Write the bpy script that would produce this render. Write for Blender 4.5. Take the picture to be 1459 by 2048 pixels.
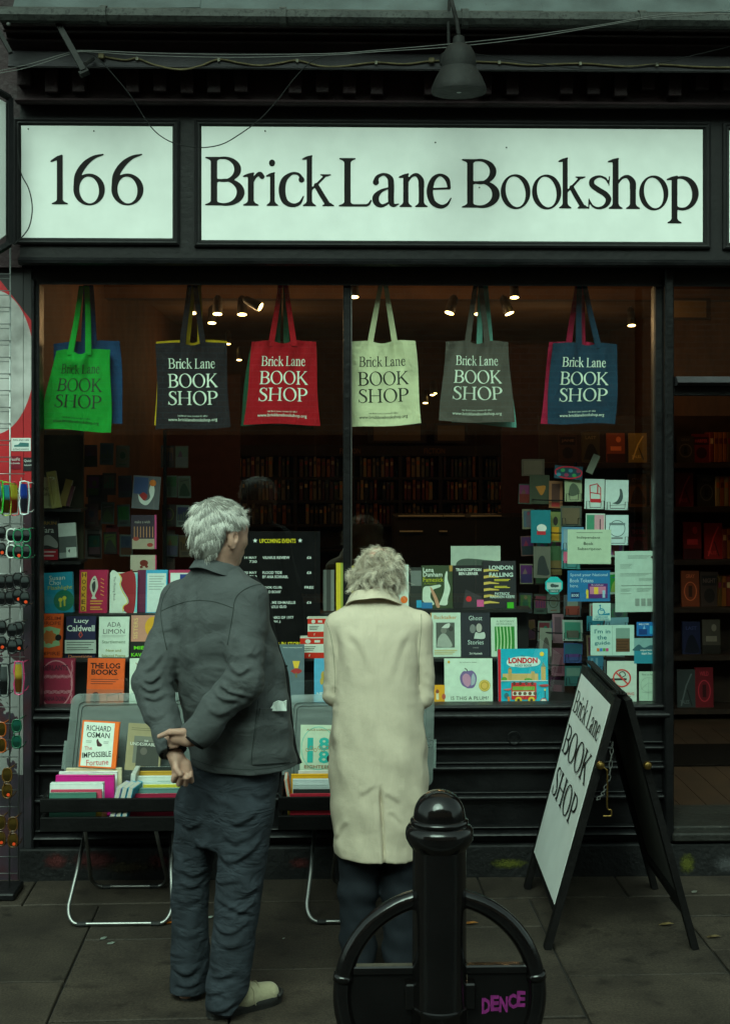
import bpy, bmesh, math, random
import numpy as np
from mathutils import Vector, Matrix
from mathutils.bvhtree import BVHTree

for o in list(bpy.data.objects):
    bpy.data.objects.remove(o)
sc = bpy.context.scene
COL = sc.collection
R = math.radians

# ------------------------------------------------------------------ camera
W0, H0 = 1459.0, 2048.0          # size of the photograph
F = 2700.0                       # focal length in photo pixels
HOR = 880.0                      # horizon row
CAMH, DIST = 1.935, 6.04         # height above the pavement, distance to the glass
YAW = R(1.6)
cam_d = bpy.data.cameras.new('camera')
cam = bpy.data.objects.new('camera', cam_d)
COL.objects.link(cam)
cam.location = (0, -DIST, CAMH)
cam.rotation_euler = (R(90), 0, -YAW)
cam_d.sensor_fit = 'VERTICAL'
cam_d.sensor_height = 24.0
cam_d.lens = F / H0 * 24.0
cam_d.shift_y = -(H0 / 2 - HOR) / H0
cam_d.clip_start = 0.05
cam_d.clip_end = 1500
sc.camera = cam

# ------------------------------------------------------------------ sky, sun, exposure
world = bpy.data.worlds.new('World')
sc.world = world
world.use_nodes = True
wn = world.node_tree
wn.nodes.clear()
w_out = wn.nodes.new('ShaderNodeOutputWorld')
w_bg = wn.nodes.new('ShaderNodeBackground')
w_sky = wn.nodes.new('ShaderNodeTexSky')
w_sky.sky_type = 'NISHITA'
w_sky.sun_disc = False
SUN_EL, SUN_AZ = R(43), R(180 + 14)      # behind the camera, a little to its left
w_sky.sun_elevation = SUN_EL
w_sky.sun_rotation = SUN_AZ
w_sky.dust_density = 4.0
w_hsv = wn.nodes.new('ShaderNodeHueSaturation')
w_hsv.inputs['Saturation'].default_value = 0.16      # cloud cover takes the blue out
w_tint = wn.nodes.new('ShaderNodeMixRGB')
w_tint.blend_type = 'MULTIPLY'
w_tint.inputs[0].default_value = 1.0
w_tint.inputs[2].default_value = (0.74, 1.0, 0.86, 1)
w_bg.inputs['Strength'].default_value = 0.12
wn.links.new(w_sky.outputs[0], w_hsv.inputs['Color'])
wn.links.new(w_hsv.outputs[0], w_tint.inputs[1])
wn.links.new(w_tint.outputs[0], w_bg.inputs['Color'])
wn.links.new(w_bg.outputs[0], w_out.inputs['Surface'])

sun_d = bpy.data.lights.new('sun', 'SUN')
sun_d.energy = 1.45
sun_d.angle = R(42)
sun_d.color = (0.68, 1.0, 0.80)
sun = bpy.data.objects.new('sun', sun_d)
COL.objects.link(sun)
to_sun = Vector((math.sin(SUN_AZ) * math.cos(SUN_EL), math.cos(SUN_AZ) * math.cos(SUN_EL), math.sin(SUN_EL)))
sun.rotation_euler = to_sun.to_track_quat('Z', 'Y').to_euler()

vs = sc.view_settings
vs.view_transform = 'Standard'
vs.look = 'None'
vs.exposure = 0.72
vs.gamma = 1.0
vs.use_curve_mapping = False
sc.render.engine = 'CYCLES'
sc.cycles.use_denoising = True
sc.cycles.max_bounces = 8
sc.cycles.transparent_max_bounces = 16
sc.cycles.caustics_reflective = False
sc.cycles.caustics_refractive = False
sc.cycles.sample_clamp_indirect = 4.0

# ------------------------------------------------------------------ photo pixel -> point
_f = Vector((math.sin(YAW), math.cos(YAW), 0))
_r = Vector((math.cos(YAW), -math.sin(YAW), 0))
CAM = Vector((0, -DIST, CAMH))
def ray(px, py):
    return _f + _r * ((px - W0 / 2) / F) + Vector((0, 0, 1)) * (-(py - HOR) / F)
def P(px, py, Y=0.0):
    d = ray(px, py)
    return CAM + d * ((Y + DIST) / d.y)
def G(px, py, z=0.0):
    d = ray(px, py)
    return CAM + d * ((z - CAMH) / d.z)
def PX(px, Y): return P(px, HOR, Y).x
def PZ(py, Y): return P(700, py, Y).z

# ------------------------------------------------------------------ colours and materials
def s2l(v):
    v = v / 255.0
    return v / 12.92 if v <= 0.04045 else ((v + 0.055) / 1.055) ** 2.4
def C(r, g, b): return (s2l(r), s2l(g), s2l(b))
_mats = {}
def mat(name, col, rough=0.6, var=0.12, scale=18.0, bump=0.0, bscale=60.0, metal=0.0, spec=0.4, emis=None, estr=0.0, sheen=0.0, coat=0.0):
    """procedural principled material: base colour broken up by noise, optional fine relief"""
    if name in _mats: return _mats[name]
    m = bpy.data.materials.new(name); m.use_nodes = True
    nt = m.node_tree; b = nt.nodes['Principled BSDF']
    b.inputs['Roughness'].default_value = rough
    b.inputs['Metallic'].default_value = metal
    b.inputs['Specular IOR Level'].default_value = spec
    if sheen: b.inputs['Sheen Weight'].default_value = sheen
    if coat: b.inputs['Coat Weight'].default_value = coat
    tc = nt.nodes.new('ShaderNodeTexCoord')
    if var > 0:
        n = nt.nodes.new('ShaderNodeTexNoise'); n.inputs['Scale'].default_value = scale
        n.inputs['Detail'].default_value = 5
        nt.links.new(tc.outputs['Object'], n.inputs['Vector'])
        r = nt.nodes.new('ShaderNodeValToRGB')
        r.color_ramp.elements[0].position = 0.3; r.color_ramp.elements[1].position = 0.72
        r.color_ramp.elements[0].color = [max(0, c * (1 - var)) for c in col] + [1]
        r.color_ramp.elements[1].color = [min(1, c * (1 + var)) for c in col] + [1]
        nt.links.new(n.outputs['Fac'], r.inputs['Fac'])
        nt.links.new(r.outputs['Color'], b.inputs['Base Color'])
    else:
        b.inputs['Base Color'].default_value = list(col) + [1]
    if bump > 0:
        n2 = nt.nodes.new('ShaderNodeTexNoise'); n2.inputs['Scale'].default_value = bscale
        n2.inputs['Detail'].default_value = 4
        nt.links.new(tc.outputs['Object'], n2.inputs['Vector'])
        bp = nt.nodes.new('ShaderNodeBump'); bp.inputs['Strength'].default_value = bump
        bp.inputs['Distance'].default_value = 0.01
        nt.links.new(n2.outputs['Fac'], bp.inputs['Height'])
        nt.links.new(bp.outputs['Normal'], b.inputs['Normal'])
    if emis is not None:
        b.inputs['Emission Color'].default_value = list(emis) + [1]
        b.inputs['Emission Strength'].default_value = estr
    _mats[name] = m
    return m
def ink(r, g, b, rough=0.45):
    """printed or dyed flat colour, given as it reads on paper (0..255)"""
    return mat('print_%d_%d_%d' % (r, g, b), C(r, g, b), rough, 0.06, 40)
def thin_glass(name, tint=(1, 1, 1), refl=0.9, rough=0.0):
    m = bpy.data.materials.new(name); m.use_nodes = True
    nt = m.node_tree; nt.nodes.clear()
    o = nt.nodes.new('ShaderNodeOutputMaterial'); mx = nt.nodes.new('ShaderNodeMixShader')
    t = nt.nodes.new('ShaderNodeBsdfTransparent'); t.inputs['Color'].default_value = list(tint) + [1]
    g = nt.nodes.new('ShaderNodeBsdfGlossy'); g.inputs['Roughness'].default_value = rough
    # Schlick reflectance, the same from both sides of the pane
    lw = nt.nodes.new('ShaderNodeLayerWeight'); lw.inputs['Blend'].default_value = 0.5
    pw = nt.nodes.new('ShaderNodeMath'); pw.operation = 'POWER'; pw.inputs[1].default_value = 5.0
    nt.links.new(lw.outputs['Facing'], pw.inputs[0])
    ma = nt.nodes.new('ShaderNodeMath'); ma.operation = 'MULTIPLY_ADD'; ma.inputs[1].default_value = 0.96; ma.inputs[2].default_value = 0.04
    nt.links.new(pw.outputs[0], ma.inputs[0])
    mu = nt.nodes.new('ShaderNodeMath'); mu.operation = 'MULTIPLY'; mu.inputs[1].default_value = refl; mu.use_clamp = True
    nt.links.new(ma.outputs[0], mu.inputs[0]); nt.links.new(mu.outputs[0], mx.inputs[0])
    nt.links.new(t.outputs[0], mx.inputs[1]); nt.links.new(g.outputs[0], mx.inputs[2])
    nt.links.new(mx.outputs[0], o.inputs['Surface'])
    return m
def emitter(name, col, strength):
    m = bpy.data.materials.new(name); m.use_nodes = True
    nt = m.node_tree; nt.nodes.clear()
    o = nt.nodes.new('ShaderNodeOutputMaterial'); e = nt.nodes.new('ShaderNodeEmission')
    e.inputs['Color'].default_value = list(col) + [1]; e.inputs['Strength'].default_value = strength
    nt.links.new(e.outputs[0], o.inputs['Surface'])
    return m

# ------------------------------------------------------------------ mesh collecting
class MB:
    def __init__(s): s.v = []; s.f = []; s.m = []; s.mats = []
    def mi(s, mt):
        if mt not in s.mats: s.mats.append(mt)
        return s.mats.index(mt)
    def add(s, vs_, fs, mt=None):
        o = len(s.v); s.v += [tuple(v) for v in vs_]
        k = s.mi(mt) if mt is not None else 0
        for f in fs: s.f.append([i + o for i in f]); s.m.append(k)
        return s
    def box(s, a, b, mt=None, M=None):
        x0, y0, z0 = a; x1, y1, z1 = b
        vs_ = [(x0,y0,z0),(x1,y0,z0),(x1,y1,z0),(x0,y1,z0),(x0,y0,z1),(x1,y0,z1),(x1,y1,z1),(x0,y1,z1)]
        if M is not None: vs_ = [M @ Vector(v) for v in vs_]
        return s.add(vs_, [(0,3,2,1),(4,5,6,7),(0,1,5,4),(1,2,6,5),(2,3,7,6),(3,0,4,7)], mt)
    def cbox(s, a, b, c, mt=None, M=None):
        """box with chamfered edges"""
        x0, y0, z0 = a; x1, y1, z1 = b
        c = min(c, abs(x1-x0)*.45, abs(y1-y0)*.45, abs(z1-z0)*.45)
        bm = bmesh.new(); bmesh.ops.create_cube(bm, size=1)
        for v in bm.verts:
            v.co = Vector((x0 + (v.co.x+.5)*(x1-x0), y0 + (v.co.y+.5)*(y1-y0), z0 + (v.co.z+.5)*(z1-z0)))
        bmesh.ops.bevel(bm, geom=list(bm.edges), offset=c, segments=1, affect='EDGES', profile=0.5)
        bm.verts.index_update()
        vs_ = [v.co.copy() for v in bm.verts]
        if M is not None: vs_ = [M @ v for v in vs_]
        fs = [[v.index for v in f.verts] for f in bm.faces]; bm.free()
        return s.add(vs_, fs, mt)
    def quad(s, a, b, c, d, mt=None): return s.add([a, b, c, d], [(0,1,2,3)], mt)
    def prism(s, pts, off, mt=None):
        """polygon (3-D points) pushed by vector off"""
        n = len(pts); off = Vector(off); p = [Vector(q) for q in pts]
        vs_ = p + [q + off for q in p]
        fs = [list(range(n)), list(range(2*n-1, n-1, -1))] + [(i, i+n, (i+1) % n + n, (i+1) % n) for i in range(n)]
        return s.add(vs_, fs, mt)
    def profile_x(s, prof, x0, x1, mt=None):
        """closed (y,z) profile run along x"""
        return s.prism([(x0, y, z) for y, z in prof], (x1 - x0, 0, 0), mt)
    def tube(s, pts, r, n=8, mt=None, closed=False, caps=True):
        p = [Vector(q) for q in pts]; m = len(p)
        rr = r if isinstance(r, (list, tuple)) else [r] * m
        rings = []; up = None
        for i in range(m):
            a = p[i-1] if (i > 0 or closed) else p[i]
            b = p[(i+1) % m] if (i < m-1 or closed) else p[i]
            t = (b - a).normalized()
            if up is None:
                up = Vector((0,0,1)) if abs(t.z) < 0.9 else Vector((1,0,0))
            sd = t.cross(up)
            if sd.length < 1e-6: sd = t.orthogonal()
            sd.normalize(); up = sd.cross(t).normalized()
            rings.append([p[i] + sd*math.cos(2*math.pi*k/n)*rr[i] + up*math.sin(2*math.pi*k/n)*rr[i] for k in range(n)])
        vs_ = [v for g in rings for v in g]; fs = []
        for i in range(m if closed else m-1):
            j = (i+1) % m
            for k in range(n):
                fs.append((i*n+k, i*n+(k+1) % n, j*n+(k+1) % n, j*n+k))
        if caps and not closed:
            fs.append(list(range(n-1, -1, -1))); fs.append([(m-1)*n+k for k in range(n)])
        return s.add(vs_, fs, mt)
    def lathe(s, prof, c, n=32, mt=None, axis=None):
        """(radius, height) profile turned about the vertical through c (or about axis matrix)"""
        vs_ = []; fs = []; c = Vector(c); m = len(prof)
        for r, h in prof:
            for k in range(n):
                a = 2*math.pi*k/n
                q = Vector((r*math.cos(a), r*math.sin(a), h))
                vs_.append(c + (axis @ q if axis is not None else q))
        for i in range(m-1):
            for k in range(n):
                fs.append((i*n+k, i*n+(k+1) % n, (i+1)*n+(k+1) % n, (i+1)*n+k))
        fs.append(list(range(n-1, -1, -1))); fs.append([(m-1)*n+k for k in range(n)])
        return s.add(vs_, fs, mt)
    def grid(s, fn, nu, nv, mt=None):
        vs_ = [fn(i/nu, j/nv) for j in range(nv+1) for i in range(nu+1)]
        fs = [(j*(nu+1)+i, j*(nu+1)+i+1, (j+1)*(nu+1)+i+1, (j+1)*(nu+1)+i) for j in range(nv) for i in range(nu)]
        return s.add(vs_, fs, mt)
    def data(s, name, base=(0,0,0), mt=None, smooth=False):
        me = bpy.data.meshes.new(name); b = Vector(base)
        me.from_pydata([tuple(Vector(v) - b) for v in s.v], [], s.f)
        if s.mats:
            for q in s.mats: me.materials.append(q)
            me.polygons.foreach_set('material_index', s.m)
        elif mt is not None: me.materials.append(mt)
        if smooth:
            me.polygons.foreach_set('use_smooth', [True]*len(me.polygons))
            if smooth is not True: me.set_sharp_from_angle(angle=R(smooth))
        me.update()
        return me

def link(name, me, parent=None):
    o = bpy.data.objects.new(name, me); COL.objects.link(o)
    if parent is not None: o.parent = parent
    return o
def wpos(o):
    p = Vector((0,0,0))
    while o is not None: p = p + o.location; o = o.parent
    return p
def part(name, mb, mt, parent, smooth=False, label=None, kind=None):
    """mesh given in world coordinates, hung under an unrotated parent"""
    o = link(name, mb.data(name, wpos(parent), mt, smooth), parent)
    if label: o['label'] = label
    if kind: o['kind'] = kind
    return o
def tag(o, label=None, cat=None, group=None, kind=None):
    if label: o['label'] = label
    if cat: o['category'] = cat
    if group: o['group'] = group
    if kind: o['kind'] = kind
    return o
def thing(name, label, cat, loc, group=None):
    o = bpy.data.objects.new(name, None); COL.objects.link(o)
    o.location = loc; o.empty_display_size = 0.1
    return tag(o, label, cat, group)
def solo(name, mb, mt, base, label, cat, group=None, smooth=False):
    """thing that is one mesh"""
    o = link(name, mb.data(name, base, mt, smooth)); o.location = base
    return tag(o, label, cat, group)
def struct(name, mb, mt, smooth=False):
    o = link(name, mb.data(name, (0,0,0), mt, smooth)); o['kind'] = 'structure'
    return o
def arc(c, r, a0, a1, n, ax=Vector((1,0,0)), ay=Vector((0,0,1))):
    c = Vector(c)
    return [c + ax*r*math.cos(R(a0+(a1-a0)*i/n)) + ay*r*math.sin(R(a0+(a1-a0)*i/n)) for i in range(n+1)]
def spline(pts, n=8):
    """Catmull-Rom through 3-D points"""
    p = [Vector(q) for q in pts]; p = [p[0]*2-p[1]] + p + [p[-1]*2-p[-2]]; out = []
    for i in range(1, len(p)-2):
        for k in range(n):
            t = k/n; a, b, c, d = p[i-1], p[i], p[i+1], p[i+2]
            out.append(0.5*((2*b) + (c-a)*t + (2*a-5*b+4*c-d)*t*t + (3*b-a-3*c+d)*t**3))
    out.append(p[-2]); return out

# ------------------------------------------------------------------ lettering
# serif letters drawn as implicit shapes (cap height 1) and cut into flat polygons
def _st(x0, x1, y0, y1):
    return lambda X, Y: np.maximum(np.maximum(x0-X, X-x1), np.maximum(y0-Y, Y-y1))
def _sf(xc, y, w, sh=0.06, up=1, h=0.10):
    """bracketed serif standing on y (up=1) or hanging from it (up=-1)"""
    def f(X, Y):
        t = (Y-y)*up
        lim = np.where(t < 0.026, w, sh + (w-sh)*np.clip(1-(t-0.026)/h, 0, 1)**3.2)
        return np.maximum(np.maximum(-t, t-h), np.abs(X-xc)-lim)
    return f
def _el(cx, cy, a, b, ang=0):
    c_, s_ = math.cos(R(ang)), math.sin(R(ang))
    def f(X, Y):
        x, y = (X-cx)*c_+(Y-cy)*s_, -(X-cx)*s_+(Y-cy)*c_
        return (np.sqrt((x/a)**2+(y/b)**2)-1)*min(a, b)
    return f
def _ring(o, i): return lambda X, Y: np.maximum(o(X, Y), -i(X, Y))
def _and(*f): 
    def g(X, Y):
        r = f[0](X, Y)
        for h in f[1:]: r = np.maximum(r, h(X, Y))
        return r
    return g
def _or(*f):
    def g(X, Y):
        r = f[0](X, Y)
        for h in f[1:]: r = np.minimum(r, h(X, Y))
        return r
    return g
def _stroke(pts, n=7):
    """(x, y, radius) points, smoothed, as a chain of tapered capsules"""
    q = spline([(p[0], p[1], p[2]) for p in pts], n)
    def f(X, Y):
        r = np.full(X.shape, 9.0)
        for a, b in zip(q[:-1], q[1:]):
            dx, dy = b.x-a.x, b.y-a.y; l2 = dx*dx+dy*dy+1e-9
            t = np.clip(((X-a.x)*dx+(Y-a.y)*dy)/l2, 0, 1)
            r = np.minimum(r, np.hypot(X-a.x-t*dx, Y-a.y-t*dy)-(a.z+(b.z-a.z)*t))
        return r
    return f
XH = 0.68
def _arch(x0, x1):      # shoulder of n, h between two stems
    return _stroke([(x0+.03, XH-.16, .022), (x0+.13, XH-.04, .026), (x0+.24, XH-.018, .040), (x1-.01, XH-.12, .060), (x1, XH-.26, .062)])
def _flag(x, y):        # slanted head serif of a stem
    return _stroke([(x+.05, y-.02, .018), (x-.05, y-.06, .032), (x-.14, y-.085, .016)], 3)
GL = {
 'B': (0.80, _or(_st(.11,.24,0,1), _sf(.175,0,.175), _sf(.175,1,.175,up=-1),
      _and(_ring(_el(.38,.745,.345,.262), _el(.34,.745,.245,.215)), _st(.2,.9,.47,1.05)), _st(.2,.4,.955,.998), _st(.2,.4,.50,.545),
      _and(_ring(_el(.42,.272,.375,.280), _el(.37,.275,.265,.228)), _st(.2,.9,-.02,.56)), _st(.2,.42,.0,.045))),
 'L': (0.66, _or(_st(.11,.235,0,1), _sf(.172,0,.17), _sf(.172,1,.16,up=-1), _st(.2,.56,0,.05), _stroke([(.52,.02,.02),(.59,.05,.024),(.635,.13,.014)]))),
 'O': (0.98, _ring(_el(.49,.5,.46,.525), _el(.49,.5,.325,.478,8))),
 'K': (0.90, _or(_st(.11,.235,0,1), _sf(.172,0,.165), _sf(.172,1,.165,up=-1), _stroke([(.22,.42,.03),(.48,.70,.03),(.72,.97,.03)],3), _sf(.72,1,.13,.03,-1,.07),
      _stroke([(.36,.56,.062),(.58,.28,.066),(.78,.04,.062)],3), _sf(.78,0,.13,.05,1,.08))),
 'S': (0.64, _or(_stroke([(.53,.80,.014),(.47,.93,.026),(.32,.985,.030),(.16,.90,.052),(.13,.74,.064),(.25,.60,.070),(.43,.47,.072),(.54,.32,.066),(.53,.14,.054),(.40,.025,.032),(.25,.01,.028),(.12,.09,.024),(.065,.25,.014)]),
      _stroke([(.545,.74,.012),(.555,.99,.014)],2), _stroke([(.055,.28,.012),(.05,.0,.014)],2))),
 'H': (1.02, _or(_st(.12,.245,0,1), _st(.76,.885,0,1), _sf(.182,0,.17), _sf(.182,1,.17,up=-1), _sf(.822,0,.17), _sf(.822,1,.17,up=-1), _st(.2,.8,.475,.525))),
 'P': (0.76, _or(_st(.11,.235,0,1), _sf(.172,0,.17), _sf(.172,1,.16,up=-1), _and(_ring(_el(.38,.715,.345,.285), _el(.335,.715,.245,.238)), _st(.2,.9,.4,1.05)), _st(.2,.4,.953,.998), _st(.2,.4,.432,.478))),
 'r': (0.42, _or(_st(.12,.235,0,.66), _sf(.178,0,.15), _flag(.178,.69), _stroke([(.20,.46,.020),(.27,.60,.030),(.35,.655,.046),(.395,.60,.050)]))),
 'i': (0.31, _or(_st(.10,.215,0,.66), _sf(.158,0,.14), _flag(.158,.70), _el(.15,.885,.075,.07))),
 'c': (0.56, _or(_stroke([(.505,.20,.012),(.43,.06,.030),(.29,.015,.040),(.14,.10,.058),(.085,.32,.066),(.13,.54,.056),(.27,.665,.030),(.40,.66,.028),(.47,.57,.036)]), _el(.465,.545,.058,.06))),
 'k': (0.68, _or(_st(.11,.225,0,1.02), _sf(.168,0,.14), _flag(.168,1.055), _stroke([(.20,.335,.020),(.35,.475,.024),(.515,.635,.024)],3), _sf(.515,.66,.115,.03,-1,.05),
      _stroke([(.315,.43,.050),(.43,.24,.054),(.555,.052,.052)],3), _sf(.575,0,.125,.055,1,.07))),
 'a': (0.55, _or(_stroke([(.09,.52,.052),(.13,.62,.036),(.25,.672,.028),(.36,.60,.052),(.385,.46,.058),(.385,.12,.056),(.43,.03,.036),(.53,.06,.012)]), _el(.095,.505,.058,.06),
      _stroke([(.38,.40,.014),(.20,.33,.032),(.095,.21,.060),(.11,.08,.058),(.21,.02,.034),(.33,.08,.020),(.38,.14,.014)]))),
 'n': (0.68, _or(_st(.11,.225,0,.66), _sf(.168,0,.135), _flag(.168,.70), _arch(.168,.505), _st(.447,.562,0,.46), _sf(.505,0,.135))),
 'e': (0.56, _or(_stroke([(.09,.375,.02),(.28,.385,.020),(.46,.39,.022)],3), _stroke([(.475,.40,.030),(.43,.58,.046),(.29,.668,.028),(.15,.57,.050),(.085,.34,.064),(.14,.11,.058),(.30,.015,.042),(.43,.06,.028),(.51,.19,.012)]))),
 'o': (0.64, _ring(_el(.32,.335,.30,.36), _el(.32,.335,.196,.318,10))),
 's': (0.46, _or(_stroke([(.385,.52,.010),(.33,.625,.020),(.22,.665,.024),(.11,.60,.040),(.105,.49,.048),(.21,.39,.052),(.33,.30,.052),(.385,.19,.048),(.33,.06,.036),(.21,.012,.024),(.11,.06,.018),(.055,.18,.010)]),
      _stroke([(.392,.48,.009),(.40,.665,.011)],2), _stroke([(.05,.21,.009),(.045,.0,.011)],2))),
 'h': (0.69, _or(_st(.12,.235,0,1.02), _sf(.178,0,.135), _flag(.178,1.055), _arch(.178,.515), _st(.457,.572,0,.46), _sf(.515,0,.135))),
 'p': (0.67, _or(_st(.11,.225,-.29,.66), _sf(.168,-.29,.14), _flag(.168,.70), _and(_ring(_el(.32,.335,.32,.355), _el(.295,.335,.215,.30,8)), _st(.15,.9,-.1,.8)))),
 '1': (0.50, _or(_st(.20,.325,0,.97), _sf(.262,0,.17), _stroke([(.30,.97,.025),(.20,.92,.035),(.08,.86,.018)],3))),
 '6': (0.76, _or(_ring(_el(.36,.295,.315,.315), _el(.36,.285,.195,.265,6)), _stroke([(.105,.34,.060),(.14,.58,.066),(.27,.79,.058),(.45,.93,.036),(.64,.99,.015)]))),
}
_glc = {}
def glyph(ch, n=46):
    """(verts 2-D, faces) of a letter; full cells are merged into runs"""
    if (ch, n) in _glc: return _glc[(ch, n)]
    adv, fn = GL[ch]
    x0, x1, y0, y1 = -.06, adv+.08, -.36, 1.14
    s = 1.0/n; nx = int((x1-x0)/s)+1; ny = int((y1-y0)/s)+1
    xs = x0+np.arange(nx+1)*s; ys = y0+np.arange(ny+1)*s
    X, Y = np.meshgrid(xs, ys); D = fn(X, Y)
    vs_, fs = [], []
    for j in range(ny):
        run = None
        for i in range(nx+1):
            full = i < nx and max(D[j,i], D[j,i+1], D[j+1,i], D[j+1,i+1]) < 0
            if full:
                if run is None: run = i
                continue
            if run is not None:
                o = len(vs_); vs_ += [(xs[run],ys[j]),(xs[i],ys[j]),(xs[i],ys[j+1]),(xs[run],ys[j+1])]; fs.append((o,o+1,o+2,o+3)); run = None
            if i >= nx: continue
            c = [(xs[i],ys[j],D[j,i]),(xs[i+1],ys[j],D[j,i+1]),(xs[i+1],ys[j+1],D[j+1,i+1]),(xs[i],ys[j+1],D[j+1,i])]
            if min(q[2] for q in c) >= 0: continue
            poly = []
            for a in range(4):
                p, q = c[a], c[(a+1) % 4]
                if p[2] < 0: poly.append((p[0],p[1]))
                if (p[2] < 0) != (q[2] < 0):
                    t = p[2]/(p[2]-q[2]); poly.append((p[0]+(q[0]-p[0])*t, p[1]+(q[1]-p[1])*t))
            if len(poly) >= 3:
                o = len(vs_); vs_ += poly; fs.append(tuple(range(o, o+len(poly))))
    _glc[(ch, n)] = (vs_, fs)
    return _glc[(ch, n)]
def serif_width(s, track=0.0, space=0.28): return sum((space if c == ' ' else GL[c][0]+track) for c in s)
def serif(mb, s, fn, x, y, size, wide=None, mt=None, n=46, track=0.0, space=0.28):
    """writes s on the plane fn(x, y) -> point; returns nothing"""
    k = size if wide is None else wide/serif_width(s, track, space)
    for c in s:
        if c == ' ': x += space*k; continue
        v, f = glyph(c, n)
        mb.add([fn(x+a*k, y+b*size) for a, b in v], f, mt)
        x += (GL[c][0]+track)*k

_txt = {}
def sans(s, bold=0.0):
    """(verts 2-D, faces, width, height) of plain lettering in Blender's own face"""
    if (s, bold) in _txt: return _txt[(s, bold)]
    cu = bpy.data.curves.new('t', 'FONT'); cu.body = s; cu.size = 1.0; cu.resolution_u = 2; cu.offset = bold
    o = bpy.data.objects.new('t', cu)
    me = o.to_mesh()
    v = [(q.co.x, q.co.y) for q in me.vertices]; f = [tuple(p.vertices) for p in me.polygons]
    o.to_mesh_clear(); bpy.data.objects.remove(o); bpy.data.curves.remove(cu)
    if not v: v = [(0,0)]
    x0 = min(a for a, b in v); x1 = max(a for a, b in v); y0 = min(b for a, b in v); y1 = max(b for a, b in v)
    if '\n' not in s and y0 > -0.05: y0 = 0
    _txt[(s, bold)] = ([(a-x0, b-y0) for a, b in v], f, max(x1-x0, 1e-4), max(y1-y0, 1e-4))
    return _txt[(s, bold)]
def write(mb, s, fn, cx, cy, h, w=None, mt=None, bold=0.0, align='C', rot=0.0):
    """sans text of height h centred on (cx, cy) of plane fn; w squeezes it to a width"""
    v, f, tw, th = sans(s, bold)
    ky = h/th; kx = ky if w is None else w/tw
    ox = -tw*kx/2 if align == 'C' else (0 if align == 'L' else -tw*kx)
    c_, s_ = math.cos(R(rot)), math.sin(R(rot))
    def pl(a, b):
        x, y = a*kx+ox, b*ky-h/2
        return fn(cx+x*c_-y*s_, cy+x*s_+y*c_)
    mb.add([pl(a, b) for a, b in v], f, mt)

# ================================================================== SETTING
random.seed(4)
def paint_mat(name, col, rough, wear=(0.10, 0.105, 0.10), wear_at=0.70, bump=0.25, spec=0.28):
    """brushed old gloss paint: streaks, dust and a few chips"""
    m = mat(name, col, rough, 0.35, 7, bump, 45, spec=spec)
    nt = m.node_tree; b = nt.nodes['Principled BSDF']
    src = b.inputs['Base Color'].links[0].from_socket
    tc = [n for n in nt.nodes if n.type == 'TEX_COORD'][0]
    n = nt.nodes.new('ShaderNodeTexNoise'); n.inputs['Scale'].default_value = 55; n.inputs['Detail'].default_value = 8; n.inputs['Roughness'].default_value = 0.75
    nt.links.new(tc.outputs['Object'], n.inputs['Vector'])
    r = nt.nodes.new('ShaderNodeValToRGB'); r.color_ramp.elements[0].position = wear_at; r.color_ramp.elements[1].position = wear_at+0.04
    nt.links.new(n.outputs['Fac'], r.inputs['Fac'])
    mx = nt.nodes.new('ShaderNodeMixRGB'); mx.inputs[2].default_value = list(wear)+[1]
    nt.links.new(r.outputs['Color'], mx.inputs[0]); nt.links.new(src, mx.inputs[1])
    nt.links.new(mx.outputs[0], b.inputs['Base Color'])
    n3 = nt.nodes.new('ShaderNodeTexNoise'); n3.inputs['Scale'].default_value = 14; n3.inputs['Detail'].default_value = 6
    nt.links.new(tc.outputs['Object'], n3.inputs['Vector'])
    mr = nt.nodes.new('ShaderNodeMapRange'); mr.inputs[3].default_value = rough-0.12; mr.inputs[4].default_value = rough+0.2
    nt.links.new(n3.outputs['Fac'], mr.inputs[0]); nt.links.new(mr.outputs[0], b.inputs['Roughness'])
    return m
M_BLACK = paint_mat('black_gloss_paint', (0.0042, 0.0040, 0.0046), 0.38)
M_FASCIA = paint_mat('black_fascia_paint', (0.0060, 0.0052, 0.0058), 0.6, wear_at=0.79)
M_MAROON = paint_mat('dark_maroon_wood', (0.020, 0.0095, 0.0115), 0.65, wear=(0.03, 0.026, 0.026), wear_at=0.62, bump=0.5)
M_STRIP = paint_mat('weathered_cornice_paint', (0.036, 0.033, 0.037), 0.6, wear=(0.09, 0.09, 0.085), wear_at=0.66)
M_PLINTH = paint_mat('scuffed_plinth', (0.0095, 0.0095, 0.010), 0.6, wear=(0.07, 0.066, 0.06), wear_at=0.64, bump=0.6)
M_ZINC = paint_mat('weathered_zinc', (0.034, 0.036, 0.033), 0.7, wear=(0.014, 0.014, 0.013), wear_at=0.52, bump=0.4)
M_LEAD = paint_mat('lead_sheet', (0.045, 0.056, 0.056), 0.7, wear=(0.03, 0.033, 0.033), wear_at=0.62)
M_SIGN = mat('sign_white', (0.65, 0.675, 0.645), 0.5, 0.05, 9, 0.03, 120)
M_LETTER = mat('sign_letter_black', (0.0055, 0.004, 0.004), 0.6, 0.1, spec=.15)
M_GLASS = thin_glass('shop_glass', (0.97, 0.99, 0.97), 2.2)
M_WOODIN = mat('interior_brown_wall', (0.10, 0.046, 0.022), 0.8, 0.25, 5, 0.1, 30)
M_SHELF = mat('dark_shelf_wood', (0.030, 0.015, 0.009), 0.6, 0.3, 12)
M_FLOORIN = mat('worn_floorboards', (0.034, 0.016, 0.007), 0.7, 0.3, 6)
M_DARK = mat('display_black', (0.010, 0.010, 0.010), 0.6, 0.2)
M_WHITEP = mat('white_paper', (0.66, 0.70, 0.66), 0.6, 0.04, 20)
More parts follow.
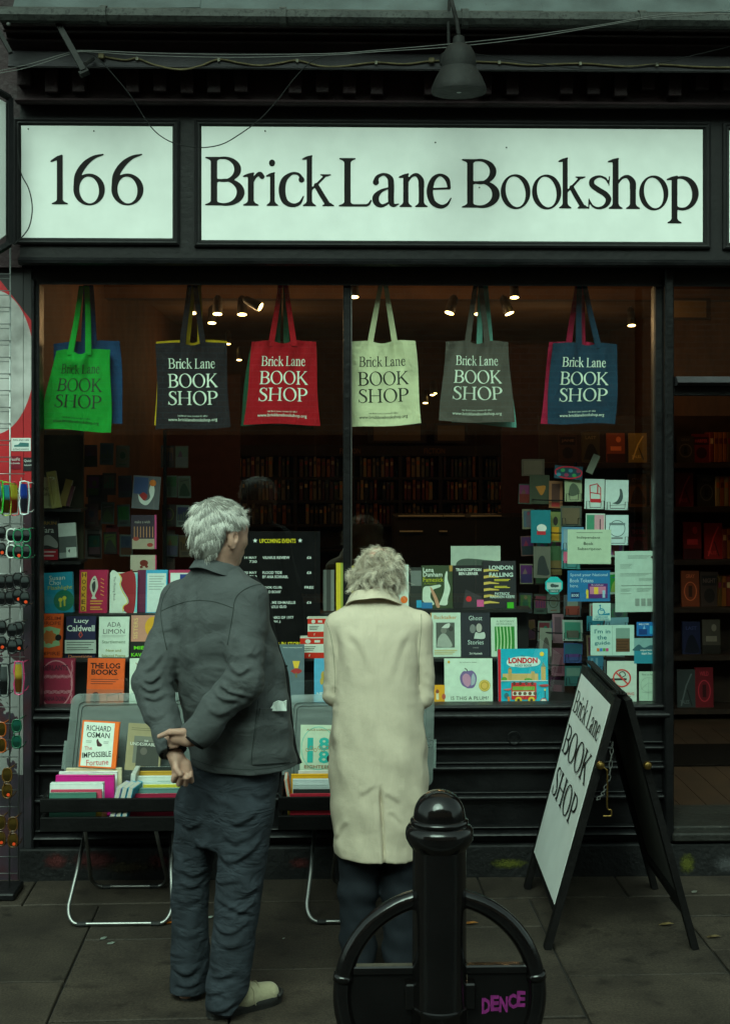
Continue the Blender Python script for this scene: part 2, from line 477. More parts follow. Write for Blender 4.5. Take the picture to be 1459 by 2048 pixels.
M_CHROME = mat('chrome_tube', (0.26, 0.26, 0.25), 0.38, 0.1, 30, metal=1.0)
M_WIRE = mat('black_wire', (0.006, 0.006, 0.006), 0.6, 0.2, spec=.15)

# --- pavement: slabs laid in strips square to the kerb, a narrow course along the shops
PAVE_ROT = R(1.0)
def pr(x, y): return (x*math.cos(PAVE_ROT)-y*math.sin(PAVE_ROT), x*math.sin(PAVE_ROT)+y*math.cos(PAVE_ROT))
def slab_mat():
    m = bpy.data.materials.new('paving_stone'); m.use_nodes = True
    nt = m.node_tree; b = nt.nodes['Principled BSDF']
    tc = nt.nodes.new('ShaderNodeTexCoord'); oi = nt.nodes.new('ShaderNodeObjectInfo'); geo = nt.nodes.new('ShaderNodeNewGeometry')
    n1 = nt.nodes.new('ShaderNodeTexNoise'); n1.inputs['Scale'].default_value = 2.6; n1.inputs['Detail'].default_value = 8; n1.inputs['Roughness'].default_value = 0.62
    n2 = nt.nodes.new('ShaderNodeTexNoise'); n2.inputs['Scale'].default_value = 120; n2.inputs['Detail'].default_value = 3
    n3 = nt.nodes.new('ShaderNodeTexNoise'); n3.inputs['Scale'].default_value = 11; n3.inputs['Detail'].default_value = 6
    for n in (n1, n2, n3): nt.links.new(geo.outputs['Position'], n.inputs['Vector'])
    r1 = nt.nodes.new('ShaderNodeValToRGB')
    r1.color_ramp.elements[0].position = 0.32; r1.color_ramp.elements[0].color = (0.0180, 0.0130, 0.0098, 1)
    r1.color_ramp.elements[1].position = 0.70; r1.color_ramp.elements[1].color = (0.052, 0.040, 0.029, 1)
    nt.links.new(n1.outputs['Fac'], r1.inputs['Fac'])
    # gum spots and stains
    r3 = nt.nodes.new('ShaderNodeValToRGB'); r3.color_ramp.elements[0].position = 0.58; r3.color_ramp.elements[1].position = 0.72
    r3.color_ramp.elements[0].color = (1,1,1,1); r3.color_ramp.elements[1].color = (0.42,0.39,0.37,1)
    nt.links.new(n3.outputs['Fac'], r3.inputs['Fac'])
    mx = nt.nodes.new('ShaderNodeMixRGB'); mx.blend_type = 'MULTIPLY'; mx.inputs[0].default_value = 1
    nt.links.new(r1.outputs['Color'], mx.inputs[1]); nt.links.new(r3.outputs['Color'], mx.inputs[2])
    r2 = nt.nodes.new('ShaderNodeMapRange'); r2.inputs[1].default_value = 0.3; r2.inputs[2].default_value = 0.7; r2.inputs[3].default_value = 0.62; r2.inputs[4].default_value = 1.40
    nt.links.new(n2.outputs['Fac'], r2.inputs[0])
    rs = nt.nodes.new('ShaderNodeMapRange'); rs.inputs[3].default_value = 0.8; rs.inputs[4].default_value = 1.18
    nt.links.new(oi.outputs['Random'], rs.inputs[0])
    m1 = nt.nodes.new('ShaderNodeMath'); m1.operation = 'MULTIPLY'
    nt.links.new(r2.outputs[0], m1.inputs[0]); nt.links.new(rs.outputs[0], m1.inputs[1])
    vm = nt.nodes.new('ShaderNodeVectorMath'); vm.operation = 'SCALE'
    nt.links.new(mx.outputs[0], vm.inputs[0]); nt.links.new(m1.outputs[0], vm.inputs['Scale'])
    nt.links.new(vm.outputs[0], b.inputs['Base Color'])
    b.inputs['Roughness'].default_value = 0.72; b.inputs['Specular IOR Level'].default_value = 0.3
    bp = nt.nodes.new('ShaderNodeBump'); bp.inputs['Strength'].default_value = 0.5; bp.inputs['Distance'].default_value = 0.004
    nt.links.new(n2.outputs['Fac'], bp.inputs['Height']); nt.links.new(bp.outputs[0], b.inputs['Normal'])
    return m
M_SLAB = slab_mat()
M_JOINT = mat('dirty_joint_sand', (0.016, 0.013, 0.011), 0.95, 0.4, 60)
KERB = -2.95
pave = struct('pavement', MB().box((-15, KERB, -0.25), (15, 0.3, -0.011)), M_JOINT)
def slab(x0, x1, y0, y1):
    g = 0.004; j = lambda: random.uniform(-.0022, .0022)
    c = [pr(x0+g+j(), y0+g+j()), pr(x1-g+j(), y0+g+j()), pr(x1-g+j(), y1-g+j()), pr(x0+g+j(), y1-g+j())]
    dz = random.uniform(-.0025, .0018); t = [random.uniform(-.0015, .0015) for _ in range(4)]; e = 0.004
    mb = MB(); cx = sum(p[0] for p in c)/4; cy = sum(p[1] for p in c)/4
    ins = [(p[0]+math.copysign(e, cx-p[0]), p[1]+math.copysign(e, cy-p[1])) for p in c]
    vs_ = [(p[0], p[1], -0.012) for p in c] + [(p[0], p[1], -0.003+dz) for p in c] + [(p[0], p[1], dz+tt) for p, tt in zip(ins, t)]
    fs = [(8,9,10,11)]
    for a in (0, 4):
        for k in range(4): fs.append((a+k, a+(k+1) % 4, a+4+(k+1) % 4, a+4+k))
    mb.add(vs_, fs)
    part('paving_slab', mb, M_SLAB, pave)
xs = [-2.75, -2.15, -1.56, -0.955, -0.355, 0.245, 0.845, 1.44, 2.05, 2.66]
ycuts = {0:[-.9,-1.75],1:[-1.3,-2.2],2:[-1.17,-2.0],3:[-.78,-1.51,-2.3],4:[-1.09,-1.95],5:[-.7,-1.55,-2.4],6:[-1.2,-2.1],7:[-.62,-.98,-1.86],8:[-1.1,-2.0]}
for i in range(len(xs)-1):
    ys = [-0.37] + ycuts[i] + [KERB+.16]
    for a, b in zip(ys[:-1], ys[1:]): slab(xs[i], xs[i+1], b, a)
ex = [-2.9, -1.95, -1.275, -0.62, 0.05, 0.66, 1.27, 1.95, 2.7]
for a, b in zip(ex[:-1], ex[1:]): slab(a, b, -0.37, 0.02)
M_KERB = mat('granite_kerb', (0.10, 0.10, 0.095), 0.7, 0.3, 60, 0.3, 90)
kb = [-3.4+i*0.92 for i in range(8)]
for a, b in zip(kb[:-1], kb[1:]):
    part('kerb_stone', MB().cbox((a+.004, KERB-.14, -0.13), (b-.004, KERB+.15, 0.0), 0.012), M_KERB, pave)
M_ROAD = mat('asphalt', (0.045, 0.045, 0.045), 0.9, 0.3, 40, 0.6, 150)
struct('road', MB().box((-400, -400, -0.5), (400, KERB-.1, -0.12)), M_ROAD)
struct('ground', MB().box((-400, -0.5, -0.5), (400, 400, -0.26)), M_JOINT)

# --- brick of the upper floors and of the buildings across the street
def brick_mat(name, c1, c2, mort, scale=1.0):
    m = bpy.data.materials.new(name); m.use_nodes = True
    nt = m.node_tree; b = nt.nodes['Principled BSDF']
    tc = nt.nodes.new('ShaderNodeTexCoord'); mp = nt.nodes.new('ShaderNodeMapping'); mp.inputs['Rotation'].default_value = (R(90), 0, 0)
    br = nt.nodes.new('ShaderNodeTexBrick'); br.inputs['Scale'].default_value = scale
    br.inputs['Brick Width'].default_value = 0.225; br.inputs['Row Height'].default_value = 0.075; br.inputs['Mortar Size'].default_value = 0.008
    br.inputs['Color1'].default_value = list(c1)+[1]; br.inputs['Color2'].default_value = list(c2)+[1]; br.inputs['Mortar'].default_value = list(mort)+[1]
    nt.links.new(tc.outputs['Object'], mp.inputs[0]); nt.links.new(mp.outputs[0], br.inputs['Vector']); nt.links.new(br.outputs['Color'], b.inputs['Base Color'])
    b.inputs['Roughness'].default_value = 0.9
    return m
M_BRICK = brick_mat('brown_stock_brick', (0.42, 0.21, 0.115), (0.29, 0.14, 0.075), (0.36, 0.29, 0.23))

# ================================================================== SHOP BUILDING
shop = thing('bookshop', 'black painted bookshop front with two white fascia signs and a large display window', 'shop', (0, 0, 0))
XL, XR = PX(74, 0), PX(1326, 0)          # window opening between its side posts
x_l, x_r = PX(24, -.3), 3.4              # run of the cornice
def prof(name, pts, mt, x0=x_l, x1=x_r, parent=shop, smooth=False):
    """(photo row, depth) profile run along the front"""
    return part(name, MB().profile_x([(Y, PZ(py, Y)) for py, Y in pts], x0, x1), mt, parent, smooth)
# gutter, its brackets, lead apron and soffit
gut = prof('gutter', [(19, -.50), (21, -.53), (34, -.535), (46, -.52), (52, -.49), (53, -.43), (20, -.41)], M_ZINC)
for px in (205, 565, 930, 1285):
    x = PX(px, -.53)
    pts = [(Y, PZ(py, Y)) for py, Y in ((15, -.49), (17, -.538), (34, -.545), (48, -.528), (55, -.49), (55, -.45), (53, -.49), (46, -.52), (34, -.535), (21, -.53), (19, -.49))]
    part('gutter_bracket', MB().profile_x(pts, x-.014, x+.014), M_ZINC, gut)
seg = [25, 390, 715, 1085, 1500]
for i in range(4):
    a, b = PX(seg[i], -.4), PX(seg[i+1], -.4)
    z0 = PZ(22, -.40); jz = [random.uniform(-.006, .01) for _ in range(2)]; lift = 0.004*(i % 2)
    mb = MB().prism([(a, -.40-lift, z0+jz[0]), (b+.02, -.40-lift, z0+jz[1]), (b+.02, -.12-lift, z0+.36), (a, -.12-lift, z0+.36)], (0, .006, -.006))
    part('lead_sheet', mb, M_LEAD, shop)
prof('soffit', [(53, -.48), (62, -.44), (74, -.40), (90, -.37), (107, -.345), (107, -.10), (40, -.10), (40, -.42)], M_MAROON)
for py, d in ((66, .44), (84, .395)):
    prof('soffit_bead', [(py-3, -d), (py, -d-.012), (py+4, -d-.004), (py+2, -d+.02)], M_MAROON)
prof('cornice_strip', [(107, -.355), (110, -.36), (134, -.36), (137, -.37), (140, -.36), (141, -.15), (107, -.15)], M_STRIP)
prof('dentil_backing', [(141, -.215), (206, -.205), (206, -.10), (141, -.10)], M_MAROON)
k = 0
px = 38
while px < 1560:
    w = 27
    if k not in (3, 9, 14, 19):
        x = PX(px+13, -.24); hw = 0.027
        z1 = PZ(143, -.25); z0 = PZ(random.choice((186, 188, 189, 176)), -.25)
        mb = MB().cbox((x+hw*0-.0, 0, 0), (x+.001, .001, .001), .0001) if False else MB().cbox((x-hw-random.uniform(0, .003), -.262, z0), (x+hw, -.20, z1), .003)
        part('dentil', mb, M_MAROON, shop)
    px += 54; k += 1
prof('fascia_moulding', [(200, -.235), (204, -.245), (209, -.235), (214, -.185), (214, -.12), (200, -.12)], M_MAROON)
FY = -.15
prof('fascia_board', [(213, FY), (522, FY), (522, .12), (213, .12)], M_FASCIA, x_l, x_r)
prof('fascia_foot', [(517, -.17), (522, -.188), (528, -.185), (533, -.16), (533, -.02), (517, -.10)], M_BLACK)
prof('window_head', [(532, -.05), (571, -.05), (571, .06), (532, .06)], M_BLACK)
# raised frames round the signs
def frame(x0, y0, x1, y1, w, Y, d, name, parent, mt):
    """mitred picture frame between an outer and an inner photo rectangle, d proud of plane Y"""
    def rect(e, yy):
        a = P(x0-e, y0-e, Y); b = P(x1+e, y1+e, Y); c = P(x0-e, y1+e, Y); e2 = P(x1+e, y0-e, Y)
        return [Vector((c.x, yy, (c.z+b.z)/2)), Vector((b.x, yy, (c.z+b.z)/2)), Vector((b.x, yy, (a.z+e2.z)/2)), Vector((c.x, yy, (a.z+e2.z)/2))]
    rings = [rect(w, Y), rect(w, Y-d*.7), rect(w*.72, Y-d), rect(w*.45, Y-d*.75), rect(w*.3, Y-d*.8), rect(0, Y-d*.25), rect(0, Y)]
    mb = MB(); vs_ = [v for r_ in rings for v in r_]; fs = []
    for i in range(len(rings)-1):
        for q in range(4): fs.append((i*4+q, i*4+(q+1) % 4, (i+1)*4+(q+1) % 4, (i+1)*4+q))
    return part(name, mb.add(vs_, fs), mt, parent)
def board(x0, y0, x1, y1, Y, mt, name, label, cat):
    a = P(x0, y0, Y); b = P(x1, y1, Y); c = P(x0, y1, Y); e = P(x1, y0, Y)
    zt, zb = (a.z+e.z)/2, (b.z+c.z)/2
    root = thing(name, label, cat, ((a.x+b.x)/2, Y, zb))
    part('board', MB().box((a.x, Y, zb), (b.x, FY-.0012, zt)), mt, root)
    return root, a.x, b.x, zb, zt
SY = FY-.008
frame(43, 252, 345, 476, 14, FY, .022, 'sign_moulding', shop, M_FASCIA)
frame(403, 256, 1404, 482, 14, FY, .022, 'sign_moulding', shop, M_FASCIA)
frame(1457, 262, 1760, 486, 14, FY, .022, 'sign_moulding', shop, M_FASCIA)
num, *_ = board(43, 252, 345, 476, SY, M_SIGN, 'number_sign', 'white fascia board with the black numerals 166', 'sign')
nam, *_ = board(403, 256, 1404, 482, SY, M_SIGN, 'name_sign', 'long white fascia board with three words in black serif letters', 'sign')
nxt, *_ = board(1457, 262, 1760, 486, SY, M_SIGN, 'fascia_sign', 'edge of a further white fascia board at the right rim', 'sign')
def letter(ch, l, r_, base, cap, Y, parent, mt, wobble=0.0):
    """one raised letter with its ink between photo columns l and r_"""
    v, f = glyph(ch, 60)
    ix0 = min(a for a, b in v); ix1 = max(a for a, b in v)
    a = P(l, base, Y); b = P(r_, base, Y); k = (b.x-a.x)/(ix1-ix0); kz = P(l, base-cap, Y).z-a.z
    rnd = random.Random(hash(ch) % 97 + int(l))
    mb = MB(); mb.add([(a.x+(p-ix0)*k, Y, a.z+q*kz) for p, q in v], f)
    return part('letter', mb, mt, parent)
LY = SY-.0015
for ch, l, r_, cap in (('1', 101, 136, 100), ('6', 147, 210, 101), ('6', 223, 287, 101)):
    letter(ch, l, r_, 408.5, cap, LY, num, M_LETTER)
for ch, l, r_ in (('B',410.5,489),('r',485.5,529),('i',532,556),('c',557,608.5),('k',604,668),('L',677,743),('a',744,798),('n',797,854.5),('e',852.5,902.5),
                  ('B',923,998.7),('o',1000.5,1060),('o',1063,1121.7),('k',1115.6,1176),('s',1175,1221.5),('h',1214,1278.5),('o',1277,1335.5),('p',1332,1396)):
    letter(ch, l, r_, 410.5+(l-411)*.0088, 97, LY, nam, M_LETTER)
# tiny screw heads on the boards
for px, py, rt in ((57,258,num),(188,262,num),(530,262,nam),(870,285,nam),(1012,295,nam),(958,375,nam)):
    c = P(px, py, SY-.001); part('screw', MB().lathe([(.0035,0),(.0035,.0012),(.001,.0018)], c, 8, None, Matrix.Rotation(R(90),3,'X')), M_ZINC, rt)

# window frame
def vpost(name, x0, x1, y0, y1, yt, yb, mt=M_BLACK, parent=shop, ch=.004):
    z0, z1 = PZ(yb, y0), PZ(yt, y0)
    return part(name, MB().cbox((x0, y0, z0), (x1, y1, z1), ch), mt, parent)
win = bpy.data.objects.new('display_window', None); COL.objects.link(win); win.parent = shop
vpost('side_post', PX(64, -.05), PX(79, -.05), -.05, .05, 570, 1700, M_BLACK, win)
vpost('mullion', PX(686, -.03), PX(701, -.03), -.03, .04, 570, 1415, M_BLACK, win)
part('mullion_bead', MB().box((PX(701,-.012), -.012, PZ(1413,0)), (PX(703.5,-.012), .012, PZ(571,0))), M_CHROME, win)
vpost('side_post', PX(1309, -.03), PX(1327, -.03), -.035, .05, 570, 1415, M_BLACK, win)
part('post_bead', MB().box((PX(1306,-.01), -.012, PZ(1413,0)), (PX(1308.6,-.01), .012, PZ(571,0))), mat('dull_metal_bead',(.09,.09,.085),.4,.2,metal=.8), win)
vpost('door_post', PX(1329, -.09), PX(1347, -.09), -.09, .10, 533, 1690, M_BLACK, shop, .006)
gz0, gz1 = PZ(1414, 0), PZ(571, 0)
for a, b in ((79, 686), (701, 1309)):
    part('glass_pane', MB().quad((PX(a,0), 0, gz0), (PX(b,0), 0, gz0), (PX(b,0), 0, gz1), (PX(a,0), 0, gz1)), M_GLASS, win)
# sill mouldings and stall riser
def rnd_prof(y0, y1, Ya, Yb, back):
    """half-round moulding between photo rows"""
    out = []; zt, zb = PZ(y0, Ya), PZ(y1, Ya)
    for i in range(9):
        t = math.pi*i/8; out.append((Ya-(Ya-Yb)*math.sin(t)**.8, zt+(zb-zt)*(1-math.cos(t))/2))
    return out+[(back, zb), (back, zt)]
xr2 = PX(1329, -.05)
def mould(name, y0, y1, Ya, Yb, x0=PX(70,-.06), x1=xr2, mt=M_BLACK):
    return part(name, MB().profile_x(rnd_prof(y0, y1, Ya, Yb, .02), x0, x1), mt, shop, 50)
mould('sill_moulding', 1411, 1421, -.045, -.062)
mould('sill_nosing', 1424, 1440, -.06, -.095, PX(70,-.06), PX(1337,-.09))
part('stall_riser', MB().box((PX(70,-.03), -.03, PZ(1700,-.03)), (xr2, .05, PZ(1411,-.03))), M_BLACK, shop)
for y0, y1, d in ((1484,1490,.045),(1492,1503,.062),(1524,1530,.045),(1530,1543,.065),(1584,1589,.045),(1589,1602,.065),(1652,1658,.055),(1660,1674,.085),(1686,1694,.06)):
    mould('riser_moulding', y0, y1, -.032, -d)
part('plinth', MB().cbox((PX(40,-.07), -.085, -.02), (3.4, .06, PZ(1694,-.085)), .006), M_PLINTH, shop)
ring_c = P(1027, 1475, -.04)
part('ring_pull', MB().tube([ring_c + Vector((math.cos(t*.2618)*.028, -.006, math.sin(t*.2618)*.028)) for t in range(24)], .0025, 6, None, True), M_BLACK, shop, True)
# spray paint on the plinth
def spray_mat(name, col):
    """paint mist: dense in the middle, thinning to nothing at its rim"""
    m = bpy.data.materials.new(name); m.use_nodes = True; nt = m.node_tree; b = nt.nodes['Principled BSDF']; b.inputs['Base Color'].default_value = list(col)+[1]; b.inputs['Roughness'].default_value = .8
    tc = nt.nodes.new('ShaderNodeTexCoord'); mp_ = nt.nodes.new('ShaderNodeMapping'); mp_.inputs['Location'].default_value = (-1, 0, -1); mp_.inputs['Scale'].default_value = (2, 0, 2)
    nt.links.new(tc.outputs['Generated'], mp_.inputs[0]); ln = nt.nodes.new('ShaderNodeVectorMath'); ln.operation = 'LENGTH'; nt.links.new(mp_.outputs[0], ln.inputs[0])
    n = nt.nodes.new('ShaderNodeTexNoise'); n.inputs['Scale'].default_value = 70; n.inputs['Detail'].default_value = 6; nt.links.new(tc.outputs['Object'], n.inputs['Vector'])
    ad = nt.nodes.new('ShaderNodeMath'); ad.operation = 'MULTIPLY_ADD'; ad.inputs[1].default_value = .9; nt.links.new(n.outputs['Fac'], ad.inputs[0]); nt.links.new(ln.outputs['Value'], ad.inputs[2])
    mr = nt.nodes.new('ShaderNodeMapRange'); mr.inputs[1].default_value = .75; mr.inputs[2].default_value = 1.35; mr.inputs[3].default_value = .85; mr.inputs[4].default_value = 0; mr.clamp = True
    nt.links.new(ad.outputs[0], mr.inputs[0]); t = nt.nodes.new('ShaderNodeBsdfTransparent'); mx = nt.nodes.new('ShaderNodeMixShader')
    nt.links.new(mr.outputs[0], mx.inputs[0]); nt.links.new(t.outputs[0], mx.inputs[1]); nt.links.new(b.outputs[0], mx.inputs[2]); nt.links.new(mx.outputs[0], nt.nodes['Material Output'].inputs['Surface'])
    return m
def blob(px, py, rx, ry, Y, mt, name='paint_smear', n=22, seed=1):
    c = P(px, py, Y); a, b = rx*1.35/447, ry*1.35/447
    pts = [(c.x+a*math.cos(2*math.pi*i/n), Y, c.z+b*math.sin(2*math.pi*i/n)) for i in range(n)]
    part(name, MB().add(pts, [list(range(n))]), mt, shop)
M_LIME = spray_mat('lime_spray', (0.075, 0.08, 0.003)); M_REDSP = spray_mat('dark_red_spray', (0.06, 0.005, 0.005)); M_GREYSP = spray_mat('grey_spray', (0.05, 0.05, 0.053)); M_OCHSP = spray_mat('dull_yellow_spray', (0.03, 0.02, 0.005))
blob(1016, 1727, 33, 9, -.0862, M_LIME, seed=3); blob(1373, 1727, 14, 18, -.0862, M_LIME, seed=5); blob(1452, 1728, 24, 15, -.0862, M_GREYSP, seed=8)
for q, (px, py, rx, ry) in enumerate(((112,1722,22,14),(190,1720,40,16),(260,1735,46,12),(320,1722,24,14),(600,1726,20,10))): blob(px, py, rx, ry, -.0862-.0004*(q % 3), (M_REDSP, M_REDSP, M_OCHSP)[q % 3], seed=20+q)

# doorway
M_THRESH = paint_mat('worn_threshold', (0.016, 0.015, 0.013), .6, wear=(0.11, 0.10, 0.07), wear_at=.62, bump=.6)
dx0, dx1 = PX(1347, -.05), PX(1347, -.05)+0.95
part('transom', MB().profile_x([(-.10, PZ(770,-.1)), (-.12, PZ(764,-.12)), (-.085, PZ(752,-.085)), (.05, PZ(752,-.085)), (.05, PZ(770,-.1))], dx0, dx1), M_STRIP, shop)
part('transom_frame', MB().box((dx0, -.05, PZ(790,-.05)), (dx1, .05, PZ(770,-.1)-.001)), M_BLACK, shop)
part('fanlight_glass', MB().quad((dx0, 0, PZ(752,0)), (dx1, 0, PZ(752,0)), (dx1, 0, PZ(571,0)), (dx0, 0, PZ(571,0))), M_GLASS, shop)
part('door_post', MB().box((dx1, -.09, .05), (3.4, .1, PZ(533,-.09))), M_BLACK, shop)
part('threshold', MB().cbox((dx0-.02, -.105, PZ(1690,-.1)), (dx1, .16, PZ(1672,-.1)), .008), M_THRESH, shop)
part('step', MB().cbox((dx0-.02, -.06, PZ(1680,-.06)), (dx1, .30, PZ(1657,-.05)), .006), M_THRESH, shop)

# inside of the shop
IF = 0.16                                   # floor level inside
IX0, IX1, IY1, IZ = -1.45, 2.9, 9.0, 3.05
part('shop_floor', MB().box((IX0, .29, IF-.05), (IX1, IY1, IF)), M_FLOORIN, shop)
nb = 0
for i in range(8):
    x = dx0-.1+i*.13
    part('floorboard', MB().box((x+.002, .31, IF), (x+.128, 2.2, IF+.004)), M_FLOORIN, shop)
mat_c = G(1400, 1512, IF)
solo('door_mat', MB().cbox((mat_c.x-.55, G(1400,1535,IF).y, IF+.005), (mat_c.x+.6, G(1400,1493,IF).y, IF+.017), .004), mat('coir_mat', (.008,.006,.005), .95, .4, 90, .6, 200, spec=.03), (mat_c.x, mat_c.y, IF+.005), 'dark door mat on the shop floor inside the doorway', 'mat')
part('inner_ceiling', MB().box((IX0, .06, IZ), (IX1, IY1, IZ+.1)), mat('inner_ceiling_paint', (.16,.10,.06), .8, .15, 3), shop)
part('back_wall', MB().box((IX0, IY1, 0), (IX1, IY1+.1, IZ)), M_WOODIN, shop)
part('side_wall', MB().box((IX0-.1, .06, 0), (IX0, IY1, IZ)), M_WOODIN, shop)
part('side_wall', MB().box((IX1, .06, 0), (IX1+.1, IY1, IZ)), M_WOODIN, shop)
part('window_base', MB().box((IX0+.001, .051, .02), (PX(1329,0), .60, PZ(1416,.05))), M_DARK, shop)
# upper storey
part('upper_wall', MB().box((x_l, -.10, PZ(-40,-.1)+.16), (3.4, .25, 9.0)), M_BRICK, shop)
part('end_wall', MB().box((3.4, -.10, -.05), (3.6, .25, 9.0)), M_BRICK, shop)
part('roof_slab', MB().box((IX0-.2, .12, IZ+.105), (3.4, IY1+.3, 3.5)), M_MAROON, shop)
part('party_wall', MB().box((IX0-.2, .08, -.05), (IX0-.102, .6, IZ+.1)), M_MAROON, shop)

# --- terraces across the street (seen in the glass), and next door
M_PANE_D = mat('dark_pane', (0.02, 0.025, 0.03), .08, 0); M_STONE = mat('painted_stone', (0.45, 0.43, 0.38), .8, .15, 8)
for n, (xa, xb, hh, lab) in enumerate(((-14, -4.3, 7.5, 'brown brick terrace across the street, left of the three'), (-4.2, 3.9, 8.2, 'brown brick terrace across the street, middle of the three'), (4.0, 13, 7.0, 'brown brick terrace across the street, right of the three'))):
    t = thing('brick_terrace', lab, 'building', ((xa+xb)/2, -11, -.12), 'terraces across the street')
    part('wall', MB().box((xa, -14, -.12), (xb, -11, hh)), M_BRICK, t)
    part('cornice', MB().box((xa, -11, hh-.5), (xb, -10.8, hh-.25)), M_STONE, t)
    for i in range(4):
        x = xa+(xb-xa)*(i+.5)/4
        for z in (4.6,):
            w = part('window', MB().box((x-.55, -10.995, z), (x+.55, -10.95, z+1.7)), M_STONE, t)
            part('pane', MB().box((x-.46, -10.949, z+.1), (x+.46, -10.945, z+1.6)), M_PANE_D, w)
        part('shop_opening', MB().box((x-1.0, -10.995, .0), (x+1.0, -10.97, 2.0)), M_PANE_D, t)
nbr = thing('neighbour_shop', 'neighbouring shop wall with a red and white painted panel at the left edge', 'shop', (-2.2, 0, 0))
def mural_mat():
    m = bpy.data.materials.new('red_white_mural'); m.use_nodes = True
    nt = m.node_tree; b = nt.nodes['Principled BSDF']; b.inputs['Roughness'].default_value = .55
    geo = nt.nodes.new('ShaderNodeNewGeometry'); sp = nt.nodes.new('ShaderNodeSeparateXYZ'); nt.links.new(geo.outputs['Position'], sp.inputs[0])
    def mth(op, a, b_):
        n = nt.nodes.new('ShaderNodeMath'); n.operation = op
        for i, v in enumerate((a, b_)):
            if isinstance(v, (int, float)): n.inputs[i].default_value = v
            elif v is not None: nt.links.new(v, n.inputs[i])
        return n.outputs[0]
    c = P(-10, 735, -.06)
    ex_ = mth('DIVIDE', mth('SUBTRACT', sp.outputs['X'], c.x), 78/447); ez = mth('DIVIDE', mth('SUBTRACT', sp.outputs['Z'], c.z), 152/447)
    # lower left edge of the white leans in
    lean = mth('MULTIPLY', mth('MINIMUM', ez, 0.0), -0.30)
    rr = mth('ADD', mth('ADD', mth('MULTIPLY', ex_, ex_), mth('MULTIPLY', ez, ez)), lean)
    white = mth('LESS_THAN', rr, 1.0)
    n = nt.nodes.new('ShaderNodeTexNoise'); n.inputs['Scale'].default_value = 9; n.inputs['Detail'].default_value = 7; nt.links.new(geo.outputs['Position'], n.inputs['Vector'])
    ra = nt.nodes.new('ShaderNodeValToRGB'); ra.color_ramp.elements[0].position = .3; ra.color_ramp.elements[1].position = .62
    ra.color_ramp.elements[0].color = (.24,.235,.22,1); ra.color_ramp.elements[1].color = (.50,.49,.47,1); nt.links.new(n.outputs['Fac'], ra.inputs['Fac'])
    rb = nt.nodes.new('ShaderNodeValToRGB'); rb.color_ramp.elements[0].position = .3; rb.color_ramp.elements[1].position = .7
    rb.color_ramp.elements[0].color = (.36,.005,.010,1); rb.color_ramp.elements[1].color = (.48,.008,.016,1); nt.links.new(n.outputs['Fac'], rb.inputs['Fac'])
    mx = nt.nodes.new('ShaderNodeMixRGB'); nt.links.new(white, mx.inputs[0]); nt.links.new(rb.outputs[0], mx.inputs[1]); nt.links.new(ra.outputs[0], mx.inputs[2])
    top = mth('GREATER_THAN', sp.outputs['Z'], mth('ADD', PZ(600,-.06), mth('MULTIPLY', mth('SUBTRACT', sp.outputs['X'], PX(30,-.06)), -1.3)))
    mx2 = nt.nodes.new('ShaderNodeMixRGB'); nt.links.new(top, mx2.inputs[0]); nt.links.new(mx.outputs[0], mx2.inputs[1]); mx2.inputs[2].default_value = (.012,.011,.012,1)
    low = mth('LESS_THAN', sp.outputs['Z'], PZ(975,-.06))
    gr = nt.nodes.new('ShaderNodeTexNoise'); gr.inputs['Scale'].default_value = 5; gr.inputs['Detail'].default_value = 5; nt.links.new(geo.outputs['Position'], gr.inputs['Vector'])
    rg = nt.nodes.new('ShaderNodeValToRGB'); el = rg.color_ramp.elements
    el[0].position = .35; el[0].color = (.010,.010,.012,1); el[1].position = .75; el[1].color = (.012,.035,.06,1)
    e = el.new(.5); e.color = (.030,.018,.030,1); e = el.new(.62); e.color = (.045,.009,.014,1)
    nt.links.new(gr.outputs['Fac'], rg.inputs['Fac'])
    mx3 = nt.nodes.new('ShaderNodeMixRGB'); nt.links.new(low, mx3.inputs[0]); nt.links.new(mx2.outputs[0], mx3.inputs[1]); nt.links.new(rg.outputs[0], mx3.inputs[2])
    # paler bare patch behind the rack, lower down
    pn = nt.nodes.new('ShaderNodeTexNoise'); pn.inputs['Scale'].default_value = 3.2; pn.inputs['Detail'].default_value = 4; pn.inputs['Distortion'].default_value = 1.2; nt.links.new(geo.outputs['Position'], pn.inputs['Vector'])
    inside = mth('MULTIPLY', mth('LESS_THAN', sp.outputs['X'], PX(47,-.06)), mth('MULTIPLY', mth('GREATER_THAN', sp.outputs['Z'], PZ(1545,-.06)), mth('LESS_THAN', sp.outputs['Z'], PZ(985,-.06))))
    pale = mth('MULTIPLY', inside, mth('GREATER_THAN', pn.outputs['Fac'], .44))
    mx4 = nt.nodes.new('ShaderNodeMixRGB'); nt.links.new(pale, mx4.inputs[0]); nt.links.new(mx3.outputs[0], mx4.inputs[1]); mx4.inputs[2].default_value = (.22,.225,.215,1)
    nt.links.new(mx4.outputs[0], b.inputs['Base Color'])
    return m
M_MURAL = mural_mat()
xe = PX(63, -.06)
part('painted_panel', MB().box((PX(47.5,-.06), -.06, -.02), (xe, .05, PZ(540,-.06))), M_MURAL, nbr)
part('painted_panel', MB().box((PX(-150,-.06), -.06, -.02), (PX(46.5,-.06), .05, PZ(540,-.06))), M_MURAL, nbr)
part('wall', MB().box((-3.6, -.055, -.02), (PX(-151,-.06), .05, PZ(540,-.06))), M_MAROON, nbr)
part('upper_wall', MB().box((-3.6, -.10, PZ(540,-.06)+.002), (x_l-.003, .25, 9.0)), M_MAROON, nbr)
part('corner_trim', MB().cbox((PX(63.5,-.07), -.075, 0), (PX(69,-.07), .02, PZ(560,-.07)), .003), M_BLACK, nbr)
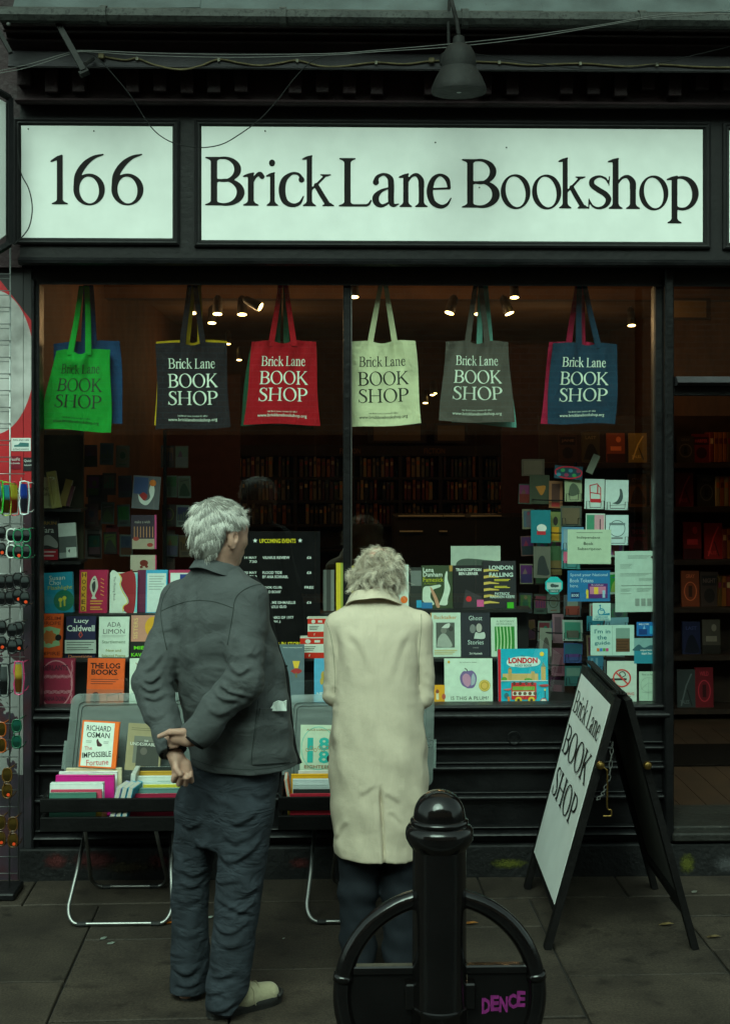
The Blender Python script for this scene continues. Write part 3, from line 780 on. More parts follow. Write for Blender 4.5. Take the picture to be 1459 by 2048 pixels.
# printed stickers on the panel
def sheet(name, x0, y0, x1, y1, Y, mt, parent, tilt=0.0, th=.0012):
    """thin rectangular sheet over a photo rectangle of plane Y; returns the part and a plane function in 0..1"""
    a = P(x0, y1, Y); b = P(x1, y0, Y); w, h = b.x-a.x, b.z-a.z; c = Vector((a.x+w/2, Y, a.z+h/2)); c_, s_ = math.cos(R(tilt)), math.sin(R(tilt))
    def fn(u, v, d=0.0):
        x, z = (u-.5)*w, (v-.5)*h
        return Vector((c.x+x*c_-z*s_, Y-d, c.z+x*s_+z*c_))
    q = [fn(0,0), fn(1,0), fn(1,1), fn(0,1)]
    o = part(name, MB().prism(q, (0, th, 0)), mt, parent) if parent is not None else None
    return o, fn, w, h
st, fn, w, h = sheet('sticker', 23, 876, 62, 902, -.0625, M_WHITEP, nbr)
mb = MB(); on = lambda d: (lambda x, y: fn(x/w, y/h, d))
write(mb, 'MAN AND VAN', on(.0006), w*.5, h*.84, h*.15, w*.8); write(mb, '07562300992', on(.0006), w*.5, h*.13, h*.13, w*.8)
part('lettering', mb, M_LETTER, st)
mb = MB(); mb.add([fn(*p, .0006) for p in ((.15,.32),(.9,.32),(.9,.62),(.45,.66),(.36,.5),(.15,.45))], [list(range(6))]); part('van_picture', mb, ink(60,110,110), st)
for x0, y0, x1, y1, cl, s in ((20,912,42,938,(120,20,40),'FastFit'),(47,915,66,942,(35,30,35),'Quick')):
    st, fn, w, h = sheet('sticker', x0, y0, x1, y1, -.0625, ink(*cl), nbr)
    mb = MB(); write(mb, s, lambda x, y: fn(x/w, y/h, .0006), w*.5, h*.75, h*.22, w*.85); write(mb, 'locksmith', lambda x, y: fn(x/w, y/h, .0006), w*.5, h*.45, h*.14, w*.8); part('lettering', mb, M_WHITEP, st)
# projecting sign box of the neighbour at the left rim
ps = thing('projecting_sign', 'white panel of a black framed projecting sign at the left rim', 'sign', P(-10, 480, -.35))
part('panel', MB().prism([P(-60,165,-.45), P(12,205,-.30), P(12,470,-.30), P(-60,520,-.45)], (0,.01,0)), M_SIGN, ps)
for a, b in (((-60,150),(20,196)), ((20,196),(20,488)), ((20,488),(-60,535))):
    p, q = P(*a, -.45 if a[0] < 0 else -.29), P(*b, -.45 if b[0] < 0 else -.29)
    part('frame_bar', MB().tube([p, q], .016, 4), M_BLACK, ps)

# ================================================================== FITTINGS ON THE FRONT
M_LAMP = paint_mat('dusty_lamp_metal', (0.0075, 0.007, 0.0065), .7, wear=(.02,.02,.018), wear_at=.6)
LYc = -.62
lc = P(917, 185, LYc)
lamp = thing('gooseneck_lamp', 'dark bell shaped outdoor lamp hanging from a curved arm above the name sign', 'lamp', lc)
zz = lambda py: PZ(py, LYc)-lc.z
s_ = (LYc+DIST)/F
part('shade', MB().lathe([(55*s_, 0), (55.5*s_, zz(180)), (54*s_, zz(172)), (47*s_, zz(155)), (38*s_, zz(139)), (34*s_, zz(134)), (30*s_, zz(136)), (33*s_, zz(140)), (44*s_, zz(158)), (51*s_, zz(174)), (53*s_, .002)], lc, 40), M_LAMP, lamp, 40)
part('housing', MB().lathe([(34*s_, zz(137)), (35*s_, zz(125)), (32*s_, zz(106)), (24*s_, zz(92)), (13*s_, zz(86)), (11*s_, zz(72)), (5*s_, zz(69))], lc, 32), M_LAMP, lamp, 40)
part('bulb', MB().lathe([(4*s_, zz(150)), (17*s_, zz(160)), (20*s_, zz(170)), (12*s_, zz(181)), (3*s_, zz(184))], lc, 16), mat('cold_bulb', (.25,.27,.25), .3, 0), lamp, True)
arm = spline([P(917,72,LYc), P(912,40,LYc), P(903,5,LYc), P(893,-35,-.55), P(890,-60,-.40), P(892,-70,-.14)], 6)
part('arm', MB().tube(arm, .0085, 8), M_LAMP, lamp, True)
part('stay', MB().tube(spline([P(897,95,-.52), P(896,40,-.52), P(898,0,-.51), P(897,-40,-.42), P(897,-66,-.14)], 6), .0065, 8), M_LAMP, lamp, True)
part('junction_cap', MB().lathe([(.024,0),(.026,.02),(.02,.045),(.006,.055)], P(890,130,-.42), 16), M_LAMP, lamp, 40)
# cables
def cable(name, pts, r, mt, label, n=8, extra=None):
    p = spline(pts, n); c = p[len(p)//2]
    t = thing(name, label, 'cable', c)
    part('wire', MB().tube(p, r, 6), mt, t, True)
    return t
M_YC = mat('dusty_tan_cable', (.12,.095,.045), .7, .3, 40); M_GW = mat('grey_wire', (.075,.075,.07), .6, .2)
M_CLIP = mat('cream_clip', (.20,.19,.14), .6, .2)
yc = cable('cable', [P(x,y,-.366) for x,y in ((205,113),(250,120),(274,117),(310,130),(360,139),(400,132),(437,119),(480,126),(520,131),(560,126),(594,121),(640,132),(680,133),(720,128),(755,125),(810,128),(862,122),(905,122),(998,125),(1060,130),(1160,127),(1250,133),(1313,129),(1400,134),(1480,135))], .0042, M_YC, 'wavy tan cable clipped along the cornice strip')
for px, py in ((274,117),(437,119),(594,121),(752,125),(998,124.5),(1160,127),(1313,129)):
    c = P(px, py, -.372); part('clip', MB().box((c.x-.005, -.374, c.z-.007), (c.x+.005, -.359, c.z+.007)), M_CLIP, yc)
for px, py in ((203,113),(862,121)):
    c = P(px, py, -.372); part('connector', MB().cbox((c.x-.012, -.385, c.z-.010), (c.x+.012, -.361, c.z+.010), .003), M_YC, yc)
w1 = [P(-20,146,-.5), P(60,128,-.48), P(135,106,-.47), P(170,101,-.47), P(300,106,-.49), P(480,109,-.51), P(660,107,-.54), P(760,100,-.56), P(900,88,-.575), P(1050,72,-.58), P(1200,50,-.58), P(1320,30,-.6), P(1480,20,-.62)]
cable('wire_pair', w1, .0017, M_GW, 'upper strand of the two thin grey wires rising to the right past the lamp')
cable('wire_pair', [v + Vector((0, -.004, -.010 - .004*math.sin(i*1.7))) for i, v in enumerate(w1)], .0017, M_GW, 'lower strand of the two thin grey wires rising to the right past the lamp')
cable('hanging_wire', [P(x,y,-.46) for x,y in ((160,102),(190,112),(220,142),(260,190),(292,240),(315,267),(345,285),(380,293),(410,295),(445,288),(480,268),(520,238),(555,200),(590,155),(625,122),(672,106))], .0024, M_WIRE, 'thin black wire looping down over both white signs')
cable('side_wire', [P(x,y,-.42) for x,y in ((36,300),(42,345),(58,378),(65,415),(60,450),(48,470),(28,490))], .0026, M_WIRE, 'short dark wire curling beside the number board')
cable('slack_wire', [P(x,y,-.44) for x,y in ((950,108),(1000,116),(1080,128),(1160,138),(1230,138),(1300,130),(1380,112),(1480,88))], .0020, M_WIRE, 'slack dark wire drooping over the cornice right of the lamp')
br = thing('iron_bracket', 'rusty iron strut reaching down from the gutter on the left', 'bracket', P(165,150,-.56))
part('strut', MB().tube([P(112,40,-.46), P(168,142,-.58)], .016, 4), M_LAMP, br)
part('foot', MB().tube([P(160,150,-.585), P(177,142,-.575)], .015, 4), M_LAMP, br)
part('brace', MB().tube([P(170,128,-.56), P(186,118,-.38)], .009, 6), M_LAMP, br)
br = thing('iron_bracket', 'short dark iron strut at the upper left corner of the picture', 'bracket', P(18,100,-.5))
part('strut', MB().tube([P(-25,20,-.45), P(22,106,-.52)], .011, 4), M_LAMP, br)
part('bolt', MB().lathe([(.008,0),(.008,.01),(.004,.013)], P(18,49,-.5), 8, None, Matrix.Rotation(R(90),3,'X')), M_GW, br)

# ================================================================== BOLLARD WITH CYCLE HOOP
BY = -2.44
M_BOLL = paint_mat('bollard_black_gloss', (0.0050, 0.0042, 0.0042), .20, wear=(.05,.05,.05), wear_at=.80, bump=.07, spec=.5)
for n_ in M_BOLL.node_tree.nodes:
    if n_.type == 'MAP_RANGE': n_.inputs[3].default_value = .07; n_.inputs[4].default_value = .20
bc = P(878, 1700, BY); bc.z = 0
boll = thing('bollard', 'black cast iron bollard with domed cap and a round cycle hoop', 'bollard', bc)
part('post', MB().lathe([(.088,0),(.088,.05),(.076,.065),(.0745,.30),(.0745,.417),(.0765,.42),(.0765,.428),(.0725,.431),(.0715,.84),(.0735,.848)], bc, 48), M_BOLL, boll, 40)
part('collar', MB().lathe([(.0735,.846),(.082,.858),(.0895,.872),(.0912,.884),(.0895,.897),(.083,.907),(.0745,.911),(.0775,.916),(.0775,.921),(.072,.926),(.069,.927)], bc, 48), M_BOLL, boll, 50)
dome = [(.0685,.925)]+[(.0690*math.cos(t*math.pi/2/14)**.9, .93+.070*math.sin(t*math.pi/2/14)) for t in range(14)]+[(.002, 1.0)]
part('cap', MB().lathe(dome, bc, 48), M_BOLL, boll, 50)
hr, ht, hz = .262, .0245, .452
hc = bc + Vector((.002, .012, hz))
hoop = part('hoop', MB().tube([hc + Vector((math.cos(2*math.pi*i/72)*hr, 0, math.sin(2*math.pi*i/72)*hr)) for i in range(72)], ht, 14, None, True), M_BOLL, boll, True)
zb = PZ(1943, BY)
part('crossbar', MB().cbox((hc.x-.235, hc.y-.014, zb-.012), (hc.x+.235, hc.y+.016, zb+.012), .004), M_BOLL, boll)
for sgn in (-1, 1):
    pts = [Vector((hc.x+sgn*.074, hc.y-.006, zb-.01))] + [Vector((hc.x+sgn*math.cos(a)*.25, hc.y-.006, hz+math.sin(a)*.25)) for a in [R(16-9*i) for i in range(11)]] + [Vector((hc.x+sgn*.074, hc.y-.006, hz-.235))]
    pl = part('side_plate', MB().prism(pts, (0,.012,0)), M_BOLL, boll)
    part('bracket', MB().cbox((hc.x+sgn*.074-.02, hc.y-.03, zb-.10), (hc.x+sgn*.074+.02, hc.y+.02, zb-.03), .004), M_BOLL, boll)
    part('hoop_collar', MB().tube([hc+Vector((sgn*math.cos(R(8))*hr,0,math.sin(R(8))*hr)), hc+Vector((sgn*math.cos(R(12))*hr,0,math.sin(R(12))*hr))], ht*1.13, 14), M_BOLL, boll, True)
M_MAG = mat('magenta_marker', (.22,.02,.16), .5, .3, 80)
tag_c = P(1009, 2009, BY); mb = MB()
for i, ch in enumerate('DENCE'):
    x = tag_c.x-.050+i*.0235
    write(mb, ch, lambda a, b: Vector((a, hc.y-.0068, b)), x, tag_c.z+.004*math.sin(i*2.1)+i*.0035-.004, .040, .023, None, .045, rot=4*math.sin(i*3))
part('graffiti_tag', mb, M_MAG, pl)

# ================================================================== A-BOARD
M_ABLK = paint_mat('a_board_black', (.0055,.0048,.0048), .55, wear=(.25,.24,.21), wear_at=.76, spec=.15)
M_RAWBD = mat('a_board_back', (.050,.048,.043), .8, .15, 6)
fnl, ffl, fnr, ffr = G(1093,1897), G(1053,1776), G(1388,1896), G(1308,1776)
tnl, tfl = P(1233,1396,G(1093,1897).y+.03), P(1171,1332,G(1053,1776).y-.005)
tnr, tfr = P(1254,1398,fnr.y+.03), P(1187,1333,ffr.y-.005)
ab = thing('a_board', 'black framed folding pavement board with white lettered panel', 'sign', (fnl+fnr)/2)
def bar(a, b, wdir, w, t, tdir, name, mt=M_ABLK, parent=ab):
    """rectangular timber from a to b"""
    wd = Vector(wdir).normalized()*w/2; td = Vector(tdir).normalized()*t/2
    q = [a-wd-td, a+wd-td, a+wd+td, a-wd+td]
    return part(name, MB().prism(q, b-a), mt, parent)
for side, (fn_, ff_, tn_, tf_) in ((-1, (fnl, ffl, tnl, tfl)), (1, (fnr, ffr, tnr, tfr))):
    along = (tf_-tn_).normalized(); up = (tn_-fn_).normalized(); nrm = up.cross(along).normalized()
    if nrm.x*side < 0: nrm = -nrm
    fr_ = bpy.data.objects.new('board_frame', None); COL.objects.link(fr_); fr_.parent = ab
    bar(fn_, tn_, along, .040, .026, nrm, 'leg', parent=fr_); bar(ff_, tf_, along, .040, .026, nrm, 'leg', parent=fr_)
    bar(tn_+along*.02-up*.02, tf_-along*.02-up*.02, up, .04, .026, nrm, 'top_rail', parent=fr_)
    bar(fn_+up*.15+along*.02, ff_+up*.15-along*.02, up, .035, .022, nrm, 'bottom_rail', parent=fr_)
    def pf(u, v, d=0.0, fn_=fn_, ff_=ff_, tn_=tn_, tf_=tf_, nrm=nrm, side=side):
        a = ff_.lerp(fn_, u); b = tf_.lerp(tn_, u)
        return a.lerp(b, .165+v*.80) + nrm*d
    q = [pf(.025,0,.015), pf(.975,0,.015), pf(.975,1,.015), pf(.025,1,.015)]
    pan = part('panel', MB().prism(q, -nrm*.008), M_SIGN if side < 0 else M_RAWBD, fr_)
    if side < 0:
        mb = MB(); L = (fn_-ff_).length; H = (tn_-fn_).length*.80
        wr = lambda x, y: pf(x/L, y/H, .0165)
        serif(mb, 'Brick Lane', wr, L*.06, H*.800, H*.115, L*.86, None, 60)
        serif(mb, 'BOOK', wr, L*.05, H*.575, H*.150, L*.86, None, 60)
        serif(mb, 'SHOP', wr, L*.08, H*.350, H*.150, L*.80, None, 60)
        part('lettering', mb, M_LETTER, pan)
part('hinge', MB().box(tuple(tnl.lerp(tnr,.5)+Vector((-.03,.05,.004))), tuple(tnl.lerp(tnr,.5)+Vector((.03,.12,.009)))), M_LAMP, ab)
# strips seen along the top edge
for k_ in range(3):
    o = Vector((.004+.011*k_, 0, .022-.002*k_))
    bar(tnl+o, tfl+o, (1,0,0), .006, .010, (0,0,1), 'top_strip', M_LAMP)
M_BRASS = mat('tarnished_brass', (.32,.20,.06), .35, .3, 60, metal=1.0)
yn = fnl.y-.002
for px in (1199, 1293):
    c = P(px, 1530, yn-.02); part('brass_knob', MB().lathe([(.006,-.01),(.014,-.004),(.017,.006),(.013,.016),(.004,.02)], c, 16, None, Matrix.Rotation(R(90),3,'X')), M_BRASS, ab, 40)
part('hook', MB().tube(spline([P(1199,1530,yn-.035), P(1210,1538,yn-.035), P(1213.5,1545,yn-.035), P(1213.5,1580,yn-.035), P(1213.5,1616,yn-.035), P(1221,1620,yn-.035), P(1221,1631,yn-.035), P(1212,1632,yn-.035), P(1205,1632,yn-.035)], 5), .0032, 6), M_BRASS, ab, True)
ch_pts = spline([P(1224,1484,yn+.05), P(1221,1515,yn+.03), P(1218,1550,yn+.02), P(1210,1575,yn+.01), P(1203,1590,yn), P(1192,1600,yn)], 5)
for i in range(0, len(ch_pts)-1, 2):
    a, b = ch_pts[i], ch_pts[min(i+2, len(ch_pts)-1)]; d = (b-a); t = d.normalized(); sd = (Vector((1,0,0)) if (i//2) % 2 else Vector((0,1,0))); sd = (sd-t*sd.dot(t)).normalized(); c = (a+b)/2
    part('chain_link', MB().tube([c+t*(d.length*.62)*math.cos(2*math.pi*q/12)+sd*.006*math.sin(2*math.pi*q/12) for q in range(12)], .0018, 5, None, True), M_GW, ab, True)

# ================================================================== FOLDING TABLES
def plastic():
    m = bpy.data.materials.new('frosted_plastic'); m.use_nodes = True
    nt = m.node_tree; b = nt.nodes['Principled BSDF']
    b.inputs['Base Color'].default_value = (.42,.50,.47,1); b.inputs['Roughness'].default_value = .35
    t = nt.nodes.new('ShaderNodeBsdfTransparent'); t.inputs['Color'].default_value = (.80,.88,.86,1)
    tl = nt.nodes.new('ShaderNodeBsdfTranslucent'); tl.inputs['Color'].default_value = (.6,.7,.67,1)
    n = nt.nodes.new('ShaderNodeTexNoise'); n.inputs['Scale'].default_value = 6
    mr = nt.nodes.new('ShaderNodeMapRange'); mr.inputs[3].default_value = .52; mr.inputs[4].default_value = .72
    nt.links.new(n.outputs['Fac'], mr.inputs[0])
    m1 = nt.nodes.new('ShaderNodeMixShader'); m1.inputs[0].default_value = .3
    nt.links.new(b.outputs[0], m1.inputs[1]); nt.links.new(tl.outputs[0], m1.inputs[2])
    m2 = nt.nodes.new('ShaderNodeMixShader'); nt.links.new(mr.outputs[0], m2.inputs[0])
    nt.links.new(m1.outputs[0], m2.inputs[1]); nt.links.new(t.outputs[0], m2.inputs[2])
    nt.links.new(m2.outputs[0], nt.nodes['Material Output'].inputs['Surface'])
    return m
M_PLAS = plastic()
M_RUB = mat('black_rubber', (.012,.012,.012), .6, .2); M_TRAY = paint_mat('black_tray_wood', (.0045,.0042,.0042), .6, wear_at=.78, spec=.12)
def table(px0, px1, lx0, lx1, label):
    YF = -.62; zt = PZ(1594, YF); zm0, zm1 = PZ(1631, YF), PZ(1621, YF); z0 = PZ(1660, YF)
    a, b = PX(px0, YF), PX(px1, YF); yb = -.13
    t = thing('folding_table', label, 'table', ((a+b)/2, -.4, 0), 'folding tables in front of the window')
    for za, zc in ((zm1, zt), (z0, zm0)):
        part('front_board', MB().cbox((a, YF, za), (b, YF+.016, zc), .003), M_TRAY, t)
        part('back_board', MB().cbox((a, yb-.016, za), (b, yb, zc), .003), M_TRAY, t)
        for x in (a, b-.016): part('side_board', MB().cbox((x, YF+.017, za), (x+.016, yb-.017, zc), .003), M_TRAY, t)
    part('tray_base', MB().box((a+.017, YF+.017, z0), (b-.017, yb-.017, z0+.012)), M_TRAY, t)
    def loop(y_foot, y_top, z_top, xa, xb, inset):
        A, B = PX(xa, y_foot), PX(xb, y_foot); r = .045; g = .011
        pf = lambda x, q: Vector((x, y_foot+(y_top-y_foot)*q, g+(z_top-g)*q))
        pts = [pf(A+inset, 1), pf(A+inset*.45, .45)] + [pf(A, 0.16)]
        for i in range(1, 7):
            an = R(180+15*i); pts.append(pf(A+r+r*math.cos(an), 0.16*(1+math.sin(an))))
        for i in range(0, 6):
            an = R(270+15*i); pts.append(pf(B-r+r*math.cos(an), 0.16*(1+math.sin(an))))
        pts += [pf(B, .16), pf(B-inset*.45, .45), pf(B-inset, 1)]
        part('leg_loop', MB().tube(pts, .0085, 10), M_CHROME, t, True)
        for x in (A+.06, B-.06): part('foot_cap', MB().tube([(x-.018, y_foot, g-.001), (x+.018, y_foot, g-.001)], .0105, 8), M_RUB, t)
    loop(-.645, -.33, z0, lx0, lx1, .035)
    loop(-.195, -.50, z0, lx0+52, lx1-6, .02)
    for x in (PX(lx0+22, -.5), PX(lx1-22, -.5)):
        part('hinge', MB().cbox((x-.02, -.46, z0-.05), (x-.008, -.40, z0-.001), .003), M_RUB, t)
    return t, zt, z0
t1, TZ, TZ0 = table(80, 362, 133, 342, 'black slatted folding table on chrome legs, left of the two, behind the man')
t2, _, _ = table(556, 846, 613, 835, 'black slatted folding table on chrome legs, right of the two, in front of the woman')
# frosted crate lids standing up at the back of the tables
def lid(corner, label):
    """corner: photo corners TL, TR, BR, BL of the lid; plane leaning a little back"""
    (x0,y0),(x1,y1),(x2,y2),(x3,y3) = corner
    tl, tr, brr, bl = P(x0,y0,-.16), P(x1,y1,-.16), P(x2,y2,-.25), P(x3,y3,-.25)
    t = thing('crate_lid', label, 'lid', bl, 'frosted plastic lids on the tables')
    f = lambda u, v: bl.lerp(brr, u).lerp(tl.lerp(tr, u), v)
    nrm = (tr-tl).cross(bl-tl).normalized()
    if nrm.y > 0: nrm = -nrm
    W_, H_ = (brr-bl).length, (tl-bl).length
    def rr(inset, d, rad=.035, n=6):
        pts = []
        for cx, cy, a0 in ((1,0,-90),(1,1,0),(0,1,90),(0,0,180)):
            for i in range(n+1):
                an = R(a0+90*i/n); r_ = max(rad-inset*.3, .012)
                x = (inset+r_ if cx == 0 else W_-inset-r_)+r_*math.cos(an); y = (inset+r_ if cy == 0 else H_-inset-r_)+r_*math.sin(an)
                pts.append(f(x/W_, y/H_)+nrm*d)
        return pts
    rings = [rr(0,.0), rr(0,.016), rr(.004,.019), rr(.034,.019), rr(.037,.012), rr(.048,.012), rr(.051,.005)]
    m = len(rings[0]); vs_ = [v for r_ in rings for v in r_]; fs = []
    for i in range(len(rings)-1):
        for q in range(m): fs.append((i*m+q, i*m+(q+1) % m, (i+1)*m+(q+1) % m, (i+1)*m+q))
    fs.append([(len(rings)-1)*m+q for q in range(m)])
    part('lid_shell', MB().add(vs_, fs), M_PLAS, t, 35)
    rib = MB()
    for i in range(1, 12):
        u = i/12
        for va, vb in ((1-.036/H_, 1-.003/H_), (.003/H_, .036/H_)):
            p = [f(u-.0016, va), f(u+.0016, va), f(u+.0016, vb), f(u-.0016, vb)]
            rib.prism([q+nrm*.0195 for q in p], nrm*.004)
    for i in range(1, 7):
        v = i/7
        for ua, ub in ((.003/W_, .036/W_), (1-.036/W_, 1-.003/W_)):
            p = [f(ua, v-.003), f(ub, v-.003), f(ub, v+.003), f(ua, v+.003)]
            rib.prism([q+nrm*.0195 for q in p], nrm*.004)
    part('ribs', rib, M_PLAS, t, kind='stuff')
    for u, s in ((0,-1),(1,1)):
        e = (brr-bl).normalized()*s*.012
        p = [f(u,.20), f(u,.50), f(u,.50)+e, f(u,.20)+e]
        part('clip', MB().prism([q+nrm*.004 for q in p], nrm*.012), M_PLAS, t)
lid(((146,1388),(424,1384),(420,1572),(126,1576)), 'frosted plastic crate lid standing behind the books on the left table')
lid(((573,1390),(868,1385),(864,1574),(562,1580)), 'frosted plastic crate lid standing behind the books on the right table')

# ================================================================== BOOKS
M_PAGES = mat('page_edges', (.50,.49,.41), .8, .08, 150)
def curve_poly(pts, n=6):
    return [(v.x, v.y) for v in spline([(a, b, 0) for a, b in pts], n)]
def draw(art, fn, w, h, parent, d0=.0004, name='cover_art'):
    """flat print: list of shapes and lines of lettering in cover units 0..1"""
    if not art: return
    lay = MB(); let = MB(); d = d0
    for a in art:
        k = a[0]; d += .00012
        pl = lambda u, v, d=d: fn(u, v, d)
        if k == 'r':
            _, x0, y0, x1, y1, c = a; lay.add([pl(x0,y0), pl(x1,y0), pl(x1,y1), pl(x0,y1)], [(0,1,2,3)], ink(*c))
        elif k == 'e':
            _, cx, cy, rx, ry, c = a; n = 24
            lay.add([pl(cx+rx*math.cos(2*math.pi*i/n), cy+ry*math.sin(2*math.pi*i/n)) for i in range(n)], [list(range(n))], ink(*c))
        elif k == 'o':
            _, cx, cy, rx, ry, th, c = a; n = 28; vs_ = []
            for i in range(n):
                ca, sa = math.cos(2*math.pi*i/n), math.sin(2*math.pi*i/n)
                vs_ += [pl(cx+rx*ca, cy+ry*sa), pl(cx+(rx-th)*ca, cy+(ry-th*w/h)*sa)]
            lay.add(vs_, [(2*i, 2*i+1, (2*i+3) % (2*n), (2*i+2) % (2*n)) for i in range(n)], ink(*c))
        elif k == 'p':
            _, pts, c = a; lay.add([pl(*q) for q in pts], [list(range(len(pts)))], ink(*c))
        elif k == 'c':
            _, pts, c = a; q = curve_poly(pts); lay.add([pl(*v) for v in q], [list(range(len(q)))], ink(*c))
        elif k == 'l':
            _, pts, th, c = a; q = [Vector((x*w, y*h)) for x, y in pts]; vs_ = []
            for i in range(len(q)):
                t = (q[min(i+1, len(q)-1)]-q[max(i-1, 0)]).normalized(); s = Vector((-t.y, t.x))*th*w/2
                vs_ += [pl((q[i].x+s.x)/w, (q[i].y+s.y)/h), pl((q[i].x-s.x)/w, (q[i].y-s.y)/h)]
            lay.add(vs_, [(2*i, 2*i+1, 2*i+3, 2*i+2) for i in range(len(q)-1)], ink(*c))
        elif k == 't':
            _, s, cx, cy, hh, ww, c, *o = a; bold = o[0] if o else .012; rot = o[1] if len(o) > 1 else 0
            if rot in (90, -90):
                write(let, s, lambda x, y, d=d: fn(x/w, y/h, d+.0002), cx*w, cy*h, hh*w, ww*h if ww else None, ink(*c), bold, rot=rot)
            else:
                write(let, s, lambda x, y, d=d: fn(x/w, y/h, d+.0002), cx*w, cy*h, hh*h, ww*w if ww else None, ink(*c), bold, rot=rot)
        elif k == 's':
            _, s, cx, cy, hh, ww, c = a
            serif(let, s, lambda x, y, d=d: fn(x/w, y/h, d+.0002), (cx-ww/2)*w, cy*h, hh*h, ww*w, ink(*c), 24)
        elif k == 'x':      # fine lines of text
            _, x0, x1, ys, hh, c = a
            for i, y in enumerate(ys):
                e = x1 - (x1-x0)*((i*37 % 11)/40.0)
                lay.add([pl(x0,y), pl(e,y), pl(e,y+hh), pl(x0,y+hh)], [(0,1,2,3)], ink(*c))
    if lay.f: part(name, lay, None, parent)
    if let.f: part('lettering', let, None, parent)
def book(x0, y0, x1, y1, Y, col, label, art=(), th=.022, lean=7.0, tilt=0.0, name='book', cat='book', spine=None, turn=0.0, group=None):
    """upright book whose front cover fills a photo rectangle at depth Y (its foot); leans back, may tilt sideways or turn"""
    a = P(x0, y1, Y); b = P(x1, y0, Y); w, h = b.x-a.x, b.z-a.z
    base = Vector(((a.x+b.x)/2, Y, a.z)); la = R(lean)
    t = thing(name, label, cat, base, group)
    ct, st_ = math.cos(R(tilt)), math.sin(R(tilt)); cu, su = math.cos(R(turn)), math.sin(R(turn))
    def loc(u, v, d=0.0):
        x, z = (u-.5)*w, (v-.5)*h
        x, z = x*ct-z*st_, x*st_+z*ct+h/2
        y = z*math.sin(la)-d*math.cos(la); z2 = z*math.cos(la)+d*math.sin(la)
        return base + Vector((x*cu-y*su, x*su+y*cu, z2))
    nrm = (loc(.5,.5,1)-loc(.5,.5,0)).normalized()
    bw = .0025
    q = [loc(0,0), loc(1,0), loc(1,1), loc(0,1)]
    part('front_cover', MB().prism(q, -nrm*bw), ink(*col), t)
    part('back_cover', MB().prism([p-nrm*(th-bw) for p in q], -nrm*bw), ink(*col), t)
    sp = [loc(0,0), loc(.012,0), loc(.012,1), loc(0,1)]
    part('spine', MB().prism([p-nrm*(bw+.0001) for p in sp], -nrm*(th-2*bw-.0002)), ink(*(spine or col)), t)
    pg = [loc(.02,.012), loc(.975,.012), loc(.975,.988), loc(.02,.988)]
    part('pages', MB().prism([p-nrm*(bw+.0003) for p in pg], -nrm*(th-2*bw-.0006)), M_PAGES, t)
    draw(art, loc, w, h, t)
    return t
WH = (222,232,222); BK = (16,16,16)
SILL = 1413
Y1, Y2, Y3 = .10, .24, .38
# stepped shelves behind the glass
steps = thing('display_steps', 'black stepped shelf carrying the books in the left half of the window', 'shelf', (PX(380,.3), .3, PZ(1412,.05)))
def step(x0, x1, Y, py, parent, nm='tread'):
    a, b = PX(x0, Y), PX(x1, Y); z = P(x0, py, Y).z
    part(nm, MB().box((a, Y-.055, z-.014), (b, Y+.09, z-.001)), M_DARK, parent)
    part('riser', MB().box((a, Y+.06, PZ(1412,.05)-.02), (b, Y+.075, z-.0145)), M_DARK, parent)
step(62, 690, Y2, 1315, steps); step(62, 690, Y3, 1226, steps)
steps2 = thing('display_steps', 'black stepped shelf carrying the books in the right half of the window', 'shelf', (PX(950,.3), .3, PZ(1412,.05)))
step(705, 1060, Y2, 1314, steps2); step(705, 1060, Y3, 1217, steps2)

# ---- left half, lowest row
book(73,1318,147,1420,Y1,(150,30,62),'crimson paperback with braided line border at the lower left of the window',
  [('o',.5,.5,.47,.47,.035,(200,130,140))]+[('l',[(.08+.84*i/30, y+.018*math.sin(i*.9+ph)) for i in range(31)],.012,(205,140,150)) for y in (.66,.635,.36,.335) for ph in (0,2.1)]+
  [('l',[(x+.02*math.sin(i*.9+ph), .04+.92*i/34) for i in range(35)],.012,(205,140,150)) for x in (.06,.94) for ph in (0,2.1)]+
  [('t','BERLANTS',.5,.82,.10,.66,(70,16,40),.02),('t','ANNA DORN',.5,.22,.085,.6,(70,16,40),.02)], .03)
book(173,1318,247,1424,Y1,(238,96,32),'bright orange paperback with two lines of heavy black capitals',
  [('t','THE LOG',.48,.865,.10,.80,(30,14,10),.03),('t','BOOKS',.46,.745,.10,.70,(30,14,10),.03),('x',.1,.85,(.60,.56,.52),.012,(120,40,16)),('r',.0,.0,1,.42,(198,98,62)),('c',[(.1,.2),(.16,.34),(.3,.36),(.36,.22),(.3,.1),(.16,.1),(.1,.2)],(80,34,26)),('l',[(.55,.30),(.95,.36)],.03,(80,34,26))], .02, tilt=-1)
book(258,1318,318,1424,Y1,(216,226,212),'white book with a green apple, half hidden by the man',[('e',.78,.55,.42,.30,(96,165,30)),('l',[(.2,.92),(.5,.7)],.02,(150,90,60)),('t','KAWAKAMI',.4,.1,.05,.6,(60,60,60))])
book(546,1290,608,1408,Y1,(92,110,118),'slate blue book with a small yellow cup picture',
  [('t','Prize winning novel',.62,.945,.022,.6,WH),('p',[(.62,.72),(.86,.72),(.80,.60),(.68,.60)],(230,190,60)),('c',[(.55,.55),(.74,.60),(.93,.55),(.74,.50),(.55,.55)],(170,50,50)),('r',.71,.44,.77,.52,(120,110,70)),('t','TABLE',.32,.36,.05,.4,WH)], .02)
book(628,1318,664,1408,Y1,(84,168,205),'pale blue book with gold blots beside the woman',[('e',.5,.62,.12,.1,(190,160,70)),('e',.42,.5,.1,.08,(190,160,70)),('t','NEW',.45,.22,.07,.6,WH),('t','BOOK',.5,.1,.07,.6,WH)])
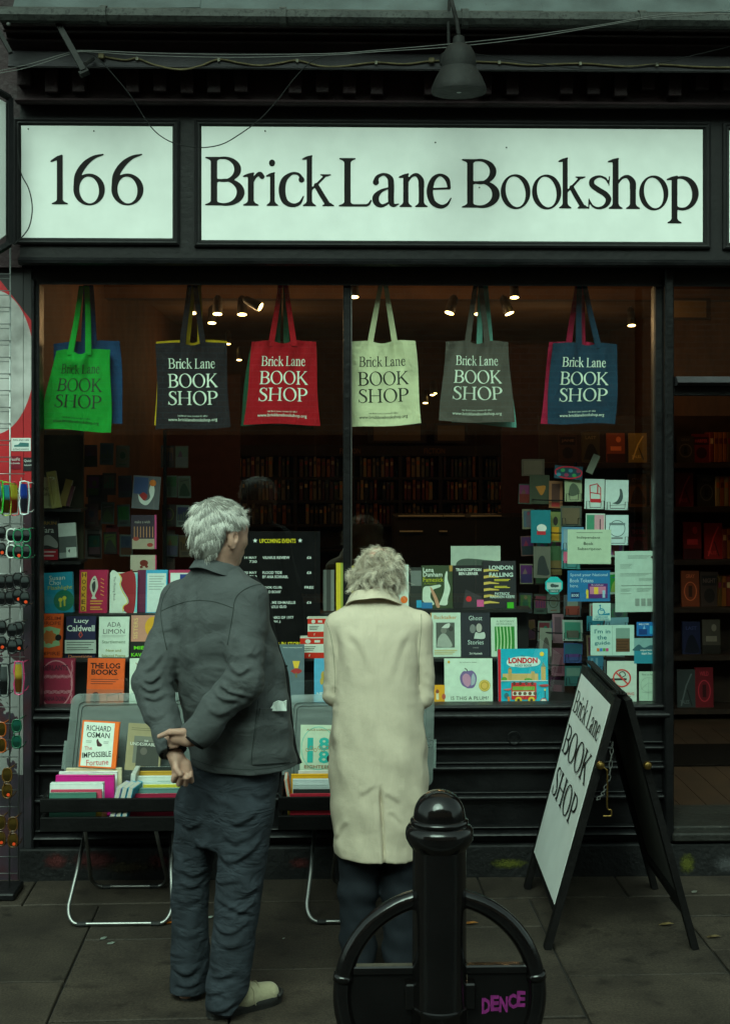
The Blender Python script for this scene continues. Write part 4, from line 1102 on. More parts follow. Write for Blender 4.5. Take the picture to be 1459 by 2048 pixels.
# ---- left half, middle row
book(71,1228,124,1318,Y2,(232,92,30),'orange book with a teal panel and sunburst at the left of the middle row',
  [('t','MUSLIM',.5,.90,.075,.86,(140,45,18)),('t','EUROPE',.5,.79,.075,.86,(140,45,18)),('p',[(.08,.30),(.5,.24),(.92,.30),(.86,.48),(.92,.66),(.5,.72),(.08,.66),(.14,.48)],(150,190,140))]+
  [('p',[(.5+.30*math.cos(k*math.pi/8)*(1 if k%2 else .75), .48+.17*math.sin(k*math.pi/8)*(1 if k%2 else .75)) for k in range(16)],(200,110,50)),('e',.85,.47,.12,.07,BK),('t','EMPIRE',.5,.12,.075,.86,(140,45,18))])
book(131,1233,190,1318,Y2,(34,34,72),'navy book with white rounded title lettering and a white paper band',
  [('t','Lucy',.52,.88,.13,.5,WH,.02),('t','Caldwell',.5,.72,.14,.94,WH,.02),('l',[(.5,.64),(.44,.56),(.5,.50),(.56,.56),(.5,.64)],.03,(210,80,60)),('t','Devotions',.5,.06,.07,.8,(220,140,90))], .02)
bnd = sheet('x',130,1280,192,1307,Y2-.01,None,None)
pb = solo('paper_band', MB().prism([bnd[1](0,0), bnd[1](1,0), bnd[1](1,1), bnd[1](0,1)], (0,.001,0)), ink(196,208,198), bnd[1](.5,0), 'white paper band with lines of print across the navy book', 'paper')
draw([('x',.06,.94,(.8,.62,.40,.25),.06,(90,95,90))], bnd[1], bnd[2], bnd[3], pb)
book(197,1234,257,1320,Y2,(212,226,212),'white book with thin grey serif capitals, third in the middle row',
  [('t','ADA',.5,.82,.11,.46,(70,76,70),-.004),('t','LIMON',.5,.66,.11,.72,(70,76,70),-.004),('l',[(.66,.745),(.70,.765)],.015,(70,76,70)),('x',.1,.9,(.56,.53),.008,(160,170,160)),('t','Startlement',.5,.42,.07,.78,(130,150,130)),('t','New and',.5,.22,.06,.5,(150,150,70)),('t','Selected Poems',.5,.10,.06,.78,(150,150,70))], .02)
book(262,1231,312,1283,Y2,(196,138,118),'dusty pink book with vertical lettering, beside the man',[('t','SISTERS',.18,.5,.16,.8,(225,190,130),.01,90),('e',.9,.55,.35,.4,(215,160,40))])
book(260,1284,312,1318,Y2-.03,(22,24,22),'small black book with lime green capitals',[('t','MIEKO',.55,.66,.2,.8,(110,215,30),.02),('t','KAWAKAMI',.6,.25,.2,1.1,(110,215,30),.02)])
# ---- left half, top row
book(88,1145,145,1226,Y3,(30,148,176),'teal blue book with a green hill and two small figures',
  [('t','Susan',.46,.87,.11,.56,(225,235,215),-.002),('t','Choi',.38,.75,.11,.40,(225,235,215),-.002),('t','Flashlight',.56,.61,.12,.86,(205,205,60),0),('e',.68,.30,.36,.26,(24,120,92)),('e',.56,.32,.07,.05,(215,205,60)),('r',.53,.14,.59,.28,(200,195,70)),('e',.70,.36,.07,.05,(215,205,60)),('r',.67,.16,.73,.33,(200,195,70))], .03, tilt=3)
book(158,1140,214,1226,Y3,(176,24,74),'magenta book with yellow lettered strip and a fish',
  [('r',.06,.04,.26,.95,(214,160,40))]+[('t',c,.16,.88-.155*i,.10,.14,(60,20,20),.01) for i,c in enumerate('HOOKED')]+
  [('c',[(.48,.40),(.38,.58),(.42,.76),(.55,.86),(.64,.74),(.66,.58),(.56,.40),(.62,.33),(.44,.33),(.48,.40)],(205,205,190)),('c',[(.47,.50),(.45,.66),(.55,.74),(.58,.60),(.53,.48),(.47,.50)],(60,60,60)),('e',.52,.78,.03,.02,BK)]+[('l',[(.76,.80-.09*i),(.88,.76-.09*i)],.03,(230,150,80)) for i in range(5)]+[('x',.40,.85,(.26,.20,.12,.07),.03,(225,150,70))], .035, tilt=0)
book(219,1145,274,1226,Y3,(214,226,212),'white book with a red and yellow silhouette and pale blue edge',
  [('r',.12,.02,1,.98,(120,195,205)),('c',[(.34,.97),(.44,.84),(.40,.70),(.52,.52),(.66,.36),(.68,.24),(.52,.16),(.55,.04),(.9,.04),(.9,.96),(.34,.97)],(150,30,40)),('c',[(.02,.02),(.5,.03),(.49,.16),(.63,.25),(.60,.37),(.46,.52),(.36,.70),(.40,.84),(.30,.98),(.02,.98),(.02,.02)],(214,226,212)),('l',curve_poly([(.50,.03),(.50,.16),(.645,.25),(.61,.37),(.47,.52),(.37,.70),(.41,.84),(.31,.98)]),.035,(225,200,60)),('t','The Moving Book',.16,.6,.10,.6,(50,60,55),0,-90)], .03)
book(274,1140,296,1226,Y3+.02,(120,26,70),'dark magenta book spine next to the silhouette cover',[('r',.2,.0,.8,1,(96,24,62))], .04)
book(291,1140,334,1226,Y3,(60,160,200),'pale book with sky blue frame behind the man\'s shoulder',[('r',.06,.02,.94,.92,(205,220,215)),('x',.14,.86,(.84,.78,.72,.66,.6,.54),.02,(150,165,160))])
book(337,1140,400,1226,Y3,(175,45,85),'pink framed book just left of the man\'s collar',[('r',.05,.02,.96,.93,(210,222,214)),('r',.35,.78,.96,.90,(40,60,130))])
# ---- left half, upper books towards the side wall
Yu = .46
shl = thing('corner_shelf', 'dark shelf holding travel guides in the left corner of the window', 'shelf', (PX(110,Yu), Yu, 0.9))
for py in (1016, 1120):
    part('tread', MB().box((IX0+.01, Yu-.04, PZ(py,Yu)-.014), (PX(165,Yu), Yu+.14, PZ(py,Yu)-.001)), M_DARK, shl)
part('upright', MB().box((IX0+.01, Yu+.10, PZ(1400,Yu)), (PX(160,Yu), Yu+.12, PZ(860,Yu))), mat('olive_backing', (.035,.030,.014), .8, .2), shl)
book(76,954,110,1016,Yu,(190,200,150),'pale green city food guide in the left corner',[('t','LONDON',.5,.62,.10,.86,(70,80,50)),('t','CHEAP EATS',.5,.44,.10,.9,(70,80,50))])
book(97,942,116,1016,Yu-.02,(176,170,96),'yellowish guide leaning against the pale green food guide',[('l',[(.3,.1),(.3,.9)],.05,(120,110,60))], tilt=10)
book(70,1034,116,1120,Yu,(50,48,50),'black book with pale nude photograph and red paper strip',[('t','PERKIN',.5,.86,.07,.8,(170,130,50)),('t','Tara',.5,.70,.13,.6,(205,212,205)),('c',[(.05,.30),(.3,.52),(.6,.58),(.95,.42),(.95,.28),(.5,.34),(.05,.30)],(150,152,148)),('r',0,0,1,.25,(165,24,40)),('x',.1,.9,(.17,.08),.035,(220,190,190))])
book(117,1046,152,1116,Yu-.01,(150,160,155),'grey and white photograph book with a small white label',[('r',0,.62,1,1,(205,215,208)),('r',0,.16,1,.62,(90,96,94)),('r',.40,.02,.98,.30,(212,222,214)),('p',[(.5,.2),(.62,.26),(.6,.14)],BK)], tilt=4)
book(113,868,156,918,Yu+.10,(120,108,112),'dim grey book with a round mark on the upper left shelf',[('r',.2,.6,.7,1,(60,50,58)),('e',.6,.3,.12,.12,(40,36,40))])
for i,(x,cl,lb) in enumerate(((124,(140,120,60),'ochre'),(130,(96,50,60),'plum'),(120,(150,140,80),'straw'))):
    book(x,958+i*12,x+14,1012,Yu+.04+i*.01,cl,'thin %s booklet leaning in the left corner shelf' % lb, tilt=-14)
# ---- left half: revolving stand of greeting cards inside the window
def wire_stand(name, label, px, py0, py1, Y):
    c = P(px, py1, Y); t = thing(name, label, 'card stand', c)
    part('pole', MB().tube([c, P(px, py0, Y)], .009, 8), M_WIRE, t)
    part('base', MB().lathe([(.12,0),(.12,.012),(.02,.03)], c, 24), M_WIRE, t)
    return t
Yc = .62
cs = wire_stand('card_stand', 'tall dark revolving card stand behind the man\'s left', 330, 860, 1412, Yc)
def card(x0, y0, x1, y1, Y, col, label, art=(), tilt=0.0, turn=0.0, group=None, name='greeting_card', cat='card'):
    a = P(x0, y1, Y); b = P(x1, y0, Y); w, h = b.x-a.x, b.z-a.z; base = Vector(((a.x+b.x)/2, Y, a.z))
    ct, st_ = math.cos(R(tilt)), math.sin(R(tilt)); cu, su = math.cos(R(turn)), math.sin(R(turn))
    def loc(u, v, d=0.0):
        x, z = (u-.5)*w, (v-.5)*h; x, z = x*ct-z*st_, x*st_+z*ct+h/2
        return base + Vector((x*cu+d*su*0-(-d)*su, x*su-d*cu, z))
    nrm = (loc(.5,.5,1)-loc(.5,.5,0)).normalized(); q = [loc(0,0), loc(1,0), loc(1,1), loc(0,1)]
    o = solo(name, MB().prism(q, -nrm*.0015), ink(*col), base, label, cat, group)
    draw(art, loc, w, h, o, name='picture')
    return o
card(265,952,320,1018,Yc-.12,(90,92,96),'card with a bearded white figure in blue and red on the dark stand',[('r',.04,.45,.55,.95,(52,70,110)),('c',[(.2,.45),(.45,.25),(.65,.35),(.6,.6),(.7,.8),(.8,.6),(.75,.35),(.55,.12),(.3,.2),(.2,.45)],(205,212,205)),('e',.72,.8,.12,.1,(200,110,40)),('c',[(.25,.4),(.45,.25),(.55,.4),(.4,.5),(.25,.4)],(150,40,40))],-4)
card(262,1030,313,1098,Yc-.12,(52,44,56),'dark card with candles on a cake and a pink edge',[('r',.93,0,1,1,(190,70,120))]+[('r',.12+.12*i,.34,.15+.12*i,.66,(180,130,90)) for i in range(7)]+[('r',.05,.0,.92,.30,(160,150,130)),('e',.2,.3,.12,.06,(150,60,50)),('e',.75,.12,.12,.06,(150,60,50)),('t','make a wish',.45,.8,.08,.6,(150,150,140))])
card(261,1110,313,1142,Yc-.12,(176,168,150),'cream card with brown spots and a pink edge above the display books',[('r',.95,0,1,1,(190,60,100)),('e',.52,.5,.16,.2,(110,40,30)),('e',.42,.25,.06,.08,(110,40,30)),('e',.62,.28,.06,.08,(110,40,30)),('r',0,0,.08,.1,(150,40,40))])
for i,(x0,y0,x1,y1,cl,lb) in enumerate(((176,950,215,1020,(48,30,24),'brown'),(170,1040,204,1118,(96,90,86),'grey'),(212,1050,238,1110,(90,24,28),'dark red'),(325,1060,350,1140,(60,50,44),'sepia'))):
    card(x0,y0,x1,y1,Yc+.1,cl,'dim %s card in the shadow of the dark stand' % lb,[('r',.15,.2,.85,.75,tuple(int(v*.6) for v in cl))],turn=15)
# ---- events board
Ye = .30
ebx, efn, ew, eh = sheet('x',452,1063,640,1345,Ye,None,None)
eb = thing('events_board', 'black board listing upcoming events in white and yellow capitals', 'board', efn(.5,0))
part('panel', MB().prism([efn(0,0),efn(1,0),efn(1,1),efn(0,1)], (0,.012,0)), mat('chalkboard', (.006,.0055,.006), .8, .3, 12, spec=.08), eb)
ey = lambda py: (1345-py)/282.0
exx = lambda px: (px-452)/188.0
def star(cx, cy, r): return ('p',[(cx+(r if k%2==0 else r*.42)*math.sin(k*math.pi/5), cy+(r if k%2==0 else r*.42)*math.cos(k*math.pi/5)*ew/eh) for k in range(10)],(232,238,234))
rows = [star(exx(510),ey(1081),.026), star(exx(600),ey(1081),.026), ('t','UPCOMING EVENTS',exx(555),ey(1081.5),.029,.385,(225,205,40),.02)]
for py, day, t1_, t2_, pr_ in ((1115,'14 MAY','Vilnius Review','','£6'),(1145,'20 MAY','Flood Tide','by Ana Schnabl','£6'),(1175,'22 MAY','Book Club;','Wild Boar\'','FREE'),(1205,'28 MAY','Call Me Ishmaelle','by Xiaolu Guo','£6'),(1235,'3 JUNE','Chroniks of 1977','by Mark J.','£6')):
    rows.append(('t',day,exx(501),ey(py),.018,.13,(225,232,226))); rows.append(('t','730',exx(506),ey(py+8),.018,.08,(225,232,226)))
    wd = .0205*len(t1_)
    rows.append(('t',t1_.upper(),exx(525)+wd/2,ey(py),.019,wd,(232,238,234)))
    if t2_: rows.append(('t',t2_.upper(),exx(525)+.0195*len(t2_)/2,ey(py+8.5),.019,.0195*len(t2_),(232,238,234)))
    rows.append(('t',pr_,exx(618),ey(py),.018,.024*len(pr_),(232,238,234)))
rows.append(('t','ONLINE & IN-STORE',exx(560),ey(1288),.028,.46,(225,205,40),.02))
draw(rows, efn, ew, eh, eb)
# ---- red and white boxed sets stacked before the board
for i,(x0,y0,x1,y1,lb) in enumerate(((615,1236,660,1275,'red and white card box, upper of the stacked pair by the woman'),(600,1275,662,1318,'red and white card box, lower of the stacked pair by the woman'))):
    book(x0,y0,x1,y1,Y2-.05,(214,218,206),lb,[('r',0,.70,1,.97,(206,44,24)),('r',0,.02,1,.30,(206,44,24)),('e',.25,.82,.09,.10,(214,218,206)),('r',.46,.77,.64,.88,(214,218,206)),('x',.08,.5,(.56,.48,.40),.03,(90,90,80)),('t','f',.3,.16,.12,.06,(230,220,200))],.06,0,name='boxed_set',cat='box')

# ---- right half, behind the woman
book(646,1140,668,1222,Y3,(120,126,122),'grey book spine left of the window mullion',[('r',.3,.0,.7,1,(60,64,62))])
book(672,1126,690,1222,Y3-.02,(214,190,40),'yellow book spine at the mullion',[('r',.5,0,1,1,(150,160,60))])
book(702,1132,760,1217,Y3,(226,210,50),'yellow book mostly hidden by the woman\'s hair',[('t','YES',.4,.3,.1,.6,(60,50,30))])
book(762,1130,817,1217,Y3,(208,224,214),'pale mint book with a round orange sticker beside the woman\'s hair',[('e',.83,.20,.13,.085,(236,110,30)),('t','Truth',.4,.22,.08,.5,(120,150,120)),('x',.1,.9,(.9,.86),.01,(140,160,150))])
book(819,1135,846,1217,Y3+.01,(40,44,40),'dark framed photo book with a blue tab',[('r',.1,.55,.9,.92,(110,116,112)),('r',.5,.02,.98,.20,(40,150,190))])
book(843,1131,905,1217,Y3,(52,66,40),'dark green book with a pair of legs in pale tights',
  [('t','Lena',.22,.90,.10,.34,(214,224,210)),('t','Dunham',.36,.79,.10,.62,(214,224,210)),('t','Famesick',.38,.67,.10,.66,(170,170,30)),('t','A Memoir',.28,.58,.05,.4,(120,130,40)),
   ('c',[(.02,.18),(.06,.48),(.30,.52),(.58,.55),(.60,.50),(.34,.42),(.28,.26),(.40,.10),(.20,.08),(.02,.18)],(196,208,190)),('c',[(.55,.08),(.72,.40),(.74,.70),(.80,.86),(.84,.82),(.84,.66),(.92,.46),(.84,.22),(.80,.08),(.55,.08)],(200,212,194)),('c',[(.26,.52),(.36,.44),(.50,.24),(.58,.04),(.48,.03),(.40,.22),(.30,.40),(.26,.52)],(190,140,112)),('r',.0,.0,.34,.14,(40,110,160)),('r',.9,.86,1,1,(170,130,60))], tilt=0)
book(906,1131,968,1217,Y3,(22,20,22),'black book with white capitals, red dot and pink tab',[('t','TRANSCRIPTION',.5,.90,.065,.82,WH,.02),('t','BEN LERNER',.5,.81,.065,.62,WH,.02),('p',[(.3,.02),(.4,.44),(.9,.28),(1,.1),(1,.02)],(52,48,52)),('e',.50,.22,.09,.065,(206,36,46)),('r',.76,.04,.98,.20,(206,84,140))])
book(966,1122,1032,1217,Y3,(34,34,38),'black and gold striped book with pale heavy capitals',
  [('p',[(.02,.82-.135*i),(.2,.835-.135*i),(.48,.80-.135*i),(.48,.785-.135*i),(.2,.785-.135*i),(.02,.765-.135*i)],(206,176,84)) for i in range(6)]+
  [('t','LONDON',.55,.86,.085,.72,(196,214,206),.03),('t','FALLING',.55,.71,.085,.72,(196,214,206),.03),('t','PATRICK',.58,.31,.055,.46,(196,214,206),.02),('t','RADDEN KEEFE',.58,.245,.055,.74,(196,214,206),.02),('x',.34,.82,(.60,.575,.455,.43),.016,(206,190,60)),('r',.72,.0,.92,.13,(60,170,30))], .035)
pc = sheet('x',901,1092,1000,1142,Y3+.06,None,None)
o = solo('framed_print', MB().prism([pc[1](0,0),pc[1](1,0),pc[1](1,1),pc[1](0,1)],(0,.008,0)), ink(170,184,170), pc[1](.5,0), 'pale mounted print of a dark stone behind the striped book', 'print')
draw([('c',[(.1,.0),(.12,.35),(.3,.5),(.7,.44),(.92,.36),(.95,.0),(.1,.0)],(74,84,76))], pc[1], pc[2], pc[3], o, name='picture')
# middle row right
book(861,1226,921,1315,Y2,(196,212,196),'pale green book with a black and white portrait of two sitters',[('t','Backtalker',.5,.90,.08,.76,(196,150,100)),('r',.18,.22,.80,.78,(84,88,82)),('c',[(.2,.24),(.26,.44),(.42,.54),(.58,.46),(.7,.24),(.2,.24)],(160,166,156)),('e',.44,.60,.10,.07,(120,120,112)),('e',.68,.64,.08,.06,(60,60,56)),('c',[(.36,.66),(.5,.74),(.64,.76),(.6,.66),(.36,.66)],(200,206,196)),('x',.12,.88,(.15,.11,.07),.018,(200,180,120)),('r',0,0,.03,1,(190,140,60))])
book(922,1226,980,1315,Y2,(40,42,50),'charcoal book with two faces and pale lettering',[('t','Ghost',.5,.88,.10,.46,(196,212,204),0),('t','Stories',.5,.34,.10,.54,(196,212,204),0),('e',.40,.64,.10,.10,(120,122,120)),('c',[(.44,.42),(.5,.56),(.62,.54),(.8,.56),(.80,.42),(.44,.42)],(190,198,190)),('e',.62,.66,.10,.10,(170,166,158)),('t','a memoir',.5,.22,.03,.2,(150,150,150)),('t','Siri Hustvedt',.5,.09,.045,.44,(210,216,210),.015)])
book(982,1236,1034,1315,Y2,(190,210,190),'pale book with a green woodland picture, right end of the middle row',[('t','A BOTANY',.55,.91,.05,.7,(120,140,120)),('t','OF WALKING',.5,.84,.05,.6,(120,140,120)),('r',.14,.16,.90,.78,(44,130,48))]+[('c',[(.2+.13*i,.18),(.23+.13*i,.45),(.2+.13*i,.76),(.24+.13*i,.76),(.27+.13*i,.45),(.25+.13*i,.18),(.2+.13*i,.18)],(176,206,160)) for i in range(5)])
# bottom row right
book(852,1371,890,SILL-1,Y1,(226,160,30),'small orange picture book at the woman\'s right elbow',[('r',.52,.3,.66,.65,(220,214,180)),('e',.59,.7,.09,.1,(150,80,60)),('e',.92,.45,.1,.14,(190,90,70))])
book(889,1318,985,1411,Y1,(206,224,206),'square white picture book with a watercolour plum and a gold seal',
  [('t','by a picture maker',.5,.92,.028,.36,(110,120,110)),('c',[(.48,.36),(.36,.44),(.32,.60),(.38,.72),(.48,.73),(.58,.74),(.66,.64),(.66,.50),(.60,.38),(.48,.36)],(120,100,150)),('c',[(.48,.39),(.40,.46),(.37,.60),(.44,.68),(.53,.62),(.54,.46),(.48,.39)],(196,140,170)),('c',[(.55,.42),(.56,.60),(.60,.68),(.64,.58),(.62,.46),(.55,.42)],(170,180,190)),('l',[(.48,.73),(.46,.77),(.42,.79)],.02,(60,56,50)),('e',.83,.42,.12,.125,(196,160,60)),('o',.83,.42,.105,.11,.012,(236,210,120)),('e',.83,.42,.06,.065,(222,180,90)),
   ('t','IS THIS A PLUM?',.52,.155,.075,.78,(44,56,46),-.004),('e',.09,.93,.025,.03,(220,170,50))])
book(996,1299,1096,1410,Y1,(18,170,196),'sky blue children\'s book with LONDON in red letters and a red bus',
  [('r',0,0,.055,1,(206,30,44)),('e',.5,.77,.33,.10,(206,232,226)),('e',.32,.76,.15,.08,(206,232,226)),('e',.70,.77,.15,.08,(206,232,226)),('t','LONDON',.5,.795,.105,.58,(206,36,46),.05),('t','NOISY BOOK',.51,.705,.04,.34,(50,90,96),.02),('e',.88,.91,.045,.04,(236,200,50)),('t','The',.5,.875,.03,.08,(60,110,120)),
   ('r',.09,.44,.80,.56,(212,176,112)),('r',.20,.44,.27,.64,(200,162,96)),('r',.66,.44,.73,.60,(200,162,96)),('r',.86,.44,.95,.68,(206,170,104)),('p',[(.86,.68),(.905,.77),(.95,.68)],(120,150,130)),('p',[(.20,.64),(.235,.68),(.27,.64)],(150,130,90)),('e',.12,.46,.06,.04,(90,160,60)),('e',.6,.45,.08,.03,(90,160,60)),('r',.055,.425,.99,.44,(214,232,226)),
   ('r',.26,.10,.76,.40,(206,44,46)),('r',.28,.26,.73,.33,(120,170,70)),('r',.28,.165,.73,.24,(226,230,214)),('e',.40,.085,.07,.062,(226,190,40)),('e',.66,.085,.07,.062,(226,190,40)),('e',.40,.085,.03,.028,(70,60,40)),('e',.66,.085,.03,.028,(70,60,40))]+
  [('e',.33+.10*i,.205,.035,.03,(110,70,50)) for i in range(5)]+[('e',.32+.12*i,.385,.028,.03,(90,60,50)) for i in range(4)]+[('e',.90,.06,.07,.06,(226,226,214)),('o',.90,.06,.07,.06,.015,(206,80,60)),('c',[(.80,.36),(.86,.33),(.98,.33),(.98,.37),(.80,.36)],(190,60,60)),('e',.16,.17,.045,.05,(60,110,120)),('r',.18,.06,.23,.15,(220,130,60)),('c',[(.08,.28),(.2,.26),(.26,.30),(.08,.28)],(214,120,110)),('l',[(.93,.12),(.93,.26)],.015,(50,60,50)),('e',.93,.27,.02,.02,(220,200,90))], .02, lean=5)

# ---- revolving postcard stand on the right
Yp = .34
ps_ = wire_stand('postcard_stand', 'tall wire postcard stand filling the right end of the window', 1150, 925, 1408, Yp+.14)
for py in (1002, 1068, 1140, 1205, 1270, 1335, 1395):
    z = PZ(py, Yp); c = Vector((PX(1150, Yp+.14), Yp+.14, z))
    part('wire_ring', MB().tube([c + Vector((.21*math.cos(R(i*15)), .12*math.sin(R(i*15)), 0)) for i in range(24)], .003, 5, None, True), M_WIRE, ps_, True)
def pocket(x0, x1, py, Y):
    z0 = PZ(py, Y); a, b = PX(x0, Y), PX(x1, Y); h = .034
    part('wire_pocket', MB().tube([(a,Y+.02,z0),(a,Y-.012,z0),(a,Y-.012,z0+h),(a+.014,Y-.012,z0+h),(a+.016,Y-.012,z0+.004),(b-.016,Y-.012,z0+.004),(b-.014,Y-.012,z0+h),(b,Y-.012,z0+h),(b,Y-.012,z0),(b,Y+.02,z0)], .0016, 5), M_WIRE, ps_)
LB = (150,172,176)
cards = [
 (1128,960,1163,1003,Yp,(150,160,128),'scribbled grey',[('c',[(.2,.3),(.3,.7),(.5,.85),(.75,.7),(.85,.4),(.5,.25),(.2,.3)],(80,90,74))]),
 (1168,958,1208,1018,Yp-.01,(196,214,208),'white with a red bus outline',[('l',[(.25,.78),(.62,.84),(.80,.70),(.82,.22),(.30,.24),(.25,.78)],.05,(190,40,50)),('l',[(.26,.55),(.8,.5)],.05,(190,40,50)),('r',.28,.22,.82,.34,(190,40,50)),('r',.62,.5,.68,.8,(190,40,50))]),
 (1209,960,1256,1020,Yp-.012,(196,214,210),'white with a grey pigeon drawing',[('c',[(.3,.22),(.5,.3),(.62,.5),(.62,.70),(.72,.66),(.76,.4),(.6,.2),(.3,.22)],(70,84,84)),('l',[(.2,.15),(.9,.18)],.02,(90,100,100))]),
 (1170,1027,1209,1082,Yp-.01,(190,206,196),'green and pink street picture',[('r',.05,.2,.45,.95,(70,140,110)),('r',.45,.1,.95,.95,(200,150,160)),('r',.72,.1,.78,.8,(90,70,80))]),
 (1210,1030,1256,1090,Yp-.012,(190,212,212),'white with a grey cottage drawing',[('o',.5,.55,.36,.28,.03,(80,98,100)),('r',.15,.66,.85,.74,(110,128,130)),('r',.25,.2,.75,.26,(120,130,130))]),
 (1120,1012,1162,1052,Yp,(64,70,62),'dark landscape tilted',[('r',.08,.1,.9,.9,(92,80,60))]),
 (1097,962,1124,1016,Yp+.06,(130,86,56),'brown portrait',[('r',.2,.1,.8,.9,(70,40,30)),('r',.2,.05,.8,.2,(150,40,40))]),
 (1061,1020,1100,1086,Yp+.05,(20,110,122),'plain teal',[('e',.55,.45,.25,.12,(200,205,200)),('r',.3,.25,.75,.36,(170,40,50))]),
 (1098,1024,1122,1084,Yp+.07,(110,120,70),'yellow and black figure',[('r',.2,.05,.8,.5,(190,140,30)),('e',.5,.7,.2,.15,(40,36,30))]),
 (1122,1054,1166,1102,Yp-.005,(90,140,170),'pale blue bordered',[('r',.1,.1,.9,.9,(120,150,160))]),
 (1066,1093,1100,1156,Yp+.05,(88,88,78),'grey engraved',[('c',[(.2,.1),(.3,.6),(.6,.7),(.8,.4),(.9,.1),(.2,.1)],(40,44,44))]),
 (1100,1092,1122,1150,Yp+.07,(96,80,46),'ochre and green hill',[('r',0,.5,1,1,(50,80,50))]),
 (1122,1100,1160,1138,Yp-.005,(60,120,120),'blue sea',[('r',.1,.3,.5,.9,(190,90,120)),('r',.5,.3,.9,.9,(220,200,70))]),
 (1126,1190,1162,1234,Yp,(70,76,80),'grey market scene',[('r',.1,.1,.9,.5,(130,60,50)),('r',.2,.5,.8,.8,(120,130,120))]),
 (1124,1240,1164,1282,Yp-.005,(150,170,160),'green arch bordered',[('r',.1,.1,.9,.9,(60,130,110)),('r',.2,.15,.8,.5,(90,90,80))]),
 (1126,1286,1164,1326,Yp,(60,80,130),'violet evening skyline',[('r',.05,.4,.95,.95,(40,90,110)),('r',.1,.3,.9,.45,(90,60,120))]),
 (1128,1332,1162,1372,Yp,(46,90,90),'dark sea green',[('r',.1,.5,.9,.9,(90,120,110))]),
 (1172,1232,1206,1262,Yp+.02,(50,130,150),'teal seaside with a red dome',[('e',.7,.2,.2,.25,(190,40,40))]),
 (1208,1235,1256,1262,Yp+.02,(130,180,196),'pale blue with a red dome',[('e',.55,.1,.15,.3,(190,30,40))]),
 (1174,1312,1206,1350,Yp+.02,(60,130,160),'blue tower block',[('r',.2,.3,.35,.9,(120,170,190)),('r',.5,.3,.65,.9,(120,170,190))]),
 (1104,1228,1126,1286,Yp+.08,(120,90,100),'mauve portrait',[('r',.2,.3,.8,.9,(80,60,70))]),
 (1102,1296,1128,1352,Yp+.08,(110,70,84),'rose portrait',[('r',.2,.1,.8,.8,(90,50,64))]),
 (1078,1256,1102,1312,Yp+.06,(120,124,112),'pale sepia figures',[('c',[(.2,.0),(.4,.6),(.7,.6),(.9,0),(.2,0)],(70,66,60))]),
 (1100,1360,1128,1408,Yp+.08,(70,60,66),'dusky brown',[('r',.2,.2,.8,.8,(100,70,80))]),
 (1042,918,1088,952,Yp+.2,(84,72,60),'dim brown',[('r',.1,.1,.9,.9,(100,86,70))]),
 (1058,950,1098,1008,Yp+.14,(60,66,50),'dim green with an orange cup',[('c',[(.3,.6),(.8,.62),(.6,.3),(.3,.6)],(170,110,40))]),
]
for x0,y0,x1,y1,Y,cl,lb,art in cards:
    card(x0,y0,x1,y1,Y,cl,'postcard, %s, in the wire stand at the right' % lb, art, turn=(-18 if x0 < 1126 else 4), tilt=random.uniform(-1.2,1.2), group='postcards in the wire stand', name='postcard', cat='postcard')
    if x0 >= 1120: pocket(x0+3, x1-2, y1-1, Y-.004)
card(1108,932,1164,958,Yp-.02,(36,70,84),'multicoloured patterned card with a red border on top of the stand',[('o',.5,.5,.5,.5,.05,(190,40,60))]+[('e',.15+.14*i,.3+.35*(i%2),.08,.14,((60,130,150),(60,150,90),(150,60,90))[i%3]) for i in range(6)],-4)
card(1178,908,1192,948,Yp-.02,(120,124,110),'grey paper tag sticking up from the top of the stand',(),-24, name='paper_tag', cat='tag')

# ---- fill of the stands: further small cards, each with its own little picture
def small_art(rr):
    k_ = rr.randrange(6); c = lambda: (rr.randrange(40,190), rr.randrange(40,180), rr.randrange(40,170)); a, b, d = c(), c(), c()
    if k_ == 0: return [('r',.08,.08,.92,.92,a),('r',.08,.08,.92,.4,b),('e',.6,.62,.16,.14,d)]
    if k_ == 1: return [('r',.08,.1,.92,.9,a),('c',[(.1,.1),(.25,.5),(.5,.66),(.75,.45),(.9,.1),(.1,.1)],b),('l',[(.2,.75),(.8,.82)],.05,d)]
    if k_ == 2: return [('r',.1,.3,.9,.9,a)]+[('r',.14+.19*i,.32,.26+.19*i,.5+.1*rr.random()*3,b) for i in range(4)]+[('x',.2,.8,(.18,.12),.03,(60,60,60))]
    if k_ == 3: return [('o',.5,.55,.38,.30,.05,a),('e',.5,.55,.2,.16,b),('x',.25,.75,(.12,),.04,d)]
    if k_ == 4: return [('r',.06,.5,.94,.94,a),('r',.06,.06,.94,.5,b),('p',[(.2,.5),(.4,.8),(.6,.5)],d),('p',[(.5,.5),(.7,.7),(.85,.5)],a)]
    return [('r',.1,.1,.9,.9,a),('c',[(.35,.1),(.3,.5),(.4,.75),(.6,.75),(.7,.5),(.65,.1),(.35,.1)],b),('e',.5,.78,.12,.10,d)]
CN = [((170,186,176),'pale'),((120,140,140),'grey blue'),((150,130,100),'tan'),((90,110,100),'grey green'),((140,96,90),'dusty red'),((70,84,96),'slate'),((176,170,140),'cream'),((80,64,56),'brown')]
_used = {}
